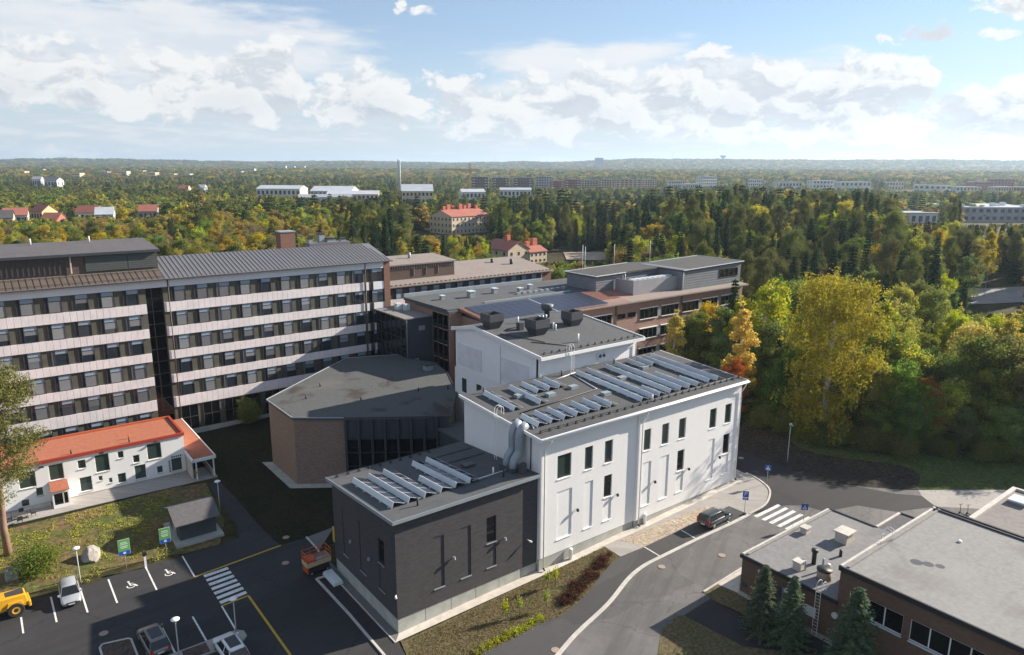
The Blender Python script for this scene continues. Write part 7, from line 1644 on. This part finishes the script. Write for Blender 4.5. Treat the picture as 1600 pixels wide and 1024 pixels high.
def lamp(label, x, y, h, head='disc', group='lamp posts'):
    t = thing('lamp_post', label, 'lamp post', (x, y, T(x)), 0, group)
    MB().tube([(0, 0, 0), (0, 0, .9), (0, 0, h)], [.075, .06, .045], 8).build('post', M['galv_pole'], t, smooth=True, local=True)
    if head == 'disc': MB().lathe([(.05, h - .25), (.10, h - .02), (.34, h + .05), (.36, h + .11), (.20, h + .20), (.03, h + .22)], 16).build('lamp_head', M['white_metal'], t, smooth=True, local=True)
    elif head == 'arm': MB().tube([(0, 0, h - .4), (0, 0, h), (.5, -.3, h + .15), (1.9, -1.2, h + .2)], .05, 6).build('arm', M['galv_pole'], t, local=True); MB().box(1.6, 2.4, -1.5, -1.1, h + .12, h + .24).build('lamp_head', M['galv'], t, local=True)
    else: MB().box(-.16, .16, -.16, .16, h, h + .28).build('lamp_head', M['galv_pole'], t, local=True, bevel=.03); MB().box(-.1, .1, -.34, -.1, h + .02, h + .12).build('lamp_arm', M['galv'], t, local=True)
    return t
lamp('lamp post by the silver hatchback', *(-21.54,26.46), 3.75); lamp('lamp post on the paved median between the lower stalls', *(-16.41,8.63), 3.5); lamp('lamp post beside the dark shed', *(-5.91,33.8), 3.9); lamp('lamp post at the median tip by the yellow line', (-11.51,9.05)[0], (-11.51,9.05)[1], 3.3)
lamp('lamp post on the dark soil bank at the forest edge', *(59.26,-1.43), 5.3, 'box')
for px, h, lb in (((208.38,86.01,6.65), 9.5, 'street lamp with a long arm in the wood behind the big birch'), ((197.17,47.98,3.62), 10.5, 'street lamp with a long arm between the pines'), ((204.49,27.23,2.08), 9.0, 'street lamp on the back road at the right edge'), ((268.35,43.77,6.6), 8.0, 'street lamp by the back lawn at the right edge')): lamp(lb, px[0], px[1], h, 'arm', 'street lamps in the wood').location.z = max(ground_far(px[0], px[1]), 1.85)
x_, y_ = (-15.71,25.63)
pm = thing('charging_post', 'short white post with black head between the sign poles', 'post', (x_, y_, 0)); MB().box(-.1, .1, -.07, .07, 0, 1.35).build('post', M['white_metal'], pm, local=True); MB().box(-.2, .2, -.14, .14, 1.35, 1.8).build('meter_head', M['sign_black'], pm, local=True, bevel=.03)
def boulder(label, x, y, sx_, sy_, sz_, seed):
    r_ = random.Random(seed); bm = bmesh.new(); bmesh.ops.create_icosphere(bm, subdivisions=4, radius=1.0)
    pl = [(Vector((r_.gauss(0, 1), r_.gauss(0, 1), r_.gauss(.1, .8))).normalized(), r_.uniform(.62, .92)) for _ in range(18)]
    for v in bm.verts:
        d_ = v.co.normalized(); k = 1.0
        for n_, c_ in pl:
            dt = d_.dot(n_)
            if dt > .05: k = min(k, c_ / dt)
        v.co = d_ * (k + .05 * mnoise.noise(d_ * 2.6 + Vector((seed, 0, 0))) + .02 * mnoise.noise(d_ * 9))
        v.co = Vector((v.co.x * sx_, v.co.y * sy_, max(-.25, v.co.z) * sz_))
    me = bpy.data.meshes.new('boulder'); bm.to_mesh(me); bm.free(); me.materials.append(M['stone'])
    o = inst('boulder', me, None, (x, y, .12), r_.uniform(0, 6)); tag(o, label, 'boulder', 'boulders on the lawn')
boulder('large grey boulder right of the olive shrub', (-19.92,30.51)[0], (-19.92,30.51)[1] + .6, 1.5, 1.05, 1.25, 4); boulder('round grey boulder left of the olive shrub', (-26.81,31.3)[0], (-26.81,31.3)[1] + .4, 1.25, 1.1, 1.35, 9)
tb_ = thing('picnic_table', 'grey garden table with four chairs by the white house', 'table', (-25.2, 45.9, 0), .3)
MB().box(-.7, .7, -.4, .4, .70, .75).build('table_top', M['dark_frame'], tb_, local=True)
for a in (-.6, .6):
    for b in (-.32, .32): MB().tube([(a, b, 0), (a * .9, b * .9, .7)], .03, 5).build('leg', M['dark_frame'], tb_, local=True)
for k, (x_, y_, a) in enumerate(((-26.4, 46.0, 1.6), (-24.0, 46.0, -1.5), (-25.1, 46.9, 3.2), (-25.4, 44.9, 0.1))):
    ct = thing('garden_chair', ['dark garden chair left of the garden table', 'dark garden chair right of the garden table', 'dark garden chair behind the garden table', 'dark garden chair before the garden table'][k], 'chair', (x_, y_, 0), a, 'garden chairs')
    MB().box(-.25, .25, -.25, .25, .42, .46).build('seat', M['black_metal'], ct, local=True); MB().box(-.25, .25, -.28, -.24, .46, .95).build('backrest', M['black_metal'], ct, local=True)
    for s_ in (-.22, .22):
        for q_ in (-.22, .22): MB().tube([(s_, q_, 0), (s_, q_, .42)], .02, 4).build('leg', M['black_metal'], ct, local=True)
for k, (x_, y_) in enumerate(((61.6, -22.5), (62.1, -23.1))):
    sc_ = thing('kick_scooter', ['kick scooter parked left by the skylit roof block', 'kick scooter parked right by the skylit roof block'][k], 'scooter', (x_, y_, 1.85), 1.1, 'parked scooters')
    MB().box(-.45, .45, -.09, .09, .12, .18).build('deck', M['black_metal'], sc_, local=True); MB().tube([(.42, 0, .15), (.52, 0, 1.15)], .03, 6).build('stem', M['black_metal'], sc_, local=True); MB().tube([(.5, -.28, 1.15), (.5, .28, 1.15)], .022, 5).build('handlebar', M['black_metal'], sc_, local=True)
    for wx in (-.5, .52): MB().cyl((wx, -.03, .11), (wx, .03, .11), .11, n=12).build('wheel', M['tyre'], sc_, local=True)
# yellow warning sign on the paved entrance
one('warning_board', MB().box((2,18.24)[0] - .05, (2,18.24)[0], (2,18.24)[1] - .3, (2,18.24)[1] + .3, .3, 2.1), M['sign_yellow'], 'tall narrow yellow board at the far corner of the charcoal wing', 'board')

# ------------------------------------------------------------------ low planting
rp_ = random.Random(21)
shr = [quads_mesh('small_shrub', *(lambda n, s, k: (np.stack([np.random.default_rng(k).normal(size=n) * s * .5, np.random.default_rng(k + 1).normal(size=n) * s * .5, np.abs(np.random.default_rng(k + 2).normal(size=n)) * s * .55 + .05], 1).astype(np.float32), *leaf_axes(n, .085)))(260, .5, 60 + 3 * k), LM[c_]) for k, c_ in enumerate(('lime', 'lime', 'barberry'))]
edge_pts = [Vector(p_) for p_ in front_edge]
k = 0
for px_ in ((745, 1020), (756, 1015), (767, 1010), (778, 1005), (790, 998), (801, 992), (810, 987), (821, 981), (829, 975), (836, 970), (843, 966)): pass
for p_ in ((3.99,-6.54), (4.71,-6.48), (5.43,-6.52), (6.26,-6.43), (7.01,-6.47), (7.57,-6.48), (8.19,-6.52), (8.77,-6.52), (9.45,-6.49), (10.16,-6.36), (10.82,-6.29), (11.38,-6.26)):
    tag(inst('small_shrub', shr[k % 2], None, (p_[0], p_[1], T(p_[0])), k * 1.3, rp_.uniform(.55, .95)), 'small lime green shrub in the row along the lawn edge', 'shrub', 'lime shrubs along the lawn edge'); k += 1
for i in range(46):
    t_ = i / 45; a = Vector((14.45,-5.98)).lerp(Vector((23.29,-2.91)), t_); x_, y_ = a.x + rp_.gauss(0, .35), a.y + rp_.gauss(0, .3)
    tag(inst('barberry_bush', shr[2], None, (x_, y_, T(x_)), rp_.uniform(0, 6), rp_.uniform(.55, 1.0)), 'dark red twiggy bush in the bed by the road bend', 'shrub', 'red bushes in the bed by the road bend')
for i, p_ in enumerate(((8.82,-4.34), (10.19,-4.7), (12.77,-5.52), (15.92,-3.16), (14.94,-3.04))):
    sp = thing('sapling', ['thin sapling nearest the charcoal wall on the front lawn', 'thin leaning sapling near the lime shrubs', 'thin sapling by the red bushes on the lawn', 'yellow green sapling below the white wall', 'thin bare sapling by the yellow green one'][i], 'sapling', (p_[0], p_[1], T(p_[0])), i, 'saplings on the front lawn')
    MB().tube([(0, 0, 0), (.05, 0, 1.8)], .025, 5).build('stem', M['bark_dark'], sp, local=True); o = inst('crown', shr[1], sp, (0, 0, .9), 0, (.6, .6, 1.6))
def weeds(name, pts, size, lk, label):
    C = np.array(pts, np.float32); n = len(C); U_, V_ = leaf_axes(n, size, up=1.2)
    tag(inst(name, quads_mesh(name, C, U_, V_, LM[lk])), label, None, None, 'stuff')
lawn_poly = [(-34, 28), (-24.1,26.03), (-17.28,26.34), (-11.65,26.58), (-13.0, 29.5), (-13.2, 34), (-9, 43.5), (-34, 44)]
pts = []
while len(pts) < 9000:
    x_, y_ = rp_.uniform(-34, -8), rp_.uniform(26, 44.5)
    if not inside((x_, y_), lawn_poly): continue
    v = mnoise.noise(Vector((x_ / 2.6, y_ / 2.6, 0))) + .35 * mnoise.noise(Vector((x_, y_, 4)))
    if v < .12 - .25 * (y_ > 36): continue
    for _ in range(4): pts.append((x_ + rp_.gauss(0, .14), y_ + rp_.gauss(0, .14), .04 + abs(rp_.gauss(0, .10))))
weeds('weeds', pts[:7000], .085, 'lime', 'leafy lime green weeds scattered over the dry lawn')
pts = []
fl = [(0.4, -1.4), (-1.08,-3.97)] + front_edge + [(24.64,-1.05)]
while len(pts) < 14000:
    x_, y_ = rp_.uniform(-3, 28), rp_.uniform(-14, -1)
    if inside((x_, y_), fl): pts.append((x_, y_, T(x_) + .03 + abs(rp_.gauss(0, .04))))
weeds('grass_tufts', pts, .055, 'brown', 'short dry grass tufts on the front lawn')
pts = []
for i in range(4000):
    t_ = rp_.random(); a = Vector((67.5, 14)).lerp(Vector((72, -16)), t_); x_, y_ = a.x + rp_.gauss(-2, 3), a.y + rp_.gauss(0, 3)
    pts.append((x_, y_, 1.88 + rp_.random() * .05))
weeds('fallen_leaves', pts, .075, 'brown', 'fallen brown leaves on the soil bank')

# ------------------------------------------------------------------ air
hz_m = bpy.data.materials.new('haze'); hz_m.use_nodes = True; hn = NT(hz_m.node_tree); hz_m.node_tree.nodes.clear()
pv_ = hn.n('ShaderNodeVolumePrincipled', ins={'Color': (.62, .80, 1.0), 'Density': 8.5e-5, 'Anisotropy': .35})
ho = hn.n('ShaderNodeOutputMaterial'); hz_m.node_tree.links.new(pv_.outputs[0], ho.inputs['Volume'])
hb = inst('haze', MB().box(-16000, 17000, -7000, 17000, -1.5, 235).mesh('haze', hz_m)); hb['kind'] = 'stuff'
